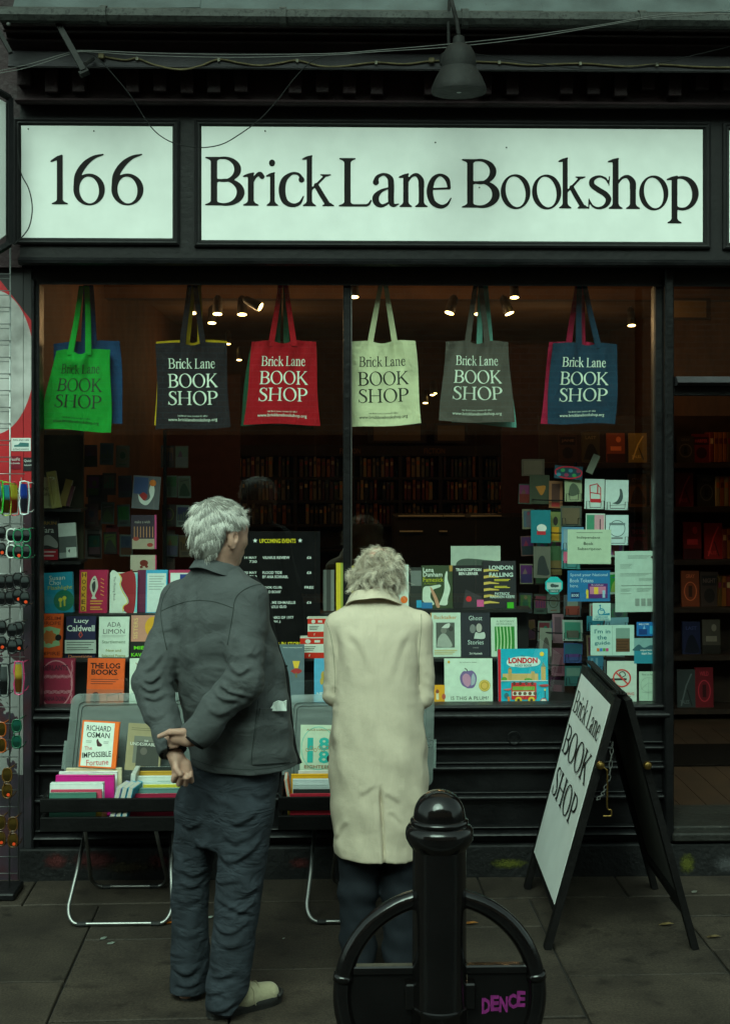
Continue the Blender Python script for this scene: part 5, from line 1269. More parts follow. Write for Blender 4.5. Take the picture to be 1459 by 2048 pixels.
def filler(spots, where, group, dim=1.0, seed=3):  # dim darkens the card colours to stand for shade around the stands
    rr = random.Random(seed)
    for x, y, Y, w, h in spots:
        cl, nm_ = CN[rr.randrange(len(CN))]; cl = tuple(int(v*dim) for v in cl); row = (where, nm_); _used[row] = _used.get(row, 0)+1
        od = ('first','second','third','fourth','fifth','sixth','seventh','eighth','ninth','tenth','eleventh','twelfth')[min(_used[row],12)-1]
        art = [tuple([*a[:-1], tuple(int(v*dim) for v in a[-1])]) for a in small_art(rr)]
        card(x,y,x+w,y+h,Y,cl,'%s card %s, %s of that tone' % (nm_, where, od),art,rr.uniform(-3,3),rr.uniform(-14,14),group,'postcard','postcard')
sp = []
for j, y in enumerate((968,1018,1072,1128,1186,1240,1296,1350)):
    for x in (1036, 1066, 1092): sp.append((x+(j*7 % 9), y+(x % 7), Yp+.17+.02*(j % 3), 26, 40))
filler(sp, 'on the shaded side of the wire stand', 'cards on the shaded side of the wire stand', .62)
sp = []
for j, y in enumerate((1068,1142,1205,1268,1318)):
    for x in (1172, 1212): sp.append((x+(j % 3)*3, y+(x % 5), Yp+.03, 36, 44))
filler(sp, 'low in the middle of the wire stand', 'cards low in the wire stand', .85, 9)
sp = []
for j, y in enumerate((884,944,1002,1062)):
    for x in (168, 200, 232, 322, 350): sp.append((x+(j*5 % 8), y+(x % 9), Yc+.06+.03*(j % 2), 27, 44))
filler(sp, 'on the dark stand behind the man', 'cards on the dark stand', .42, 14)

# ---- notices stuck to the inside of the glass
Yn = .012
def notice(x0, y0, x1, y1, col, label, art, tilt=0.0, name='notice', cat='notice', Y=Yn):
    return card(x0,y0,x1,y1,Y,col,label,art,tilt,0,None,name,cat)
notice(1134,1059,1221,1128,(176,196,170),'pale square notice with three lines of slanted dark lettering',[('x',.2,.8,(.90,),.02,(120,136,120)),('t','Independent',.48,.76,.09,.54,(50,60,52),.004),('t','Book',.48,.595,.09,.22,(50,60,52),.004),('t','Subscription',.50,.43,.10,.54,(50,60,52),.004)],-.5)
notice(1134,1141,1219,1203,(36,110,160),'blue card about spending book tokens with small shop front figures',[('t','Spend your National',.5,.85,.12,.88,(170,205,220),.006),('t','Book Tokens',.33,.68,.12,.55,(170,205,220),.006),('t','here.',.16,.51,.10,.2,(170,205,220),.006),('r',.08,.10,.28,.30,(20,50,96)),('t','BOOK',.18,.2,.09,.17,(190,215,225)),('r',.48,.10,.94,.58,(84,40,110)),('r',.52,.24,.90,.48,(190,120,150)),('e',.46,.30,.03,.10,(214,190,60)),('r',.44,.10,.49,.26,(214,190,60)),('r',.82,.12,.88,.36,(150,190,210)),('r',.62,.24,.72,.46,(230,190,70)),('t','Bookshop',.7,.53,.05,.28,(220,200,220))])
notice(1184,1206,1220,1241,(180,208,200),'small pale sticker with a blue wheelchair symbol',[('o',.48,.50,.20,.20,.05,(30,130,160)),('e',.42,.86,.05,.05,(30,130,160)),('l',[(.42,.80),(.44,.58),(.62,.58),(.70,.44)],.05,(30,130,160)),('p',[(.15,.30),(.95,.44),(.95,.30)],(30,130,160)),('t','WHEELCHAIR',.5,.20,.10,.7,(60,140,160)),('t','RAMP AVAILABLE',.5,.08,.09,.84,(60,140,160))])
notice(1180,1250,1267,1311,(176,206,196),'open book shaped sign reading I\'m in the guide',[('t','I\'m in',.27,.80,.14,.36,(30,110,120),.012),('t','the',.26,.60,.14,.22,(30,110,120),.012),('t','guide',.27,.40,.15,.36,(30,110,120),.012),('r',.58,.12,.90,.56,(90,62,40)),('r',.58,.56,.90,.90,(120,150,140)),('x',.6,.88,(.46,.36,.26,.18),.02,(50,30,20)),('r',.14,.14,.2,.24,(200,110,50)),('r',.21,.14,.27,.24,(60,120,190)),('r',.28,.14,.34,.24,(90,150,70)),('r',.35,.14,.41,.24,(190,70,120)),('l',[(.5,.02),(.5,.98)],.008,(140,160,150))])
notice(1213,1322,1272,1404,(190,204,192),'white no smoking notice with a red ring',[('r',.14,.53,.66,.58,(40,44,42)),('l',curve_poly([(.50,.60),(.62,.66),(.54,.74),(.42,.70),(.48,.62)]),.03,(40,44,42)),('o',.5,.58,.31,.225,.05,(200,60,56)),('l',[(.30,.72),(.70,.44)],.05,(200,60,56)),('t','NO SMOKING',.5,.20,.07,.82,(196,90,84),.01),('x',.12,.8,(.12,.08,.04),.02,(90,96,92))])
notice(1229,1102,1315,1224,(172,196,184),'large white sheet of small print at the right edge of the window',[('x',.3,.85,(.92,.90,.88),.006,(110,124,116)),('x',.12,.4,(.78,.76,.74,.72),.005,(120,134,126)),('x',.12,.85,(.63,.61,.59),.005,(120,134,126)),('x',.55,.9,(.55,.53,.51),.005,(120,134,126)),('x',.14,.85,(.43,),.008,(110,124,116)),('x',.12,.38,(.38,.36,.34,.30),.005,(120,134,126)),('x',.5,.85,(.38,.36,.34),.005,(120,134,126)),('p',[(.82,.90),(.90,.93),(.88,.87)],(60,40,44))]+[('r',.46+.14*i,.10,.56+.14*i,.22,(130,144,136)) for i in range(4)],.5)
n_oct = 8; c8 = P(1107,1171,Yn)
oc = thing('octagon_sticker', 'turquoise octagonal sticker with a grey camera mark', 'sticker', c8)
part('disc', MB().prism([c8+Vector((.0425*math.cos(R(22.5+45*i)),0,.0425*math.sin(R(22.5+45*i)))) for i in range(8)], (0,.001,0)), ink(40,176,176), oc)
draw([('r',.12,.30,.88,.66,(170,190,184)),('e',.42,.5,.12,.10,(60,76,76)),('e',.56,.48,.1,.08,(60,76,76)),('r',.62,.42,.74,.54,(60,76,76)),('r',.2,.12,.8,.30,(60,110,108)),('t','SMILE',.5,.2,.08,.4,(190,200,196))], lambda u, v, d=0: c8+Vector(((u-.5)*.085,-d-.0003,(v-.5)*.085)), .085, .085, oc)
notice(1272,1244,1314,1272,(30,104,170),'small blue travel card at the right edge of the window',[('t','WELCOME',.34,.85,.12,.5,(210,225,235)),('r',.10,.1,.5,.5,(20,60,120)),('r',.62,.15,.98,.72,(50,160,200)),('p',[(.3,.5),(.36,.8),(.42,.5)],(120,170,210))])
notice(1267,1276,1316,1327,(40,120,140),'lake landscape card below the blue travel card',[('r',0,.62,1,1,(120,160,160)),('c',[(0,.62),(.2,.75),(.4,.62),(.7,.72),(1,.60),(1,.5),(0,.5),(0,.62)],(50,90,100)),('r',0,0,1,.5,(40,130,150)),('t','experiences',.55,.52,.09,.6,(220,230,226)),('t','start here',.55,.40,.09,.5,(220,230,226)),('e',.92,.42,.12,.1,(120,70,50))])
notice(1277,1343,1314,1402,(170,196,176),'small pale map card in the lower right corner of the window',[('t','Find us here',.5,.90,.06,.7,(90,110,96)),('o',.5,.55,.42,.25,.012,(120,136,124)),('l',[(.1,.4),(.5,.62),(.9,.56)],.012,(110,126,116)),('l',[(.5,.05),(.52,.8)],.012,(110,126,116)),('l',[(.15,.3),(.85,.26)],.012,(110,126,116))])

# ---- books on the tables
def tray_book(x0, x1, py, zt, th, col, label, hgt=.15, ang=0.0, art=None):
    """book standing spine-up in the tray; its spine lies on photo row py at height zt"""
    a, b = G(x0, py, zt), G(x1, py, zt); h = zt-(TZ0+.014)
    base = Vector(((a.x+b.x)/2, (a.y+b.y)/2, TZ0+.014))
    t = thing('book', label, 'book', base, 'books standing spine up in the table trays')
    L = b.x-a.x
    M = Matrix.Translation(base) @ Matrix.Rotation(R(ang), 4, 'Z') @ Matrix.Rotation(R(-5), 4, 'X')
    part('spine', MB().cbox((-L/2, -th/2, h-.006), (L/2, th/2, h), .0015, None, M), ink(*col), t)
    for s in (-1, 1): part('cover', MB().box((-L/2, s*th/2-(.002 if s > 0 else 0), 0), (L/2, s*th/2+(.002 if s < 0 else 0), h-.0062), None, M), ink(*col), t)
    part('pages', MB().box((-L/2+.003, -th/2+.0022, .003), (L/2-.003, th/2-.0022, h-.0065), None, M), M_PAGES, t)
    if art:
        draw(art, lambda u, v, d=0: M @ Vector(((u-.5)*L, (v-.5)*th, h+d)), L, th, t)
    return t
DK = (40,46,44)
tl = lambda c: 'book with a %s spine in the left table tray' % c
tray_book(132,243,1537,.560,.020,(196,190,156),tl('cream'))
tray_book(118,234,1544,.548,.014,(214,220,214),tl('white with pink lettering'),art=[('t','HOLDEN SOCKING',.4,.5,.5,.5,(190,60,110))])
tray_book(112,228,1551,.546,.026,(196,26,128),tl('thick magenta'),art=[('r',.55,.2,.98,.7,(80,200,90))])
tray_book(101,207,1566,.540,.034,(210,226,218),tl('thick white and black lettered'),art=[('t','HD',.88,.5,.6,.09,DK,.03,90),('x',.05,.8,(.45,),.06,(150,165,158))])
tray_book(101,203,1580,.520,.011,(196,70,96),tl('thin pink'))
tray_book(99,192,1586,.512,.014,(70,120,104),tl('green white lettered'),art=[('t','LEADING THE READER',.45,.5,.5,.7,(200,214,200))])
for i,(x,cl,nm) in enumerate(((219,(150,150,190),'pale lilac'),(231,(60,150,176),'teal'),(243,(40,160,190),'turquoise'))):
    c = G(x+8, 1578, .53); base = Vector((c.x, c.y+.03, TZ0+.014)); t = thing('book', 'small %s book standing end on between the stacks on the left table' % nm, 'book', base, 'books standing spine up in the table trays')
    M = Matrix.Translation(base) @ Matrix.Rotation(R(-12), 4, 'Z') @ Matrix.Rotation(R(14), 4, 'Y')
    part('cover', MB().cbox((-.011,-.055,0),(.011,.055,.165),.002,None,M), ink(*cl), t); part('pages', MB().box((-.008,-.0555,.003),(.008,.04,.1655),None,M), M_PAGES, t)
c = G(264,1548,.56); base = Vector((c.x, c.y+.02, TZ0+.014)); t = thing('book', 'slim white and gold book standing on end between the left table stacks', 'book', base, 'books standing spine up in the table trays')
M = Matrix.Translation(base) @ Matrix.Rotation(R(4), 4, 'Y')
part('cover', MB().cbox((-.010,-.07,0),(.010,.07,.19),.002,None,M), ink(186,190,180), t); part('band', MB().box((-.0104,-.0704,.10),(.0104,.05,.125),None,M), ink(196,150,50), t)
tray_book(275,370,1535,.570,.014,DK,tl('dark grey, white italic'),art=[('t','KAREN\'S CHOICE',.42,.5,.6,.5,WH)])
tray_book(274,372,1543,.555,.020,(190,150,50),tl('ochre'))
tray_book(274,372,1553,.550,.024,(206,216,206),tl('wide off-white'))
tray_book(276,372,1564,.540,.020,(196,212,206),tl('white and green'),art=[('r',.4,.1,1,.8,(90,140,110))])
tray_book(286,372,1570,.530,.010,(200,190,60),tl('thin yellow'))
tray_book(275,372,1577,.522,.018,(90,130,124),tl('grey green'),art=[('x',.1,.8,(.4,),.15,WH)])
tray_book(258,372,1588,.508,.010,(150,30,60),tl('thin crimson'),art=[('t','METRONOME',.36,.5,.6,.3,WH)])
tr_ = lambda c: 'book with a %s spine in the right table tray' % c
tray_book(596,700,1542,.560,.012,(214,214,206),tr_('white red lettered'),art=[('t','THE SEARCH',.4,.5,.6,.4,(150,60,60))])
tray_book(582,700,1549,.552,.020,(226,170,30),tr_('yellow'))
tray_book(585,700,1559,.545,.026,(206,216,214),tr_('wide white'))
tray_book(586,700,1569,.536,.016,(190,204,200),tr_('pale grey'))
tray_book(586,700,1579,.522,.016,DK,tr_('black and white'),art=[('x',.1,.9,(.3,),.4,(190,200,196))])
tray_book(580,700,1588,.508,.012,(190,40,60),tr_('red'))
c = G(582,1565,.53); base = Vector((c.x+.004, c.y+.045, TZ0+.014)); t = thing('book', 'orange book leaning end on at the left of the right table tray', 'book', base, 'books standing spine up in the table trays')
M = Matrix.Translation(base) @ Matrix.Rotation(R(-9), 4, 'Y'); part('cover', MB().cbox((-.007,-.06,0),(.007,.06,.165),.002,None,M), ink(230,110,60), t); part('pages', MB().box((-.005,-.0605,.003),(.005,.05,.1655),None,M), M_PAGES, t)
for x0,x1,cl in ((110,205,(150,120,40)),(250,330,(150,40,44)),(575,640,(150,120,40))):
    a, b = PX(x0,-.55), PX(x1,-.55)
    solo('book', MB().cbox((a,-.56,TZ0+.013),(b,-.42,TZ0+.075),.003), ink(*cl), ((a+b)/2,-.5,TZ0+.013), {110:'yellow book lying low behind the front slot of the left table',250:'red book lying low behind the front slot of the left table',575:'ochre book lying low behind the front slot of the right table'}[x0], 'book')
Yt = -.36
tz = lambda py: py
book(160,1444,234,1536,Yt,(238,110,34),'white hardback with orange edges and black hand lettering standing on the left table',
  [('r',.045,.03,.88,.97,(216,228,214)),('t','RICHARD',.46,.845,.115,.66,(36,44,40),.012),('t','OSMAN',.46,.70,.115,.62,(36,44,40),.012),('c',[(.44,.50),(.42,.58),(.46,.62),(.48,.58),(.52,.54),(.58,.50),(.56,.46),(.46,.46),(.44,.50)],(70,40,40)),('x',.14,.30,(.56,.53),.01,(120,130,120)),('x',.62,.76,(.56,.53),.01,(120,130,120)),('t','The',.22,.41,.085,.2,(196,80,84),0,8),('t','IMPOSSIBLE',.46,.285,.115,.78,(36,44,40),.012,6),('t','Fortune',.50,.12,.12,.60,(196,70,80),0,6)], .03, lean=10, tilt=-3.5)
book(252,1450,322,1542,Yt,(150,140,106),'sepia book with an old photograph standing on the left table',[('x',.1,.9,(.90,.86),.012,(110,104,80)),('r',.20,.16,.95,.74,(110,112,100)),('r',.30,.1,.95,.62,(62,64,58)),('e',.5,.42,.1,.08,(96,92,84)),('t','THE',.55,.64,.04,.12,(210,214,200)),('t','UNDESIRABLES',.52,.57,.065,.84,(214,218,204),.004)], .03, lean=10, tilt=-4)
book(600,1452,672,1543,Yt,(190,206,180),'cream book with ornate turquoise numerals 18 standing on the right table',[('o',.5,.5,.48,.47,.02,(110,190,170)),('t','ALICE LORISON',.5,.90,.045,.66,(150,120,80)),('t','I',.28,.60,.25,.16,(40,170,160),.04),('t','8',.66,.60,.27,.30,(40,170,160),.03),('t','I',.28,.32,.24,.16,(40,170,160),.04),('t','8',.66,.32,.26,.30,(40,170,160),.03)]+[('o',.2+.11*i,.46+.05*(i%2),.05,.04,.012,(170,120,60)) for i in range(6)]+[('t','EIGHTEEN',.5,.10,.07,.76,(150,110,80)),('e',.86,.28,.12,.09,(30,36,34))], .03, lean=10, tilt=-1)

# ================================================================== TOTE BAGS IN THE WINDOW
def cloth_mat(name, col, rough=.85, weave=900, bump=.40, var=.10, sheen=.0, crease=None):
    m = mat(name, col, rough, var, 14, 0, sheen=sheen, spec=.2)
    nt = m.node_tree; b = nt.nodes['Principled BSDF']; tc = [n for n in nt.nodes if n.type == 'TEX_COORD'][0]
    n1 = nt.nodes.new('ShaderNodeTexNoise'); n1.inputs['Scale'].default_value = weave; n1.inputs['Detail'].default_value = 2
    n2 = nt.nodes.new('ShaderNodeTexNoise'); n2.inputs['Scale'].default_value = 28; n2.inputs['Detail'].default_value = 4
    for n in (n1, n2): nt.links.new(tc.outputs['Object'], n.inputs['Vector'])
    ad = nt.nodes.new('ShaderNodeMath'); ad.operation = 'MULTIPLY_ADD'; ad.inputs[1].default_value = .35
    nt.links.new(n1.outputs['Fac'], ad.inputs[0]); nt.links.new(n2.outputs['Fac'], ad.inputs[2])
    bp = nt.nodes.new('ShaderNodeBump'); bp.inputs['Strength'].default_value = bump; bp.inputs['Distance'].default_value = .006
    nt.links.new(ad.outputs[0], bp.inputs['Height']); last = bp
    if crease:      # sharp little wrinkles: ridges where a stretched noise crosses its middle
        sc_, size_, amt = crease
        mp_ = nt.nodes.new('ShaderNodeMapping'); mp_.inputs['Scale'].default_value = sc_; mp_.inputs['Rotation'].default_value = (0, R(24), 0); nt.links.new(tc.outputs['Object'], mp_.inputs[0])
        n3 = nt.nodes.new('ShaderNodeTexNoise'); n3.inputs['Scale'].default_value = size_; n3.inputs['Detail'].default_value = 3; n3.inputs['Distortion'].default_value = .6; nt.links.new(mp_.outputs[0], n3.inputs['Vector'])
        s1 = nt.nodes.new('ShaderNodeMath'); s1.operation = 'SUBTRACT'; s1.inputs[1].default_value = .5; nt.links.new(n3.outputs['Fac'], s1.inputs[0])
        s2 = nt.nodes.new('ShaderNodeMath'); s2.operation = 'ABSOLUTE'; nt.links.new(s1.outputs[0], s2.inputs[0])
        mr = nt.nodes.new('ShaderNodeMapRange'); mr.inputs[1].default_value = 0; mr.inputs[2].default_value = .16; mr.inputs[3].default_value = 1; mr.inputs[4].default_value = 0; mr.interpolation_type = 'SMOOTHSTEP'; nt.links.new(s2.outputs[0], mr.inputs[0])
        b2 = nt.nodes.new('ShaderNodeBump'); b2.inputs['Strength'].default_value = amt; b2.inputs['Distance'].default_value = .008; nt.links.new(mr.outputs[0], b2.inputs['Height']); nt.links.new(bp.outputs[0], b2.inputs['Normal']); last = b2
    nt.links.new(last.outputs[0], b.inputs['Normal'])
    return m
def tote(corners, Y, col, label, ink_col=None, straps=(.30,.68), hook=None, seed=0, slump=0.0):
    """flat cotton bag: corners TL, TR, BR, BL in photo pixels"""
    TLc, TRc, BRc, BLc = [P(x, y, Y) for x, y in corners]
    rr = random.Random(seed); ph = [rr.uniform(0, 6.28) for _ in range(6)]
    t = thing('tote_bag', label, 'bag', (BLc+BRc)/2, 'cotton tote bags hanging in the window')
    w = (TRc-TLc).length; h = (TLc-BLc).length
    def fold(u, v):
        e = math.sin(math.pi*min(max(u,0),1))
        y = .0065*math.sin(7*u+2.2*v+ph[0])*(.3+v) + .0050*math.sin(15*u-4*v+ph[1])*v + .0065*math.sin(3*u+5*v+ph[2])*e + .0034*math.sin(26*u+3*math.sin(4*v+ph[4])+ph[3])*(v**1.5) + .0030*math.sin(9*v+11*u+ph[5])*math.sin(5*u+ph[3])
        for s in straps:           # cloth gathers below the handles
            y += .012*math.exp(-((u-s)/.05)**2)*max(0, v-.5)*2
        if slump: y -= .03*math.exp(-((u-.40)/.16)**2-((v-.86)/.12)**2)*slump
        return y
    def fn(u, v, d=0.0):
        p = BLc.lerp(BRc, u).lerp(TLc.lerp(TRc, u), v)
        z = -.006*math.exp(-((u-.5)/.14)**2)*(v > .9)*(v-.9)*10
        if slump: z -= .012*slump*math.exp(-((u-.46)/.16)**2)*max(0, v-.6)*2.5; p.x += .012*slump*max(0,(.4-u))*max(0,v-.5)*2
        z -= .010*v**6*math.sin(math.pi*min(max((u-straps[0])/(straps[1]-straps[0]),0),1)) + .008*v**6*(max(0,straps[0]-u)+max(0,u-straps[1]))*3
        z += .004*math.sin(6*u+ph[1])*(1-v)**2; p.x += .004*math.sin(5*v+ph[2])*(2*u-1)
        return Vector((p.x, p.y+fold(u, v)-d, p.z+z))
    mt = cloth_mat('cotton_%d_%d_%d' % col, C(*col), crease=((1,1,.6), 9, .35))
    part('front_panel', MB().grid(lambda u, v: fn(u, v), 36, 40), mt, t, True)
    part('back_panel', MB().grid(lambda u, v: fn(u, v, -.014-.006*math.sin(math.pi*u)*math.sin(math.pi*v)), 12, 12), mt, t, True)
    part('top_hem', MB().grid(lambda u, v: fn(u, .955+.044*v, .0014), 36, 2), mt, t, True)
    hk = P(hook[0], hook[1], Y)
    for sd in (0, 1):
        for s, off in zip(straps, (-.012, .012)):
            base = fn(s, .93, .002 if sd == 0 else -.014); tip = hk + Vector((off, .004 + .012*sd, 0))
            sw = .0135
            def rb(u, v, base=base, tip=tip):
                p = base.lerp(tip, v); bow = .006*math.sin(math.pi*v)
                return p + Vector(((u-.5)*2*sw*(1-.25*v), .004*math.sin(6*v+ph[5])+bow, 0))
            part('handle', MB().grid(rb, 2, 14), mt, t, True)
    if ink_col:
        mb = MB(); wr = lambda x, y: fn(x/w, y/h, .0012)
        serif(mb, 'Brick Lane', wr, w*.17, h*.695, h*.118, w*.66, None, 40)
        serif(mb, 'BOOK', wr, w*.155, h*.475, h*.158, w*.71, None, 40)
        serif(mb, 'SHOP', wr, w*.155, h*.275, h*.158, w*.71, None, 40)
        write(mb, '166 Brick Lane, London E1 6RU', wr, w*.5, h*.148, h*.022, w*.40)
        write(mb, 'www.bricklanebookshop.org', wr, w*.5, h*.100, h*.048, w*.66, None, .004)
        part('lettering', mb, ink(*ink_col), t)
    return t
CRM = (206,218,200)
tote(((107,683),(240,678),(246,846),(112,842)), .115, (20,62,100), 'blue tote bag hanging behind the green one', None, (.45,.60), (176,570), 1)
tote(((108,698),(221,695),(221,864),(80,858)), .060, (12,138,44), 'bright green tote bag with black lettering, leftmost in the window', (16,36,18), (.30,.62), (168,572), 2, 1.0)
tote(((314,679),(452,678),(449,846),(310,850)), .115, (180,150,20), 'yellow tote bag almost hidden behind the black one', None, (.42,.62), (392,570), 3)
tote(((313,684),(452,683),(460,855),(312,860)), .060, (27,27,33), 'black tote bag with pale lettering above the man', CRM, (.36,.66), (384,570), 4)
tote(((500,690),(634,690),(628,857),(480,850)), .115, (10,62,42), 'dark green tote bag hidden behind the red one', None, (.40,.55), (565,570), 5)
tote(((505,680),(630,680),(640,850),(487,848)), .060, (148,5,22), 'red tote bag with pale lettering left of the mullion', CRM, (.30,.66), (566,571), 6)
tote(((697,681),(829,679),(843,847),(690,856)), .060, (196,200,162), 'cream tote bag with black lettering right of the mullion', (30,40,32), (.32,.70), (766,571), 7)
tote(((905,692),(1012,690),(1031,854),(905,845)), .115, (110,176,160), 'mint tote bag showing past the edge of the grey one', None, (.50,.72), (966,571), 8)
tote(((890,680),(1016,681),(1027,846),(879,842)), .060, (76,74,68), 'dark grey tote bag with pale lettering', CRM, (.35,.68), (956,571), 9)
tote(((1099,680),(1192,684),(1182,846),(1080,848)), .115, (150,20,58), 'crimson pink tote bag behind the navy one', None, (.42,.70), (1160,571), 10)
tote(((1103,682),(1234,686),(1230,848),(1094,847)), .060, (16,50,70), 'navy blue tote bag with pale lettering, rightmost in the window', CRM, (.42,.72), (1164,571), 11)

# ================================================================== INSIDE THE SHOP
M_SPOT = emitter('lit_spot_face', (1.0, .66, .20), 9.0)
M_SPOTH = mat('spot_housing', (.035,.03,.025), .5, .1)
def spotlight(px, py, Y, r=.028, tilt=0.0, lamp_w=0.0, label=''):
    c = P(px, py, Y); t = thing('spotlight', label, 'lamp', c, 'lit ceiling spotlights inside the shop')
    Rm = Matrix.Rotation(R(tilt), 3, 'Y') @ Matrix.Rotation(R(-14), 3, 'X')
    part('housing', MB().lathe([(r*1.12, .0),(r*1.12,.02),(r*.9,.10),(r*.5,.115),(r*.2,.12)], c, 18, None, Rm), M_SPOTH, t, 40)
    part('lit_face', MB().lathe([(r*.96,-.001),(r*.96,.001)], c, 18, None, Rm), M_SPOT, t)
    if lamp_w:
        l = bpy.data.lights.new('spot_light', 'POINT'); l.energy = lamp_w; l.color = (1.0, .62, .28); l.shadow_soft_size = .04
        o = bpy.data.objects.new('light', l); COL.objects.link(o); o.parent = t; o.location = (0, -.02, -.07)
k = 0
LS = ('leftmost of the three in line left of the mullion','middle of the three in line left of the mullion','rightmost of the three in line left of the mullion','tilted one beside the red bag handles','small one below the row on the left','leftmost of the three behind the grey bag','middle of the three behind the grey bag','rightmost of the three behind the grey bag','small one above the grey bag','small one beside the mullion top','single one by the right post')
for (px,py,Y,r,ti,wt),lb in zip(((384,626,2.0,.028,0,2),(435,628,2.0,.028,0,0),(484,629,2.0,.028,0,2),(521,614,1.8,.026,-62,0),(424,646,2.6,.026,0,0),(898,626,2.0,.028,18,2),(957,628,2.0,.028,0,0),(1018,627,2.0,.028,-20,1.6),(1028,595,1.9,.026,0,0),(708,594,1.9,.026,0,2.5),(1262,651,2.2,.024,0,1.2)), LS):
    spotlight(px,py,Y,r,ti,wt,'lit warm ceiling spotlight, '+lb)
for i,(px,py) in enumerate(((456,688),(478,720),(600,834),(868,787),(864,790),(1072,770),(1043,788),(850,806))):
    spotlight(px,py,5.5,.022,0,(3 if i in (1,5) else 0),'far small ceiling spotlight, %s' % ('first','second','third','fourth','fifth','sixth','seventh','eighth')[i] + ' of the distant ones counted from the left')
# back bookcase, far inside
SPC = [(120,40,28),(96,66,26),(40,36,34),(150,120,84),(70,20,24),(150,84,30),(44,50,56),(120,110,90),(90,24,40),(60,66,40),(160,140,100),(36,30,44)]
_bk = {}
SPN = ['red','tan','charcoal','beige','maroon','orange','slate','grey','crimson','olive','cream','indigo']
_o1 = ['first','second','third','fourth','fifth','sixth','seventh','eighth','ninth','tenth','eleventh','twelfth','thirteenth','fourteenth','fifteenth','sixteenth','seventeenth','eighteenth','nineteenth']
def ordinal(n):
    if n < 20: return _o1[n-1]
    t, u = divmod(n, 10); tens = ('twent','thirt','fort','fift','sixt','sevent')[t-2]
    return tens+'ieth' if u == 0 else tens+'y-'+_o1[u-1]
def shelf_book(x, y, z, w, h, d, ci, label, group):
    key = (ci, round(w, 3), round(h, 3))
    if key not in _bk:
        mb = MB(); mb.cbox((-w/2, 0, 0), (w/2, d, h), .003, ink(*SPC[ci])); c2 = SPC[(ci*5+3) % len(SPC)]
        mb.quad((-w*.36,-.0006,h*.62),(w*.36,-.0006,h*.62),(w*.36,-.0006,h*.80),(-w*.36,-.0006,h*.80), ink(*[min(255,int(v*1.4)) for v in c2]))
        _bk[key] = mb.data('shelved_book')
    o = link('shelved_book', _bk[key]); o.location = (x, y, z)
    return tag(o, label, 'book', group)
YB = 8.4
case = thing('back_bookcase', 'long dark bookcase across the back of the shop with a lettered header', 'bookcase', (PX(760,YB), YB, IF))
cx0, cx1 = PX(470,YB), PX(1045,YB)
part('back_panel', MB().box((cx0,YB+.30,IF),(cx1,YB+.32,PZ(890,YB))), M_SHELF, case)
hd = part('header', MB().box((cx0,YB-.02,PZ(912,YB)),(cx1,YB+.02,PZ(892,YB))), M_SHELF, case)
mb = MB(); write(mb, 'FICTION', lambda a, b: Vector((a, YB-.022, b)), PX(868,YB), PZ(902,YB), .055, .22); write(mb, 'FICTION', lambda a, b: Vector((a, YB-.022, b)), PX(700,YB), PZ(902,YB), .055, .22); part('lettering', mb, ink(150,100,50), hd)
rows_ = (954, 1000, 1048, 1098)
for py in rows_: part('shelf', MB().box((cx0,YB,PZ(py,YB)-.03),(cx1,YB+.30,PZ(py,YB)-.002)), M_SHELF, case)
for px in (470,590,705,800,880,960,1045): part('upright', MB().box((PX(px,YB)-.02,YB-.005,IF),(PX(px,YB)+.02,YB+.299,PZ(913,YB))), M_SHELF, case)
rb = random.Random(12)
for ri, py in enumerate(rows_[:3]):
    x = cx0+.05; n = 0
    while x < cx1-.06 and n < 74:
        w = rb.choice((.028,.034,.040)); h = rb.choice((.19,.20,.215))
        near = min(abs(x-PX(q,YB)) for q in (470,590,705,800,880,960,1045))
        if near > .05 and rb.random() > .06:
            ci = rb.randrange(len(SPC)); n += 1
            shelf_book(x, YB+.01, PZ(py,YB), w, h, .14, ci, '%s spine, %s from the left on the %s shelf of the far bookcase' % (SPN[ci], ordinal(n), ('top','second','third')[ri]), 'spines on the far back bookcase')
        x += w+.012
# bookcase by the door on the right
YD = 2.45
case2 = thing('door_bookcase', 'dark bookcase of warm lit paperbacks seen beside and through the doorway', 'bookcase', (PX(1300,YD), YD, IF))
dx_0, dx_1 = PX(1088,YD), PX(1560,YD)
part('back_panel', MB().box((dx_0,YD+.22,IF),(dx_1,YD+.24,PZ(830,YD))), M_SHELF, case2)
rows2 = (925, 1014, 1120, 1216, 1312, 1420)
for py in rows2: part('shelf', MB().box((dx_0,YD-.02,PZ(py,YD)-.035),(dx_1,YD+.219,PZ(py,YD)-.002)), M_SHELF, case2)
part('upright', MB().box((PX(1326,YD)-.015,YD-.025,IF),(PX(1326,YD)+.015,YD+.218,PZ(831,YD))), M_SHELF, case2)
faces = [(1117,868,(60,40,30)),(1163,864,(70,60,40)),(1213,866,(150,70,36)),(1257,866,(150,120,60)),(1352,872,(60,50,40)),(1384,868,(110,30,30)),
         (1256,948,(120,80,40)),(1300,950,(130,80,30)),(1350,945,(110,30,36)),(1394,950,(50,50,44)),
         (1258,1046,(96,20,34)),(1300,1052,(40,60,40)),(1366,1044,(150,30,34)),(1408,1046,(170,36,34)),
         (1362,1142,(150,66,34)),(1400,1144,(70,50,44)),(1364,1244,(40,44,80)),(1404,1240,(90,80,70)),(1354,1340,(60,66,66)),(1390,1336,(120,24,34))]
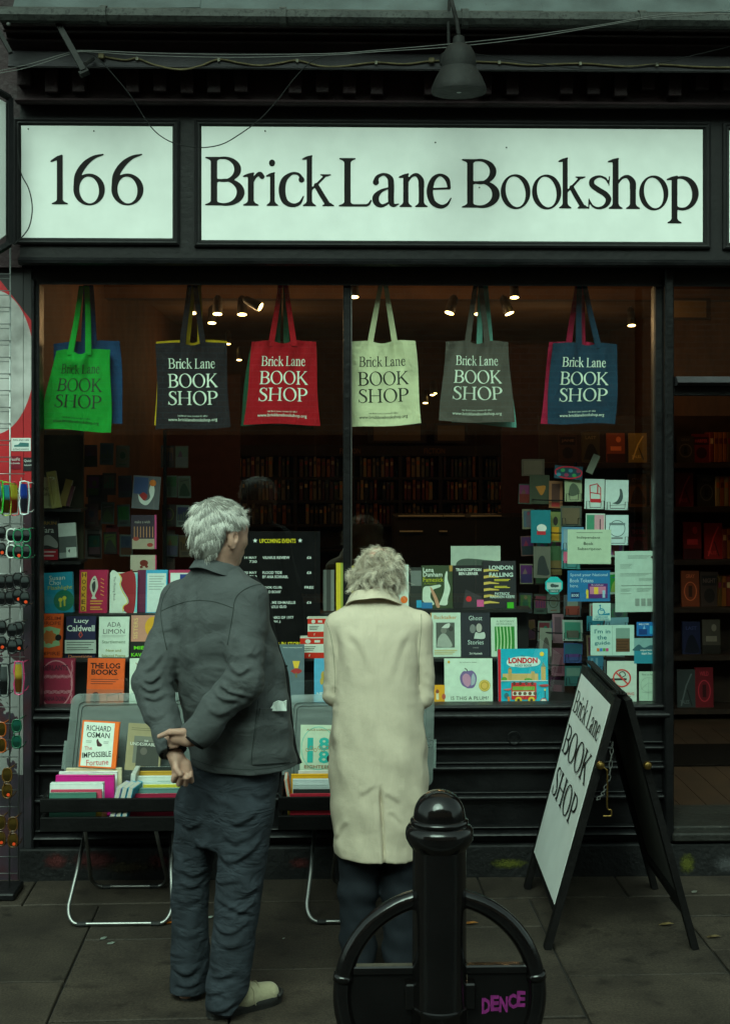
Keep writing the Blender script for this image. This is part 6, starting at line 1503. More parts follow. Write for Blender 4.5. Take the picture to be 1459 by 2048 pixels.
def cover_art(i, cl):
    hi = tuple(min(255,int(v*1.5+20)) for v in cl); lo = tuple(int(v*.5) for v in cl); k_ = i % 5
    if k_ == 0: return [('r',.08,.62,.92,.9,lo),('t',('JANE','HARPER','THE SEA','NIGHT')[i % 4],.5,.76,.12,.7,hi,.02),('e',.5,.34,.3,.2,lo)]
    if k_ == 1: return [('c',[(.1,.1),(.3,.5),(.55,.62),(.8,.4),(.9,.1),(.1,.1)],lo),('t',('STILL','LAST','ROAD')[i % 3],.5,.82,.10,.6,hi,.02)]
    if k_ == 2: return [('r',0,0,1,.3,lo),('r',.2,.4,.8,.55,hi),('e',.65,.78,.14,.1,hi)]
    if k_ == 3: return [('l',[(.2,.1),(.5,.6),(.8,.9)],.08,hi),('l',[(.8,.1),(.55,.5)],.06,lo),('t','TALES',.4,.2,.09,.5,hi)]
    return [('o',.5,.45,.36,.26,.06,hi),('t',('GRAY','WILD')[i % 2],.5,.86,.10,.5,hi,.02),('r',.4,.3,.6,.6,lo)]
for i,(px,py,cl) in enumerate(faces):
    rowb = min(q for q in rows2 if q > py+20)
    nth = sum(1 for q in faces[:i] if min(v for v in rows2 if v > q[1]+20) == rowb)
    lab = '%s cover on the %s shelf by the door, %s from the left' % ('dim reddish' if cl[0] > 1.6*cl[2] else 'dim dusky', ('top','second','third','fourth','fifth','lowest')[rows2.index(rowb)], ('first','second','third','fourth','fifth','sixth','seventh')[nth])
    book(px,py,px+36,rowb,YD+.03,cl,lab,cover_art(i, cl),.02,4)
for ri,(py,x0) in enumerate(((925,1424),(1014,1436),(1120,1450),(1216,1440))):
    x = PX(x0,YD)
    for n in range(6):
        ci = rb.choice((1,3,5,10,0)); shelf_book(x, YD+.02, PZ(py,YD), .026, .19, .13, ci, '%s spine, %s in the upright run on the %s shelf by the door' % (SPN[ci], ordinal(n+1), ('top','second','third','fourth')[ri]), 'upright spines by the door'); x += .028
# counter with pale edge strips, dark partition, beam
ctr = thing('shop_counter', 'dark counter with two thin pale edge strips in the middle of the shop', 'counter', (PX(920,3.0), 3.1, IF))
part('body', MB().box((PX(790,3.0),3.02,IF),(PX(1075,3.0),3.5,PZ(1035,3.0))), mat('counter_dark', (.012,.009,.008), .6, .2), ctr)
M_EDGE = mat('pale_edge_strip', (.55,.50,.36), .4, .05)
for py, a, b in ((1032,796,885),(1032,887,928),(1032,941,1002),(1063,799,845),(1063,878,894)):
    z = PZ(py,3.0); part('edge_strip', MB().box((PX(a,3.0),3.0,z-.004),(PX(b,3.0),3.019,z+.004)), M_EDGE, ctr)
prt = thing('partition', 'dark red partition panel behind the postcard stand', 'wall', (PX(1040,3.6), 3.6, IF))
part('panel', MB().box((PX(1003,3.6),3.6,IF),(PX(1100,3.6),3.66,2.62)), mat('oxblood_panel', (.045,.012,.008), .7, .2), prt)
prt = thing('partition', 'dark red partition panel behind the man', 'wall', (PX(470,3.6), 3.6, IF))
part('panel', MB().box((PX(330,3.6),3.6,IF),(PX(480,3.6),3.66,2.40)), mat('oxblood_panel', (.045,.012,.008), .7, .2), prt)
bm_ = thing('ceiling_beam', 'brown timber beam across the shop ceiling', 'beam', (0, 2.8, 2.6))
part('beam', MB().box((IX0+.002,2.8,2.86),(IX1-.002,2.95,3.048)), M_WOODIN, bm_)
for i,(x0,x1,lb) in enumerate(((735,852,'wide'),(868,935,'narrow'),(1330,1420,'right hand'))):
    Yf = YB-.05 if i < 2 else 2.40; y0,y1 = ((846,886) if i < 2 else (596,640))
    t = thing('picture_frame', '%s dark picture frame high on the inner wall' % lb, 'frame', P((x0+x1)/2,y1,Yf))
    _, f_, w_, h_ = sheet('x',x0,y0,x1,y1,Yf,None,None)
    part('frame', MB().prism([f_(0,0),f_(1,0),f_(1,1),f_(0,1)],(0,.03,0)), M_SHELF, t); part('picture', MB().prism([f_(.1,.12,.001),f_(.9,.12,.001),f_(.9,.88,.001),f_(.1,.88,.001)],(0,.0008,0)), ink(120,96,60), t)

# ================================================================== SUNGLASSES RACK AT THE LEFT EDGE
YK = -.24
M_RACK = mat('rack_wire', (.30,.32,.31), .35, .15, 30, metal=.9)
rack = thing('display_rack', 'wire grid display rack for sunglasses at the left edge', 'rack', (PX(0,YK), YK, 0))
for px,y0,y1 in ((21,492,1782),(43,955,1760),(-6,560,1782),(-32,492,1782)):
    part('upright_wire', MB().tube([P(px,y0,YK),P(px-1.5 if px == 21 else px-6,y1,YK)], .0035 if px in (21,-32) else .0025, 6), M_RACK, rack, True)
py = 548
while py < 1770:
    xe_ = 21 if py < 930 else (50 if py < 1380 else 36)
    part('cross_wire', MB().tube([P(-60,py,YK-.006),P(xe_,py,YK-.006)], .0022, 6), M_RACK, rack, True)
    if py < 930: part('cross_wire', MB().tube([P(-60,py+9,YK+.004),P(xe_,py+9,YK+.004)], .0018, 6), M_RACK, rack, True)
    py += 33.3
part('foot', MB().cbox((PX(-60,YK),YK-.10,0),(PX(40,YK),YK+.08,.03),.006), M_BLACK, rack)
def lens_mat(name, c1, c2, rough=.08):
    m = bpy.data.materials.new(name); m.use_nodes = True; nt = m.node_tree; b = nt.nodes['Principled BSDF']
    tc = nt.nodes.new('ShaderNodeTexCoord'); sp = nt.nodes.new('ShaderNodeSeparateXYZ'); nt.links.new(tc.outputs['Generated'], sp.inputs[0])
    r = nt.nodes.new('ShaderNodeValToRGB'); e = r.color_ramp.elements; e[0].position = .45; e[1].position = .62; e[0].color = list(c1)+[1]; e[1].color = list(c2)+[1]
    nt.links.new(sp.outputs['Z'], r.inputs['Fac']); nt.links.new(r.outputs[0], b.inputs['Base Color'])
    b.inputs['Roughness'].default_value = rough; b.inputs['Metallic'].default_value = .55; return m
M_STK = ink(226,70,30)
def shades(px, py, style, fcol, lmat, label, s=1.0):
    """folded sunglasses hung sideways: lenses one above the other"""
    jr = random.Random(int(px*7+py)); px += jr.uniform(-3,3); py += jr.uniform(-5,5)
    c = P(px, py, YK-.03-jr.uniform(0,.025)); t = thing('sunglasses', label, 'sunglasses', c+Vector((0,0,-.065)), 'sunglasses on the wire rack')
    fm = mat('frame_%d_%d_%d' % fcol, C(*fcol), .25, .05, spec=.6)
    if style == 'shield':
        sec = lambda u, v: c + Vector(((u-.5)*.044*s*(1-.25*(2*v-1)**2), -.018*math.cos((u-.5)*2.4)*.9, (v-.5)*.135*s))
        part('lens', MB().grid(lambda u, v: sec(.12+.72*u, .06+.88*v)+Vector((0,-.003,0)), 6, 14), lmat, t, True)
        part('frame', MB().tube([sec(0,0),sec(0,.3),sec(.18,.5),sec(0,.7),sec(0,1),sec(.5,1.02),sec(1,1),sec(1,.5),sec(1,0),sec(.5,-.02)], .0035, 6, None, True), fm, t, True)
    else:
        for sg in (-1, 1):
            lc_ = c+Vector((0,0,sg*.034*s)); n = 20; rx, rz = (.019*s, .027*s) if style == 'round' else (.020*s, .030*s)
            pts = [lc_+Vector((rx*math.copysign(abs(math.cos(2*math.pi*i/n))**.8, math.cos(2*math.pi*i/n)), -.004*math.cos(4*math.pi*i/n)*0, rz*math.copysign(abs(math.sin(2*math.pi*i/n))**.8, math.sin(2*math.pi*i/n)))) for i in range(n)]
            part('lens', MB().add([lc_+Vector((0,-.004,0))]+pts, [(0,i+1,(i+1) % n+1) for i in range(n)]), lmat, t, True)
            part('rim', MB().tube(pts, .0034, 6, None, True), fm, t, True)
        part('bridge', MB().tube([c+Vector((-.008,-.002,.008)), c+Vector((-.012,-.005,0)), c+Vector((-.008,-.002,-.008))], .003, 6), fm, t, True)
    for sg in (-1, 1):
        e = c+Vector((.012,.006,sg*.062*s)); part('temple', MB().tube([e, e+Vector((.006,.05,0)), e+Vector((.004,.10,-sg*.006))], .0028, 6), fm, t, True)
    if int(px+py) % 2: return
    q = c+Vector((.006,-.0235 if style == 'shield' else -.007,-.048*s)); part('price_sticker', MB().lathe([(.007,0),(.007,.0005)], q, 12, None, Matrix.Rotation(R(90),3,'X')), M_STK, t)
L_G = lens_mat('lens_rainbow_green',(.05,.035,.004),(.04,.34,.42)); L_Y = lens_mat('lens_rainbow_yellow',(.12,.015,.006),(.40,.34,.03)); L_B = lens_mat('lens_blue',(.02,.022,.03),(.02,.06,.36))
L_D = lens_mat('lens_dark',(.012,.012,.013),(.10,.115,.115)); L_O = lens_mat('lens_orange',(.14,.05,.01),(.65,.45,.05)); L_GR = lens_mat('lens_green',(.01,.06,.04),(.02,.14,.10)); L_A = lens_mat('lens_amber',(.05,.030,.006),(.10,.06,.012))
for px,py,st_,fc,lm,lb in ((-4,996,'shield',(60,190,60),L_G,'green framed rainbow shield glasses, top row, at the picture edge'),(14,996,'shield',(150,170,60),L_G,'yellow green rainbow shield glasses, second in the top row'),(32,996,'shield',(170,30,40),L_Y,'red framed rainbow shield glasses, third in the top row'),(52,997,'shield',(206,220,220),L_B,'white framed shield glasses with blue mirror, right end of the top row'),
    (4,1087,'round',(20,20,20),L_D,'black oval sunglasses, left of the second row'),(22,1087,'round',(206,214,206),L_D,'white oval sunglasses in the second row'),(38,1087,'round',(30,120,80),L_D,'green oval sunglasses, third in the second row'),(54,1087,'round',(20,100,66),L_D,'dark green oval sunglasses, right end of the second row'),
    (2,1180,'w',(16,16,16),L_D,'black sunglasses, first in the third row'),(18,1180,'w',(20,18,18),L_D,'black sunglasses, second in the third row'),(34,1180,'w',(16,16,18),L_D,'black sunglasses, third in the third row'),(52,1182,'w',(14,14,14),L_D,'black sunglasses, right end of the third row'),
    (4,1272,'w',(16,16,16),L_D,'black sunglasses, left of the fourth row'),(22,1272,'w',(18,18,18),L_D,'black sunglasses, middle of the fourth row'),(38,1272,'w',(16,16,16),L_D,'black sunglasses, right end of the fourth row'),
    (8,1358,'shield',(30,36,40),L_D,'large dark shield glasses in the fifth row'),(42,1357,'shield',(196,60,110),L_O,'pink edged rainbow shield glasses in the fifth row'),
    (0,1470,'w',(150,70,20),L_A,'orange sunglasses at the picture edge, sixth row'),(34,1468,'round',(16,80,56),L_GR,'green round sunglasses in the sixth row'),
    (16,1568,'w',(90,60,16),L_A,'amber sunglasses in the seventh row'),(26,1662,'w',(80,50,20),L_A,'brown sunglasses in the lowest row'),(4,1662,'w',(70,46,18),L_A,'brown sunglasses at the picture edge in the lowest row')):
    shades(px,py,st_,fc,lm,lb, 1.0 if st_ != 'shield' else 1.0)

# ================================================================== LITTER ON THE PAVEMENT
def scrap(px, py, pts, col, label, name='paper_scrap', cat='litter'):
    c = G(px, py, .002); mb = MB()
    v = [c+Vector((x, y, .002+z)) for x, y, z in pts]; mb.add(v, [list(range(len(v)))]); mb.prism(v, (0,0,-.001))
    solo(name, mb, ink(*col), c, label, cat)
LEAF = [(-.03,0,0),(-.012,.009,.004),(.012,.009,.007),(.032,.002,.003),(.012,-.008,.006),(-.012,-.008,.003)]
SCR = [(-.012,-.006,0),(.006,-.01,.003),(.014,.002,.006),(.002,.010,.004),(-.01,.006,.002)]
scrap(207,1878,SCR,(150,160,150),'larger white paper scrap on the paving left of the man'); scrap(222,1888,[(x*1.2,y*.7,z) for x,y,z in SCR],(150,160,150),'smaller white paper scrap beside a joint left of the man')
scrap(420,1836,SCR,(170,180,170),'white paper scrap between the man\'s legs'); scrap(335,1848,LEAF,(170,90,20),'orange leaf by the left table foot','leaf','leaf')
scrap(1331,1850,LEAF,(130,110,70),'tan leaf on the paving under the pavement board','leaf','leaf'); scrap(1425,1875,LEAF,(100,84,56),'brown leaf at the far right of the paving','leaf','leaf')
scrap(1387,1785,SCR,(150,150,140),'pale scrap right of the pavement board'); scrap(940,1848,LEAF,(150,96,40),'tan leaf seen through the cycle hoop','leaf','leaf'); scrap(567,1878,[(x*.4,y*.4,z*.5) for x,y,z in SCR],(140,146,140),'tiny pale speck by the right table foot')

# ================================================================== PEOPLE
# bodies and clothes are sculpted as distance fields on a grid and skinned with surface nets
def smin(a, b, k):
    if k <= 0: return np.minimum(a, b)
    h = np.maximum(k-np.abs(a-b), 0)/k
    return np.minimum(a, b)-h*h*k*.25
class Vol:
    def __init__(s, lo, hi, h):
        s.h = h; s.lo = np.array(lo, np.float32); n = np.ceil((np.array(hi)-np.array(lo))/h).astype(int)+1
        s.ax = [s.lo[i]+h*np.arange(n[i], dtype=np.float32) for i in range(3)]
        s.D = np.full(n, .08, np.float32)
    def sl(s, lo, hi):
        out = []
        for i in range(3):
            a = int(max(0, np.searchsorted(s.ax[i], lo[i])-1)); b = int(min(len(s.ax[i]), np.searchsorted(s.ax[i], hi[i])+1)); out.append(slice(a, max(a+1, b)))
        return tuple(out)
    def crd(s, q): return s.ax[0][q[0]][:,None,None], s.ax[1][q[1]][None,:,None], s.ax[2][q[2]][None,None,:]
    def add(s, fn, lo, hi, k=0.0):
        q = s.sl(lo, hi); d = fn(*s.crd(q)).astype(np.float32); s.D[q] = smin(s.D[q], d, k)
    def cut(s, fn, lo=None, hi=None):
        q = s.sl(lo, hi) if lo is not None else tuple(slice(None) for _ in range(3))
        s.D[q] = np.maximum(s.D[q], fn(*s.crd(q)))
    def disp(s, fn, lo=None, hi=None):
        q = s.sl(lo, hi) if lo is not None else tuple(slice(None) for _ in range(3))
        s.D[q] = s.D[q]+fn(*s.crd(q))
    def cone(s, a, b, ra, rb, k=.0, flat=None):
        """tapered capsule; flat=(axis, factor) thins it along an axis"""
        a = np.array(a, np.float32); b = np.array(b, np.float32); ba = b-a; l2 = float(ba@ba)+1e-9; m = max(ra, rb)+max(k, .02)+.012
        def fn(X, Y, Z):
            px, py, pz = X-a[0], Y-a[1], Z-a[2]
            t = np.clip((px*ba[0]+py*ba[1]+pz*ba[2])/l2, 0, 1)
            wx, wy, wz = px-t*ba[0], py-t*ba[1], pz-t*ba[2]; w2 = wx*wx+wy*wy+wz*wz
            if flat is not None:
                n, f = flat; al = wx*n[0]+wy*n[1]+wz*n[2]; w2 = w2+al*al*(f*f-1)
            return np.sqrt(w2)-(ra+(rb-ra)*t)
        s.add(fn, np.minimum(a, b)-m, np.maximum(a, b)+m, k)
    def ell(s, c, rad, M=None, k=.0):
        """ellipsoid; M columns are its axes"""
        c = np.array(c, np.float32); m = max(rad)+max(k, .02)+.012
        Mx = np.array(M if M is not None else np.eye(3), np.float32)
        def fn(X, Y, Z):
            px, py, pz = X-c[0], Y-c[1], Z-c[2]; r2 = 0
            for i in range(3): r2 = r2+((px*Mx[0,i]+py*Mx[1,i]+pz*Mx[2,i])/rad[i])**2
            return (np.sqrt(r2)-1)*min(rad)
        s.add(fn, c-m, c+m, k)
    def loft(s, rings, ang, p=2.2, k=.0, top=None):
        """stack of turned super-ellipses: (z, cx, cy, a, b), z rising"""
        zs = [r[0] for r in rings]; dz = np.linspace(zs[0], zs[-1], 120)
        def sm(i):
            v = np.interp(dz, zs, [r[i] for r in rings]); w = np.array([1,2,3,4,3,2,1.]); w /= w.sum()
            return np.convolve(np.pad(v, 3, mode='edge'), w, 'valid')
        cx, cy, aa, bb = sm(1), sm(2), sm(3), sm(4); ca, sa = math.cos(ang), math.sin(ang)
        def fn(X, Y, Z):
            x = X-np.interp(Z, dz, cx); y = Y-np.interp(Z, dz, cy); a = np.interp(Z, dz, aa); b = np.interp(Z, dz, bb)
            u = (x*ca+y*sa)/a; v = (-x*sa+y*ca)/b
            d = ((np.abs(u)**p+np.abs(v)**p)**(1/p)-1)*np.minimum(a, b)
            return np.maximum(d, np.maximum(Z-zs[-1], zs[0]-Z))
        m = max(max(aa), max(bb))+.03
        s.add(fn, (min(cx)-m, min(cy)-m, zs[0]-.01), (max(cx)+m, max(cy)+m, zs[-1]+.03), k)
    def ridge(s, pts, amp, w, ymid):
        """crease of the cloth along 3-D points, on the side facing the street"""
        p = spline(pts, 5) if len(pts) > 2 else [Vector(q) for q in pts]; m = 4*w
        q = s.sl((min(a.x for a in p)-m, s.lo[0]-9 if False else -9, min(a.z for a in p)-m), (max(a.x for a in p)+m, ymid+.03, max(a.z for a in p)+m))
        X, Y, Z = s.crd(q); x = X[:,:,0]; z = Z[0]; n = len(p)-1
        def dist(off):
            best = None; tt = None
            for i in range(n):
                ax, az, bx, bz = p[i].x, p[i].z-off, p[i+1].x, p[i+1].z-off; dx, dz = bx-ax, bz-az
                t = np.clip(((x-ax)*dx+(z-az)*dz)/(dx*dx+dz*dz+1e-9), 0, 1); d = np.hypot(x-ax-t*dx, z-az-t*dz); g = (i+t)/n
                if best is None: best, tt = d, g
                else: tt = np.where(d < best, g, tt); best = np.minimum(best, d)
            return best, np.clip(np.sin(np.pi*tt)*1.6, 0, 1)
        d1, t1 = dist(0); d2, t2 = dist(1.9*w)
        f = -amp*np.exp(-(d1/w)**2)*t1 + .8*amp*np.exp(-(d2/w)**2)*t2
        s.D[q] += (f[:,None,:]*np.clip((ymid-Y)/.03, 0, 1)).astype(np.float32)
    def mesh(s, name, base, mt, smooth_it=1):
        D = s.D; D[0]=D[-1]=.05; D[:,0]=.05; D[:,-1]=.05; D[:,:,0]=.05; D[:,:,-1]=.05
        I = D < 0; n = D.shape
        cnt = np.zeros((n[0]-1, n[1]-1, n[2]-1), np.int8)
        for a in (0,1):
            for b in (0,1):
                for c in (0,1): cnt += I[a:n[0]-1+a, b:n[1]-1+b, c:n[2]-1+c]
        act = (cnt > 0) & (cnt < 8); ai = np.argwhere(act); idx = np.full(act.shape, -1, np.int32); idx[act] = np.arange(len(ai))
        pos = np.zeros((len(ai), 3)); num = np.zeros(len(ai))
        cor = [(0,0,0),(1,0,0),(0,1,0),(1,1,0),(0,0,1),(1,0,1),(0,1,1),(1,1,1)]
        val = [D[ai[:,0]+c[0], ai[:,1]+c[1], ai[:,2]+c[2]] for c in cor]
        for e0, e1 in ((0,1),(2,3),(4,5),(6,7),(0,2),(1,3),(4,6),(5,7),(0,4),(1,5),(2,6),(3,7)):
            m = (val[e0] < 0) != (val[e1] < 0); t = val[e0][m]/(val[e0][m]-val[e1][m]); c0 = np.array(cor[e0]); c1 = np.array(cor[e1])
            pos[m] += c0+t[:,None]*(c1-c0); num[m] += 1
        V = (ai+pos/num[:,None])*s.h+s.lo; Fq = []
        for axis in range(3):
            sh = [slice(None)]*3; s0 = list(sh); s1 = list(sh); s0[axis] = slice(0,-1); s1[axis] = slice(1,None)
            ch = I[tuple(s0)] != I[tuple(s1)]; e = np.argwhere(ch); o1, o2 = [(1,2),(2,0),(0,1)][axis]
            ok = (e[:,o1] > 0) & (e[:,o2] > 0) & (e[:,o1] < n[o1]-1) & (e[:,o2] < n[o2]-1); e = e[ok]
            ins = I[e[:,0], e[:,1], e[:,2]]; q = []
            for d1, d2 in ((-1,-1),(0,-1),(0,0),(-1,0)):
                c = e.copy(); c[:,o1] += d1; c[:,o2] += d2; q.append(idx[c[:,0], c[:,1], c[:,2]])
            q = np.stack(q, 1); q[~ins] = q[~ins][:,::-1]; Fq.append(q)
        Fq = np.concatenate(Fq)
        for _ in range(smooth_it):
            acc = np.zeros_like(V); c = np.zeros(len(V))
            for a, b in ((0,1),(1,2),(2,3),(3,0)):
                np.add.at(acc, Fq[:,a], V[Fq[:,b]]); np.add.at(c, Fq[:,a], 1); np.add.at(acc, Fq[:,b], V[Fq[:,a]]); np.add.at(c, Fq[:,b], 1)
            V = V*.5+acc/np.maximum(c,1)[:,None]*.5
        me = bpy.data.meshes.new(name); b = np.array(base); me.vertices.add(len(V)); me.vertices.foreach_set('co', (V-b).astype(np.float32).ravel())
        me.loops.add(Fq.size); me.loops.foreach_set('vertex_index', Fq.astype(np.int32).ravel())
        me.polygons.add(len(Fq)); me.polygons.foreach_set('loop_start', np.arange(0, Fq.size, 4, dtype=np.int32)); me.polygons.foreach_set('use_smooth', np.ones(len(Fq), bool))
        me.materials.append(mt); me.update(calc_edges=True); me.validate()
        return me, V, Fq
def waves(seed, n, kdir, spread, kmin, kmax):
    """smooth pseudo-random ripples, wave vectors gathered round kdir"""
    r = np.random.RandomState(seed); ks = []
    for _ in range(n):
        d = np.array(kdir, float)+r.normal(0, spread, 3); d /= np.linalg.norm(d); ks.append((d*r.uniform(kmin, kmax), r.uniform(0, 6.28)))
    def f(X, Y, Z):
        o = 0
        for k, p in ks: o = o+np.sin(k[0]*X+k[1]*Y+k[2]*Z+p)
        return o/math.sqrt(n)
    return f
def gauss(c, r):
    c = np.array(c)
    return lambda X, Y, Z: np.exp(-(((X-c[0])**2+(Y-c[1])**2+(Z-c[2])**2)/(r*r)))
def frame3(yaw, pitch=0.0, roll=0.0):
    """columns right, forward, up of something facing yaw degrees clockwise from the shop, pitched down"""
    M = Matrix.Rotation(R(-yaw), 3, 'Z') @ Matrix.Rotation(R(-pitch), 3, 'X') @ Matrix.Rotation(R(roll), 3, 'Y')
    return M
def np3(M): return np.array([[M[i][j] for j in range(3)] for i in range(3)])

def add_head(v, c, M, s=1.0):
    """skull, face, ears and neck root of a head centred on c with axes M"""
    L = lambda x, y, z: c + M @ Vector((x*s, y*s, z*s)); N = np3(M)
    v.ell(L(0,-.010,.022), (.074*s,.095*s,.086*s), N, .01)
    v.ell(L(0,.034,-.035), (.060*s,.062*s,.080*s), N, .03)
    v.cone(L(0,.055,-.098), L(0,.040,-.085), .020*s, .034*s, .03)
    v.cone(L(-.045,.0,-.060), L(.0,.06,-.098), .020*s, .016*s, .03); v.cone(L(.045,.0,-.060), L(.0,.06,-.098), .020*s, .016*s, .03)
    v.cone(L(-.035,.078,.010), L(.035,.078,.010), .014*s, .014*s, .02)      # brow
    v.cone(L(0,.092,.002), L(0,.112,-.040), .009*s, .013*s, .012)           # nose
    v.ell(L(.012,.098,-.043), (.009*s,.010*s,.008*s), N, .008); v.ell(L(-.012,.098,-.043), (.009*s,.010*s,.008*s), N, .008)
    v.cone(L(-.020,.088,-.066), L(.020,.088,-.066), .007*s, .007*s, .008); v.cone(L(-.018,.086,-.077), L(.018,.086,-.077), .008*s, .008*s, .008)
    for sg in (-1, 1):
        v.ell(L(sg*.036,.066,-.030), (.022*s,.020*s,.024*s), N, .02)        # cheek
        E = np3(M @ Matrix.Rotation(R(-sg*24), 3, 'Z'))
        v.ell(L(sg*.081,-.010,-.018), (.009*s,.021*s,.033*s), E, .008)
        q = L(sg*.0905,-.006,-.014)
        e2 = Vol.__new__(Vol)
        v.cut(lambda X, Y, Z, q=q: .0085*s-np.sqrt((X-q.x)**2+(Y-q.y)**2+((Z-q.z)*.55)**2), np.array(q)-.03, np.array(q)+.03)
        v.cone(L(sg*.074,-.004,-.047), L(sg*.078,-.004,-.050), .008*s, .008*s, .006)
def hair_mesh(mb, roots, make, mats_, rnd, wid=.0011, n=6):
    """tapered three-sided strands"""
    for p, nrm in roots:
        path, mi, wk = make(p, nrm, n)
        vs_ = []; m = len(path)
        for i, q in enumerate(path):
            t = (path[min(i+1, m-1)]-path[max(i-1, 0)])
            if t.length < 1e-7: t = Vector((0,0,1))
            t.normalize(); a = t.orthogonal().normalized(); b = t.cross(a); r_ = wid*wk*(1-.75*(i/(m-1))**2)
            for k_ in range(3):
                an = 2.0944*k_; vs_.append(q+a*r_*math.cos(an)+b*r_*math.sin(an))
        fs = [(i*3+k_, i*3+(k_+1) % 3, i*3+3+(k_+1) % 3, i*3+3+k_) for i in range(m-1) for k_ in range(3)]
        mb.add(vs_, fs, mats_[mi])
def collar(name, c, M, mt, parent, rx, ry, leaf, h0, a0=-150, a1=150, drop=.02, thick=.004, stand=None):
    """turned-down collar: a stand round the neck and a leaf folded outwards"""
    sec = [(0.0, -.012, -h0), (0.0, -.004, 0.0), (0.0, .004, .004), (.25, .012, .000), (.6, .020, -leaf*.55), (1.0, .028, -leaf), (1.0, .022, -leaf-.001), (.5, .012, -leaf*.5), (.2, .004, -.006), (0, -.006, -.010), (0, -.016, -h0)]
    n = 44; vs_ = []; m = len(sec)
    for i in range(n+1):
        a = R(a0+(a1-a0)*i/n)           # 0 = nape
        ca, sa = math.sin(a), -math.cos(a); f = (1-math.cos(a))/2
        for _, d, z in sec:
            fl = 1+.5*f
            vs_.append(c + M @ Vector(((rx+d*fl)*ca, (ry+d*fl)*sa, z*(1+.35*f)-drop*f + .002*math.sin(5*a))))
    fs = [(i*m+k_, i*m+(k_+1) % m, (i+1)*m+(k_+1) % m, (i+1)*m+k_) for i in range(n) for k_ in range(m)]
    fs += [list(range(m)), [n*m+k_ for k_ in range(m)]]
    return part(name, MB().add(vs_, fs), mt, parent, 60)
def cast(bvh, px, py):
    d = ray(px, py).normalized(); hit = bvh.ray_cast(CAM, d)
    return (hit[0], hit[1]) if hit[0] is not None else (None, None)
def seam(bvh, pts, r, mt, parent, name='seam', n=6, off=.0):
    """thread laid on the cloth along photo points"""
    q = spline([(x, y, 0) for x, y in pts], n); out = []
    for v in q:
        h, nn = cast(bvh, v.x, v.y)
        if h is not None: out.append(h + nn*off)
    if len(out) > 2: part(name, MB().tube(out, r, 5), mt, parent, True)
def patch(bvh, quad, th, mt, parent, name, nu=10, nv=12):
    """patch sewn on the cloth: photo corners TL TR BR BL"""
    (ax,ay),(bx,by),(cx_,cy_),(dx,dy) = quad; top = []; n = (nu+1)*(nv+1); vs_ = []; nn_ = []
    for j in range(nv+1):
        for i in range(nu+1):
            u, v = i/nu, j/nv; x = (ax*(1-u)+bx*u)*(1-v)+(dx*(1-u)+cx_*u)*v; y = (ay*(1-u)+by*u)*(1-v)+(dy*(1-u)+cy_*u)*v
            h, nn = cast(bvh, x, y)
            if h is None: h = vs_[-1] if vs_ else None; nn = nn_[-1] if nn_ else None
            if h is None: return None
            vs_.append(h); nn_.append(nn)
    o = [a+b*th for a, b in zip(vs_, nn_)]; k_ = nu+1
    fs = [(j*k_+i, j*k_+i+1, (j+1)*k_+i+1, (j+1)*k_+i) for j in range(nv) for i in range(nu)]
    rim = [i for i in range(k_)]+[j*k_+nu for j in range(1, nv+1)]+[nv*k_+i for i in range(nu-1, -1, -1)]+[j*k_ for j in range(nv-1, 0, -1)]
    fs += [(rim[i], rim[(i+1) % len(rim)], rim[(i+1) % len(rim)]+n, rim[i]+n) for i in range(len(rim))]
    fs = [tuple(q+n for q in f) if ff < nu*nv else f for ff, f in enumerate(fs)]
    return part(name, MB().add(vs_+o, fs), mt, parent, 50)
def skin_mat(name, col):
    m = mat(name, col, .5, .16, 40, .15, 300, spec=.35)
    b = m.node_tree.nodes['Principled BSDF']; b.inputs['Subsurface Weight'].default_value = .12; b.inputs['Subsurface Radius'].default_value = (.012,.005,.003)
    return m
M_SKIN = skin_mat('skin', (.46,.27,.20))
M_JACKET = cloth_mat('grey_green_twill', (.072,.079,.080), .8, 700, .6, .10, .03, crease=((1,1,1.5), 8, .30))
M_JDARK = cloth_mat('black_lining', (.010,.010,.011), .8, 600, .3)
M_JSEAM = cloth_mat('jacket_thread', (.030,.037,.035), .9, 700, .2)
M_JEANS = cloth_mat('blue_grey_denim', (.026,.032,.040), .85, 900, .6, .35, .0, crease=((.7,.7,1.7), 9, .55))
M_HW = mat('hair_white', (.82,.80,.74), .45, .05, spec=.5); M_HL = mat('hair_light_grey', (.60,.585,.53), .45, .05, spec=.5); M_HG = mat('hair_mid_grey', (.15,.145,.125), .5, .05, spec=.5)

# ------------------------------------------------------------------ the man
YM = -1.36
mp = lambda px, py, dy=0.0: P(px, py, YM+dy)
TH = 42.0; MT = frame3(TH); RT, FW = MT @ Vector((1,0,0)), MT @ Vector((0,1,0))
head_c = mp(441,1064,0.0); HM = frame3(46, 3, 0)
mbase = Vector((mp(440,1990).x, -1.40, 0))
lsh, lel, lwr = mp(362,1203,.11), mp(305,1366,-.03), mp(344,1497,-.17)
rsh, rel, rwr = mp(492,1203,-.09), mp(488,1358,-.20), mp(389,1474,-.205)
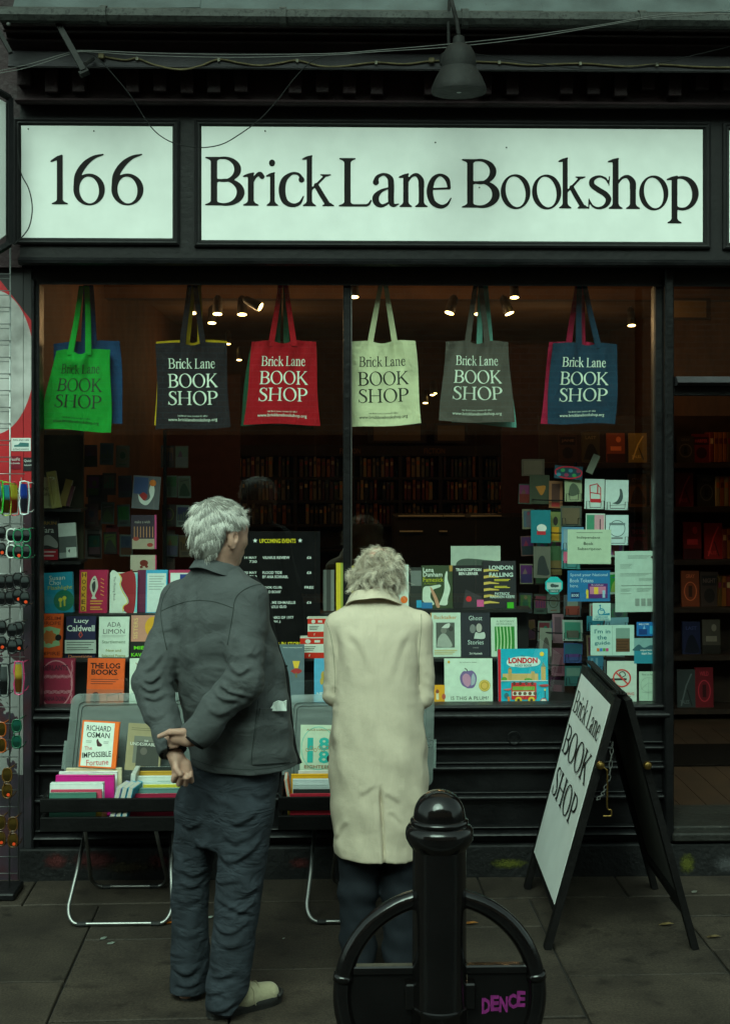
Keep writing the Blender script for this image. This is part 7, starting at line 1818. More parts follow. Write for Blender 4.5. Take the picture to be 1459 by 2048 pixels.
# body
v = Vol((-1.05,-1.78,-.0),(-.05,-.95,1.76), .0042)
add_head(v, head_c, HM, .98)
hl = lambda x, y, z: head_c + HM @ Vector((x,y,z))
v.cone(hl(0,-.020,-.065), mp(434,1165,.0), .054, .062, .03)
def zr(py, dy=0): return mp(440,py,dy).z
inner = [(1570,474,.02,.118,.080),(1500,476,.03,.125,.085),(1400,462,.02,.15,.105),(1300,447,.01,.165,.11),(1220,434,.0,.165,.095),(1170,432,.0,.13,.07)]
v.loft([(zr(py),mp(cx,py,dy).x,YM+dy,a,b) for py,cx,dy,a,b in inner], R(-TH), 2.1, .02)
v.cone(mp(440,1165), lsh, .06, .052, .03); v.cone(mp(440,1165), rsh, .06, .052, .03)
for sh_, el_, wr_ in ((lsh,lel,lwr),(rsh,rel,rwr)):
    v.cone(sh_, el_, .050, .040, .02); v.cone(el_, wr_, .040, .028, .015)
lhip, lkn, lan = mp(412,1590,.06), mp(382,1790,.05), mp(378,1975,.02); rhip, rkn, ran = mp(494,1595,-.05), mp(478,1800,-.08), mp(455,1985,-.13)
for h_, k_, a_ in ((lhip,lkn,lan),(rhip,rkn,ran)):
    v.cone(h_, k_, .062, .050, .03); v.cone(k_, a_, .052, .040, .02)
v.cone(ran, Vector((ran.x,ran.y,.05)), .038, .020, .02); v.cone(lan, Vector((lan.x,lan.y,.05)), .038, .020, .02)
v.cone(Vector((ran.x,ran.y,.05)), Vector((ran.x+.12,ran.y+.07,.045)), .020, .016, .02); v.cone(Vector((lan.x,lan.y,.05)), Vector((lan.x+.01,lan.y+.13,.045)), .020, .016, .02)
# left hand: loose fist hanging below the cuff, palm towards us
yd = -.185
v.cone(lwr, mp(353,1516,yd), .026, .025, .01, ((0,1,0),1.2)); v.cone(mp(353,1514,yd), mp(362,1542,yd), .026, .029, .01, ((0,1,0),1.45))
v.cone(mp(372,1528,yd), mp(376,1546,yd), .017, .016, .01)
for x0,x1,x2,ym,yt,r_ in ((350,347,353,1561,1551,.0088),(360,358,363,1568,1555,.0095),(371,371,373,1568,1556,.0095),(380,383,381,1562,1552,.0088)):
    v.cone(mp(x0,1541,yd+.004), mp(x1,ym,yd-.008), r_+.0008, r_, .004); v.cone(mp(x1,ym,yd-.008), mp(x2,yt,yd-.030), r_, r_*.85, .003); v.cone(mp(x2,yt,yd-.030), mp(x2+1,yt-7,yd-.027), r_*.85, r_*.78, .003)
v.cone(mp(351,1518,yd-.010), mp(352,1536,yd-.028), .0125, .0105, .008); v.cone(mp(352,1536,yd-.028), mp(361,1549,yd-.040), .0105, .0088, .004)
# right hand: grips the left wrist, thumb lying along it on our side
yr = -.225
v.cone(rwr, mp(376,1476,yr), .026, .026, .01, ((0,1,0),1.2)); v.cone(mp(376,1476,yr), mp(352,1474,yr-.004), .028, .024, .01, ((0,1,0),1.5))
v.cone(mp(366,1464,yr-.012), mp(340,1464,yr-.022), .0135, .0105, .008); v.cone(mp(340,1464,yr-.022), mp(318,1473,yr-.016), .0105, .0080, .004)
for i,(py,r_) in enumerate(((1468,.0092),(1476,.0095),(1484,.0092),(1491,.0085))):
    v.cone(mp(354,py,yr+.002), mp(326,py+5,yr+.035), r_, r_, .004); v.cone(mp(326,py+5,yr+.035), mp(334,py+8,yr+.078), r_, r_*.9, .003); v.cone(mp(334,py+8,yr+.078), mp(352,py+8,yr+.085), r_*.9, r_*.8, .003)
me,_,_ = v.mesh('person', mbase, M_SKIN, 1)
man = link('person', me); man.location = mbase
tag(man, 'white haired man in a grey green jacket, hands clasped behind his back', 'person')
for sg in (-1, 1): part('eye', MB().lathe([(.004,-.0105),(.010,-.006),(.012,0),(.010,.006),(.004,.0105)], hl(sg*.032,.074,-.006), 12), mat('eye_white',(.6,.6,.56),.2,0), man, True)
# jacket
v = Vol((-1.12,-1.80,.72),(-.05,-.98,1.60), .0046)
rj = [(1546,489,.045,.196,.160),(1500,481,.04,.200,.158),(1400,466,.025,.203,.152),(1300,450,.01,.206,.146),(1240,439,.0,.203,.128),(1200,432,.0,.188,.108),(1170,432,.0,.150,.084),(1146,434,.0,.098,.070),(1132,436,.0,.075,.066)]
v.loft([(zr(py),mp(cx,py,dy).x,YM+dy,a,b) for py,cx,dy,a,b in rj], R(-TH), 2.25, .0)
v.cone(mp(434,1166,.0), lsh, .052, .066, .05); v.cone(mp(436,1166,-.0), rsh, .052, .066, .05)
nk = waves(3, 5, (0,0,1), .35, 55, 110)
v.cone(lsh, lsh.lerp(lel,.55), .072, .066, .022); v.cone(lsh.lerp(lel,.5), lel, .066, .060, .016); v.cone(lel, lel.lerp(lwr,.5), .060, .055, .014); v.cone(lel.lerp(lwr,.5), lwr+Vector((0,0,.008)), .055, .052, .010)
v.cone(rsh, rsh.lerp(rel,.55), .073, .066, .022); v.cone(rsh.lerp(rel,.5), rel, .066, .062, .016); v.cone(rel, rel.lerp(rwr,.5), .062, .057, .012); v.cone(rel.lerp(rwr,.5), rwr.lerp(rel,.04), .057, .054, .008)
# square off the cuffs
for wr_, el_, back in ((lwr,lel,.012),(rwr,rel,.010)):
    n_ = (wr_-el_).normalized(); q = wr_+n_*back
    v.cut(lambda X, Y, Z, q=q, n_=n_: np.minimum((X-q.x)*n_.x+(Y-q.y)*n_.y+(Z-q.z)*n_.z, .066-np.sqrt(np.maximum((X-q.x)**2+(Y-q.y)**2+(Z-q.z)**2-((X-q.x)*n_.x+(Y-q.y)*n_.y+(Z-q.z)*n_.z)**2, 0))), np.array(q)-.075, np.array(q)+.075)
# folds: sleeves crumple at the elbow, the back drapes downwards
fd = waves(11, 6, (.25,.1,1.0), .28, 70, 135); fd2 = waves(7, 5, (1,.25,.12), .12, 30, 62); fd3 = waves(21, 6, (.6,.3,.9), .5, 45, 95)
rg = lambda w: (lambda X, Y, Z: 1-np.abs(np.clip(w(X,Y,Z)*.8,-1.3,1.3)))
GL_, GR_ = gauss(lel, .085), gauss(rel, .085); GL2, GR2 = gauss(lel.lerp(lwr,.45), .10), gauss(rel.lerp(rwr,.45), .10); GS1, GS2 = gauss(lsh.lerp(lel,.55),.11), gauss(rsh.lerp(rel,.55),.11)
v.disp(lambda X, Y, Z: -.0085*rg(fd)(X,Y,Z)*(GL_(X,Y,Z)+GR_(X,Y,Z)*.9) -.0055*rg(fd3)(X,Y,Z)*(GL2(X,Y,Z)+GR2(X,Y,Z)+.7*GS1(X,Y,Z)+.7*GS2(X,Y,Z)))
zy, zh = zr(1215), zr(1526)
v.disp(lambda X, Y, Z: -.0060*np.clip(fd2(X,Y,Z),-1.2,1.2)*np.clip((zy-Z)/.16,0,1) - .0022*fd3(X,Y,Z))
JR = [([(352,1212),(362,1290),(372,1370)],.005,.012),([(440,1240),(446,1310),(440,1400)],.004,.013),([(279,1357),(301,1366),(322,1347)],.010,.007),([(276,1369),(297,1382),(325,1375)],.010,.007),([(285,1392),(307,1399),(330,1391)],.008,.007),([(279,1347),(304,1335),(319,1310)],.008,.008),([(290,1425),(315,1432),(335,1420)],.005,.008),
 ([(444,1354),(463,1369),(497,1376)],.010,.007),([(460,1322),(485,1332),(510,1316)],.009,.008),([(432,1366),(450,1382),(487,1386)],.008,.007),([(474,1256),(467,1291),(457,1322)],.008,.009),([(500,1290),(512,1300),(526,1290)],.006,.008),([(420,1400),(445,1412),(470,1405)],.006,.008),
 ([(346,1216),(342,1260),(338,1304)],.006,.009),([(388,1225),(391,1304),(385,1382)],.006,.011),([(415,1230),(420,1290),(412,1350)],.005,.012),([(525,1322),(516,1382),(508,1440)],.008,.009),([(541,1300),(540,1350),(534,1400)],.007,.010),([(480,1440),(470,1480),(464,1520)],.006,.012),([(430,1480),(436,1505),(434,1530)],.006,.010),([(345,1390),(360,1430),(372,1470)],.006,.010),
 ([(400,1150),(380,1166),(352,1180)],.004,.010),([(470,1150),(490,1165),(512,1172)],.004,.010)]
for pts, am, w_ in JR: v.ridge([mp(x,y,-.14) for x,y in pts], am*.85, w_*1.15, YM+.04)
# centre pleat on the back
pc_ = mp(372,1260,-.12); v.disp(lambda X, Y, Z: -.007*np.exp(-(((X-pc_.x+(Z-pc_.z)*.02)/.013)**2))*np.exp(-((Z-pc_.z)/.13)**2)+.006*np.exp(-(((X-pc_.x-.028)/.012)**2))*np.exp(-((Z-pc_.z)/.16)**2)+.005*np.exp(-(((X-pc_.x+.028)/.012)**2))*np.exp(-((Z-pc_.z)/.16)**2))
# armhole creases
v.disp(lambda X, Y, Z: .0)
v.cut(lambda X, Y, Z: (zh-.012+.02*(X-mp(480,1540).x))-Z)
me,_,_ = v.mesh('jacket', wpos(man), M_JACKET, 1)
jk = link('jacket', me, man); jk['label'] = 'grey green cotton work jacket with a yoke seam'
dgv = bpy.context.evaluated_depsgraph_get
def bvh_of(o):
    w = wpos(o); m = o.data
    return BVHTree.FromPolygons([v_.co+w for v_ in m.vertices], [tuple(p.vertices) for p in m.polygons])
bj = bvh_of(jk)
seam(bj, [(323,1222),(345,1212),(375,1203),(405,1201),(435,1205),(466,1216)], .0016, M_JSEAM, jk)
seam(bj, [(530,1168),(505,1172),(482,1184),(470,1200),(466,1225),(460,1262),(455,1290)], .0017, M_JSEAM, jk)
seam(bj, [(341,1172),(327,1196),(322,1226),(326,1262),(334,1300)], .0017, M_JSEAM, jk)
seam(bj, [(385,1518),(420,1530),(460,1537),(510,1539),(560,1533),(590,1524)], .0012, M_JSEAM, jk)
seam(bj, [(516,1400),(512,1440),(507,1480),(503,1520),(510,1531),(560,1528),(578,1522)], .0014, M_JSEAM, jk)
pk = patch(bj, ((519,1416),(572,1417),(578,1524),(504,1528)), .0045, M_JACKET, jk, 'pocket')
# cuffs' dark lining
for wr_, el_, r_, bk_ in ((lwr,lel,.0475,.016),(rwr,rel,.049,.013)):
    n_ = (wr_-el_).normalized(); part('cuff_lining', MB().tube([wr_+n_*(bk_-.03), wr_+n_*(bk_-.002), wr_+n_*bk_], [r_*.96,r_,r_*.8], 18), M_JDARK, jk, True)
M_TAN = cloth_mat('x', (.1,.1,.1)) if False else M_JACKET
cl = collar('collar', mp(437,1124,.0)+Vector((0,0,.0)), frame3(46, 14), M_JACKET, jk, .066, .068, .036, .03, -158, 158, .02)
collar('collar_lining', mp(437,1129,.0), frame3(46, 14), M_JDARK, jk, .0645, .0665, .030, .03, -160, 160, .022)
# open front: dark edge hanging forward of the body
fr = [(500,1152,.055),(516,1172,.06),(530,1205,.07),(541,1262,.10),(552,1305,.12),(566,1345,.13),(572,1400,.13),(576,1450,.13),(584,1500,.12),(594,1527,.11)]
fl_ = spline([mp(x,y,d) for x,y,d in fr], 5); off_ = FW*.020
mb = MB(); n_ = len(fl_); inn = [p-RT*.02-FW*.05 for p in fl_]
vs_ = []
for a, b in zip(inn, fl_): vs_ += [a, b, b+off_, b+off_+RT*.006, b+RT*.012, a+RT*.02]
fs = [(i*6+k_, i*6+(k_+1) % 6, i*6+6+(k_+1) % 6, i*6+6+k_) for i in range(n_-1) for k_ in range(6)]+[list(range(6)), [(n_-1)*6+k_ for k_ in range(6)]]
part('front_placket', mb.add(vs_, fs), M_JDARK, jk, 40)
for px,py in ((569,1332),(580,1478)):
    c = mp(px+2,py,.10); part('button', MB().lathe([(.002,-.003),(.007,-.0025),(.0075,0),(.007,.0025),(.002,.003)], c, 12), M_JDARK, jk, True)
# paper in the pocket
pm = MB(); tops = [(524,1405),(533,1401),(545,1406),(556,1402),(566,1404),(573,1401)]; h0, n0 = cast(bj, 545, 1419)
if h0 is None: h0 = mp(545,1419,-.1)
yy = h0.y-YM-.008; rowA = [mp(x,y,yy-.004*((i % 2)*2-1)) for i,(x,y) in enumerate(tops)]; rowB = [mp(523+i*10,1422,yy) for i in range(6)]; back_ = Vector((0,.012,0))
pm.add(rowA+rowB+[q+back_ for q in rowA], [(i,i+1,7+i,6+i) for i in range(5)]+[(i,i+1,13+i,12+i) for i in range(5)])
solo('paper_packet', pm, ink(214,224,216), rowB[2], 'crumpled white paper poking out of the man\'s jacket pocket', 'paper')
# trousers
v = Vol((-1.02,-1.74,.005),(-.10,-.98,.98), .0048)
v.loft([(zr(1690),mp(452,1690,.0).x,YM,.140,.095),(zr(1620),mp(462,1620).x,YM+.01,.156,.114),(zr(1560),mp(474,1560).x,YM+.02,.156,.118),(zr(1500),mp(478,1500).x,YM+.025,.150,.112)], R(-TH), 2.2, .0)
v.cone(mp(412,1560,.05), mp(398,1615,.05), .074, .082, .03); v.cone(mp(398,1610,.05), mp(388,1700,.06), .082, .071, .02); v.cone(mp(388,1700,.06), mp(380,1800,.05), .071, .063, .015); v.cone(mp(380,1800,.05), mp(379,1900,.03), .063, .066, .015); v.cone(mp(379,1900,.03), mp(378,1992,.02), .066, .068, .01)
v.cone(mp(494,1610,-.05), mp(487,1690,-.06), .095, .085, .02); v.cone(mp(487,1690,-.06), mp(475,1800,-.08), .085, .077, .015); v.cone(mp(475,1800,-.08), mp(466,1890,-.11), .077, .072, .015); v.cone(mp(466,1890,-.11), mp(452,2002,-.135), .072, .073, .01)
tw = waves(33, 7, (.9,.4,.55), .55, 18, 42); tw2 = waves(35, 7, (.3,.3,1), .7, 60, 120)
msk = lambda Z: .35+.6*np.exp(-((Z-.46)/.12)**2)+.8*np.exp(-((Z-.09)/.09)**2)+.4*np.exp(-((Z-.74)/.10)**2)
tw3 = waves(39, 6, (.9,.2,.8), .5, 50, 100)
v.disp(lambda X, Y, Z: (-.0030*tw(X,Y,Z)-.0012*tw2(X,Y,Z)-.0014*tw3(X,Y,Z))*msk(Z))
TR = [([(436,1701),(455,1714),(482,1706),(514,1682),(533,1650)],.011,.011),([(458,1624),(471,1639),(498,1628),(524,1610)],.009,.010),([(357,1656),(378,1665),(407,1643)],.009,.010),([(428,1787),(460,1800),(514,1818)],.009,.009),([(431,1764),(450,1757),(476,1748)],.007,.009),([(431,1842),(460,1850),(505,1828)],.009,.009),
 ([(410,1972),(434,1960),(456,1954)],.011,.010),([(416,1998),(450,1992),(484,1972)],.010,.009),([(422,1935),(450,1930),(480,1915)],.007,.010),([(353,1752),(380,1767),(414,1756)],.008,.009),([(346,1780),(380,1790),(406,1774)],.008,.008),([(342,1948),(370,1961),(398,1943)],.010,.010),([(345,1815),(372,1822),(404,1812)],.006,.009),([(342,1980),(372,1986),(404,1976)],.008,.008),
 ([(480,1780),(500,1776),(519,1762)],.008,.009),([(470,1815),(492,1806),(518,1790)],.007,.008),([(440,1870),(466,1874),(494,1862)],.006,.010),([(350,1880),(372,1888),(400,1878)],.006,.011),([(400,1580),(430,1600),(470,1596)],.007,.012),([(500,1570),(520,1590),(545,1580)],.006,.010),([(380,1690),(400,1700),(420,1690)],.006,.009),([(445,1660),(470,1675),(505,1660)],.007,.010)]
for pts, am, w_ in TR: v.ridge([mp(x,y,-.10) for x,y in pts], am*.62, w_*.95, YM+.06)
v.cut(lambda X, Y, Z: .022-Z+0*X+0*Y)
v.cut(lambda X, Y, Z: (.026+1.1*np.clip(X-ran.x-.015,0,.2))-Z+0*Y, (ran.x-.2,ran.y-.2,0), (ran.x+.3,ran.y+.25,.2))
me,_,_ = v.mesh('trousers', wpos(man), M_JEANS, 1)
tr = link('trousers', me, man); tr['label'] = 'loose blue grey denim trousers'
# shoes
M_SUEDE = mat('tan_suede', (.36,.32,.20), .9, .12, 60, .4, 300, sheen=.2); M_SOLE = mat('dark_rubber_sole', (.014,.013,.012), .6, .3, 40, .3, 200); M_LACE = mat('tan_lace', (.30,.26,.17), .8, .1)
def shoe(heel, ang, parent, upper, length=.285, label=None):
    """heel point on the ground, pointing ang degrees from +x"""
    A = Matrix.Rotation(R(ang), 3, 'Z'); L = lambda x, y, z: heel + A @ Vector((x, y, z))
    v = Vol(np.array(heel)-.18+np.array([0,0,.10]), np.array(heel)+np.array([.36,.36,.20]), .0042) if False else Vol((heel.x-.12,heel.y-.12,-.03),(heel.x+.34,heel.y+.34,.17), .0042)
    s = length/.285
    v.cone(L(.045*s,0,.050), L(.14*s,0,.046), .034, .040, .02); v.cone(L(.14*s,0,.044), L(.232*s,-.004,.036), .041, .036, .02); v.cone(L(.05*s,0,.06), L(.075*s,0,.105), .033, .032, .02); v.cone(L(.10*s,0,.07), L(.15*s,0,.055), .030, .028, .02)
    v.cut(lambda X, Y, Z: .020-Z+0*X+0*Y)
    me,_,_ = v.mesh('shoe', wpos(parent), upper, 1); o = link('shoe', me, parent)
    if label: o['label'] = label
    sole = MB(); out = []
    prof_ = [(-.002,0),(.004,.024),(.03,.034),(.08,.036),(.14,.041),(.19,.045),(.24,.042),(.268,.028),(.285,.0)]
    fp = [(x*s, y) for x, y in prof_]+[(x*s, -y*.96) for x, y in prof_[-2:0:-1]]
    q = spline([(x,y,0) for x,y in fp+fp[:1]], 3)[:-1]
    lay = []
    for z, k_ in ((.0,.97),(.004,1.0),(.012,.985),(.014,1.0),(.026,1.0),(.032,.95)):
        lay.append([L((p.x-.14)*k_+.14, p.y*k_, z+.012*max(0,(p.x-.24)/.045)*(z < .01)*0) for p in q])
    m_ = len(q); vs_ = [p for r_ in lay for p in r_]; fs = [(i*m_+k_, i*m_+(k_+1) % m_, (i+1)*m_+(k_+1) % m_, (i+1)*m_+k_) for i in range(len(lay)-1) for k_ in range(m_)]+[list(range(m_)), [(len(lay)-1)*m_+k_ for k_ in range(m_)]]
    part('sole', sole.add(vs_, fs), M_SOLE, o, 40)
    # rubber toe guard
    tg = [L(.262*s*math.cos(a)*.0+.232*s+.047*math.cos(a), -.003+.040*math.sin(a), .030+.006*math.cos(a)) for a in [R(-70+14*i) for i in range(11)]]
    part('toe_guard', MB().tube(tg, .0075, 8), M_SOLE, o, True)
    for i in range(3):
        x = (.142+.019*i)*s; z = .0915-.0035*i
        part('lace', MB().tube([L(x,-.034,z-.028), L(x+.003,-.020,z-.008), L(x+.004,.0,z), L(x+.003,.020,z-.008), L(x,.034,z-.028)], .0026, 5), M_LACE, o, True)
    part('lace', MB().tube(spline([L(.142*s,-.010,.092), L(.152*s,-.038,.074), L(.150*s,-.047,.05), L(.155*s,-.050,.026)], 4), .0022, 5), M_LACE, o, True)
    part('lace', MB().tube(spline([L(.125*s,0,.098), L(.12*s,.012,.118), L(.14*s,.028,.112), L(.15*s,.035,.095)], 4), .0018, 5), M_LACE, o, True)
    return o
rh = G(416,2038); lh = G(377,2004)
shoe(rh, 33, man, M_SUEDE, label='tan suede shoe pointing right'); shoe(Vector((lh.x,lh.y,0)), 82, man, M_SOLE, label='dark heel of the left shoe')
# hair
rnd = random.Random(5)
v = Vol(np.array(head_c)-.16, np.array(head_c)+.16, .0042)
v.ell(hl(0,-.016,.030), (.088,.101,.088), np3(HM), .0)
v.ell(hl(0,-.060,-.040), (.068,.046,.060), np3(HM), .03)
def facecut(X, Y, Z):
    x, y, z = X-head_c.x, Y-head_c.y, Z-head_c.z; n_ = np3(HM); f_ = x*n_[0,1]+y*n_[1,1]+z*n_[2,1]; u_ = x*n_[0,2]+y*n_[1,2]+z*n_[2,2]; r_ = np.abs(x*n_[0,0]+y*n_[1,0]+z*n_[2,0])
    a = np.minimum(f_-.028+(u_-.02)*-.9*(u_ > .02), -(u_-.085))          # face opening
    b = np.minimum(f_+.036, -(u_-.012))                                     # ear and jaw
    return np.maximum(np.minimum(a, .2), b)*1.0
v.cut(facecut)
hw = waves(44, 6, (.3,.3,1), .7, 90, 190); v.disp(lambda X, Y, Z: -.0030*hw(X,Y,Z))
me, HV, HF = v.mesh('hair', wpos(man), M_HG, 1)
hair = link('hair', me, man); hair['label'] = 'thick short white hair'
def surf_samples(V, Fq, n, rnd):
    a = V[Fq[:,0]]; b = V[Fq[:,1]]; c = V[Fq[:,2]]; nr = np.cross(b-a, V[Fq[:,3]]-a); ar = np.linalg.norm(nr, axis=1); nr = nr/np.maximum(ar,1e-12)[:,None]
    r = np.random.RandomState(rnd); ix = r.choice(len(Fq), n, p=ar/ar.sum()); u = r.rand(n,1); w = r.rand(n,1)
    p = a[ix]*(1-u)*(1-w)+b[ix]*u*(1-w)+c[ix]*u*w+V[Fq[ix,3]]*(1-u)*w
    return [(Vector(p[i]), Vector(nr[ix[i]])) for i in range(n)]
crown = hl(-.015,-.055,.10)
def man_strand(p, nrm, n):
    loc_ = HM.transposed() @ (p-head_c)
    away = (p-crown); away = away-nrm*away.dot(nrm)
    d = away.normalized()*.8+Vector((0,0,-.45))+HM @ Vector((rnd.uniform(-.3,.3),.12,0)) if away.length > .02 else Vector((rnd.uniform(-1,1),rnd.uniform(-1,1),0))
    d = d-nrm*d.dot(nrm); d.normalize(); L = rnd.uniform(.020,.042)*(1.0 if loc_.z > -.02 else .62); lift = rnd.uniform(.02,.20) if loc_.z > .03 else rnd.uniform(.01,.12)
    if loc_.y > -.062 and loc_.z < .045 and abs(loc_.x) > .045: L *= .35; d = (d+HM @ Vector((0,-1.2,0))).normalized()
    wv = Vector((rnd.uniform(-1,1),rnd.uniform(-1,1),rnd.uniform(-1,1)))*.12; q = p-nrm*.003; path = []
    for i in range(n):
        t = i/(n-1); path.append(q+d*L*t+nrm*L*(lift*t-.32*t*t*lift)+wv*L*t*t+Vector((0,0,-1))*L*.18*t*t)
    u = rnd.random(); low = rnd.random() < min(.9, max(.06, (.018-loc_.z)/.062))*(.55 if loc_.y > -.02 else 1)
    return path, ((2 if u < .72 else 1) if low else (1 if u > .70 else 0)), rnd.uniform(.7,1.3)
mb = MB(); hair_mesh(mb, surf_samples(HV, HF, 15000, 3), man_strand, [M_HW,M_HL,M_HG], rnd, .00052, 6)
part('hair_strands', mb, None, hair, kind='stuff')

# ------------------------------------------------------------------ the woman
YW = -1.12
wp = lambda px, py, dy=0.0: P(px, py, YW+dy)
wz = lambda py: wp(755,py).z
wbase = Vector((wp(757,1900).x, YW, 0)); whc = wp(756,1152,.075); WM = frame3(8, 30)
wl = lambda x, y, z: whc + WM @ Vector((x,y,z))
M_COAT = cloth_mat('cream_wool_coat', (.57,.49,.375), .85, 650, .45, .07, .04, crease=((1.6,1.6,.5), 6, .16)); M_CSEAM = cloth_mat('coat_seam_shade', (.26,.245,.18), .9, 600, .2); M_WTR = cloth_mat('navy_trousers', (.012,.015,.020), .85, 700, .3)
M_WSH = mat('dark_blue_shoe', (.02,.024,.034), .5, .2)
wls, wle, wlw = wp(678,1252,.03), wp(671,1388,.02), wp(700,1372,.30); wrs, wre, wrw = wp(836,1250,.03), wp(840,1392,.02), wp(812,1372,.30)
v = Vol((-.35,-1.42,.0),(.45,-.66,1.60), .005)
add_head(v, whc, WM, .93)
v.cone(wl(0,-.02,-.06), wp(748,1225,.04), .048, .055, .03)
v.loft([(wz(1660),wp(757,1660).x,YW,.115,.085),(wz(1560),wp(757,1560).x,YW,.15,.11),(wz(1400),wp(756,1400).x,YW+.01,.13,.095),(wz(1300),wp(756,1300).x,YW+.02,.14,.095),(wz(1225),wp(752,1225).x,YW+.03,.12,.07)], 0, 2.1, .02)
for s0,e0,w0,sx in ((wls,wle,wlw,1),(wrs,wre,wrw,-1)):
    v.cone(s0, e0, .042, .036, .03); v.cone(e0, w0, .036, .024, .015)
    v.cone(w0, w0+Vector((sx*.03,.05,.005)), .026, .026, .01, ((0,0,1),1.6))
    for i in range(4):
        b0 = w0+Vector((sx*(.018+.008*i),.075-.012*i,.012-.008*i)); b1 = b0+Vector((sx*.03,.028,.0)); v.cone(w0+Vector((sx*.025,.045,.008-.006*i)), b0, .010, .0088, .004); v.cone(b0, b1, .0088, .0082, .003); v.cone(b1, b1+Vector((sx*.012,-.018,-.004)), .0082, .0075, .003)
    v.cone(w0+Vector((sx*.015,.02,.016)), w0+Vector((sx*.05,.03,.034)), .011, .0085, .005)
wlh, wrh = wp(717,1930,.0), wp(800,1930,.0)
for x_ in (717, 800):
    v.cone(wp(x_,1640), wp(x_,1790), .060, .044, .03); v.cone(wp(x_,1790), wp(x_,1918), .044, .026, .02); v.cone(wp(x_,1918), wp(x_,1922,.12), .020, .016, .015)
me,_,_ = v.mesh('person', wbase, M_SKIN, 1)
wom = link('person', me); wom.location = wbase
tag(wom, 'woman with curly grey hair in a long cream coat, head bowed, seen from behind', 'person')
for sg in (-1, 1): part('eye', MB().lathe([(.004,-.0105),(.010,-.006),(.012,0),(.010,.006),(.004,.0105)], wl(sg*.030,.069,-.006), 12), mat('eye_white',(.6,.6,.56),.2,0), wom, True)
# coat
v = Vol((-.40,-1.44,.34),(.48,-.70,1.45), .0048)
rc = [(1712,756,.0,.162,.140),(1690,756,.0,.172,.142),(1600,757,.0,.184,.146),(1500,756,.0,.182,.142),(1400,755,.008,.160,.130),(1320,754,.015,.150,.120),(1270,753,.02,.148,.110),(1240,752,.028,.140,.098),(1222,750,.032,.112,.084),(1207,748,.038,.078,.070),(1198,747,.04,.066,.062)]
v.loft([(wz(py),wp(cx,py,dy).x,YW+dy,a,b) for py,cx,dy,a,b in rc], 0, 2.35, .0)
v.cone(wp(735,1219,.035), wls+Vector((.012,0,.004)), .040, .050, .045); v.cone(wp(762,1219,.035), wrs+Vector((-.012,0,.004)), .040, .050, .045)
for s0,e0,w0 in ((wls,wle,wlw),(wrs,wre,wrw)):
    v.cone(s0, s0.lerp(e0,.5), .055, .050, .006); v.cone(s0.lerp(e0,.5), e0, .050, .047, .003); v.cone(e0, w0, .047, .042, .004)
cf = waves(51, 5, (1,.2,.10), .10, 16, 34); cf2 = waves(55, 6, (.5,.4,.8), .6, 40, 85); cf3 = waves(57, 6, (.3,.2,1), .4, 70, 120)
zs_, zb_ = wz(1280), wz(1706)
v.disp(lambda X, Y, Z: -.0075*np.clip(cf(X,Y,Z),-1.3,1.3)*np.clip((zs_-Z)/.5,0,1) - .0022*cf2(X,Y,Z)*np.clip((wz(1215)-Z)/.1,0,1) - .0045*rg(cf3)(X,Y,Z)*(gauss(wle,.08)(X,Y,Z)+gauss(wre,.08)(X,Y,Z)))
for pts, am, w_ in (([(663,1296),(674,1350),(664,1404)],.007,.009),([(682,1299),(677,1436),(664,1510)],.006,.016),([(846,1402),(852,1470),(854,1540)],.005,.014),([(716,1588),(736,1576),(753,1561)],.003,.010),([(768,1580),(784,1590),(802,1606)],.003,.010),([(778,1618),(790,1628),(806,1646)],.0025,.009),([(670,1690),(682,1662),(696,1640)],.004,.010),([(700,1500),(706,1600),(704,1700)],.006,.020),([(800,1480),(806,1600),(810,1700)],.006,.018),([(742,1420),(738,1520),(736,1640)],.005,.018),([(690,1262),(720,1290),(744,1350)],.004,.016),([(820,1262),(800,1300),(780,1370)],.004,.016)):
    v.ridge([wp(x,y,-.14) for x,y in pts], am, w_, YW+.04)
xv = lambda Z: wp(757,1560).x + (wz(1560)-Z)*.055
vt = wz(1545)
bk = lambda Y: (Y < YW-.02)
v.disp(lambda X, Y, Z: bk(Y)*np.clip((vt-Z)/.05,0,1)*(.016*np.exp(-((X-xv(Z))/.0055)**2)-.005*(X < xv(Z))*np.exp(-np.clip(xv(Z)-X,0,1)/.05)))
v.disp(lambda X, Y, Z: bk(Y)*np.clip((Z-vt)/.05,0,1)*(.0022*np.exp(-((X-wp(756,1400).x)/.005)**2)))
v.cut(lambda X, Y, Z: (zb_+.006*np.sin(X*18+.6)-.012*np.exp(-((X-xv(Z))/.05)**2)*-1)-Z)
me,_,_ = v.mesh('coat', wpos(wom), M_COAT, 1)
ct_ = link('coat', me, wom); ct_['label'] = 'long cream wool coat with a back vent'
bc_ = bvh_of(ct_)
seam(bc_, [(650,1240),(659,1262),(666,1300),(669,1340),(670,1385)], .0014, M_CSEAM, ct_); seam(bc_, [(842,1228),(842,1255),(839,1290),(837,1330),(838,1370)], .0014, M_CSEAM, ct_)  # sleeve seams, coloured dark to paint in the shade line beside the arms
collar('collar', wp(747,1188,.048), frame3(2, 18), M_COAT, ct_, .074, .076, .036, .032, -155, 155, .014)
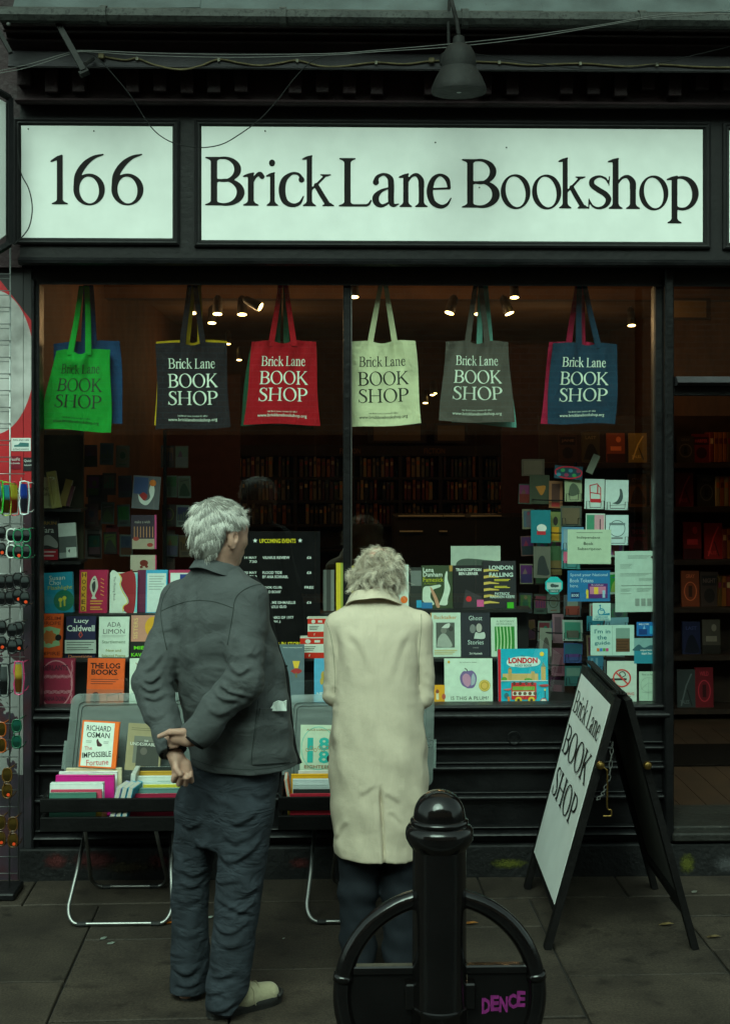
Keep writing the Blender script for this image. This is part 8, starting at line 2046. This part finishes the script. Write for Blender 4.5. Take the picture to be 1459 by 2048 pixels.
# trousers and shoes
v = Vol((-.30,-1.30,.01),(.36,-.95,.80), .006)
for x_ in (716, 801):
    v.cone(wp(x_,1620), wp(x_,1780), .080, .070, .02); v.cone(wp(x_,1780), wp(x_,1912), .070, .066, .02)
tf = waves(61, 6, (.3,.3,1), .5, 40, 90); v.disp(lambda X, Y, Z: -.004*tf(X,Y,Z)); v.cut(lambda X, Y, Z: .035-Z+0*X+0*Y)
me,_,_ = v.mesh('trousers', wpos(wom), M_WTR, 1); o = link('trousers', me, wom); o['label'] = 'dark navy trousers'
for x_ in (716, 801): q = wp(x_,1940,-.055); shoe(Vector((q.x,q.y,0)), 90, wom, M_WSH, .25)
# curly hair
M_WL = mat('hair_ash_light', (.78,.70,.57), .5, .05, spec=.45); M_WMd = mat('hair_ash', (.52,.45,.35), .5, .05, spec=.4); M_WD = mat('hair_ash_dark', (.26,.215,.16), .55, .05)
hc2 = wp(752,1146,.065)
v = Vol(np.array(hc2)-.19, np.array(hc2)+.19, .0048)
v.ell(hc2+Vector((0,0,.000)), (.078,.092,.074), None, .0); v.ell(hc2+Vector((.014,.0,.024)), (.058,.070,.054), None, .03); v.ell(hc2+Vector((-.044,-.02,-.030)), (.036,.055,.036), None, .03); v.ell(hc2+Vector((.042,-.01,-.033)), (.036,.055,.038), None, .03)
kz = waves(71, 9, (.5,.5,.7), .9, 70, 170); v.disp(lambda X, Y, Z: -.0065*np.clip(kz(X,Y,Z),-1.5,1.5))
nc = wp(747,1200,-.02); v.cut(lambda X, Y, Z: np.minimum(.040-np.abs(X-nc.x), nc.z+.034-Z-5*(X-nc.x)**2)+0*Y)
me, HV, HF = v.mesh('hair', wpos(wom), M_WD, 1); hw_ = link('hair', me, wom); hw_['label'] = 'untidy curly grey hair'
rnd2 = random.Random(9)
def lock(p, nrm):
    """parameters of one curl: the strands of a lock share them"""
    d = nrm*.50+Vector((rnd2.gauss(0,.45),rnd2.gauss(0,.45),rnd2.gauss(0,.40)-.22))
    if p.z > hc2.z+.03: d += Vector((.45,-.1,.20))
    d.normalize(); L = rnd2.uniform(.026,.062); r_ = rnd2.uniform(.0045,.010); w_ = rnd2.uniform(4,9)*rnd2.choice((-1,1)); u = rnd2.random()
    return p, nrm, d, L, r_, w_, rnd2.uniform(0,6.28), (0 if u < .50 else (1 if u < .85 else 2))
def curl(lk, k_, n=11):
    p, nrm, d, L, r_, w_, ph, mi = lk; j = lambda s_: Vector((rnd2.gauss(0,s_),rnd2.gauss(0,s_),rnd2.gauss(0,s_)))
    a = d.orthogonal().normalized(); b = d.cross(a); q = p-nrm*.008+j(.0045); L2 = L*rnd2.uniform(.75,1.1); ph2 = ph+rnd2.gauss(0,.22); r2 = r_*rnd2.uniform(.8,1.2); dv = j(.10); path = []
    for i in range(n):
        t = i/(n-1); g = min(1, t*2.5)
        path.append(q+(d+dv*t)*L2*t*(1-.25*t)+(a*math.cos(w_*t+ph2)+b*math.sin(w_*t+ph2))*r2*g+Vector((0,0,-1))*L2*.34*t*t)
    if rnd2.random() < .2: mi = (mi+1) % 3
    return path, mi, rnd2.uniform(.7,1.2)
mb = MB(); locks = [lock(p, n_) for p, n_ in surf_samples(HV, HF, 460, 8) if not (abs(p.x-nc.x) < .042 and p.z < nc.z+.044 and p.y < hc2.y)]
hair_mesh(mb, [(lk, k_) for lk in locks for k_ in range(22)], lambda p, nrm, n: curl(p, nrm), [M_WL,M_WMd,M_WD], rnd2, .00058, 11)
part('hair_strands', mb, None, hw_, kind='stuff')
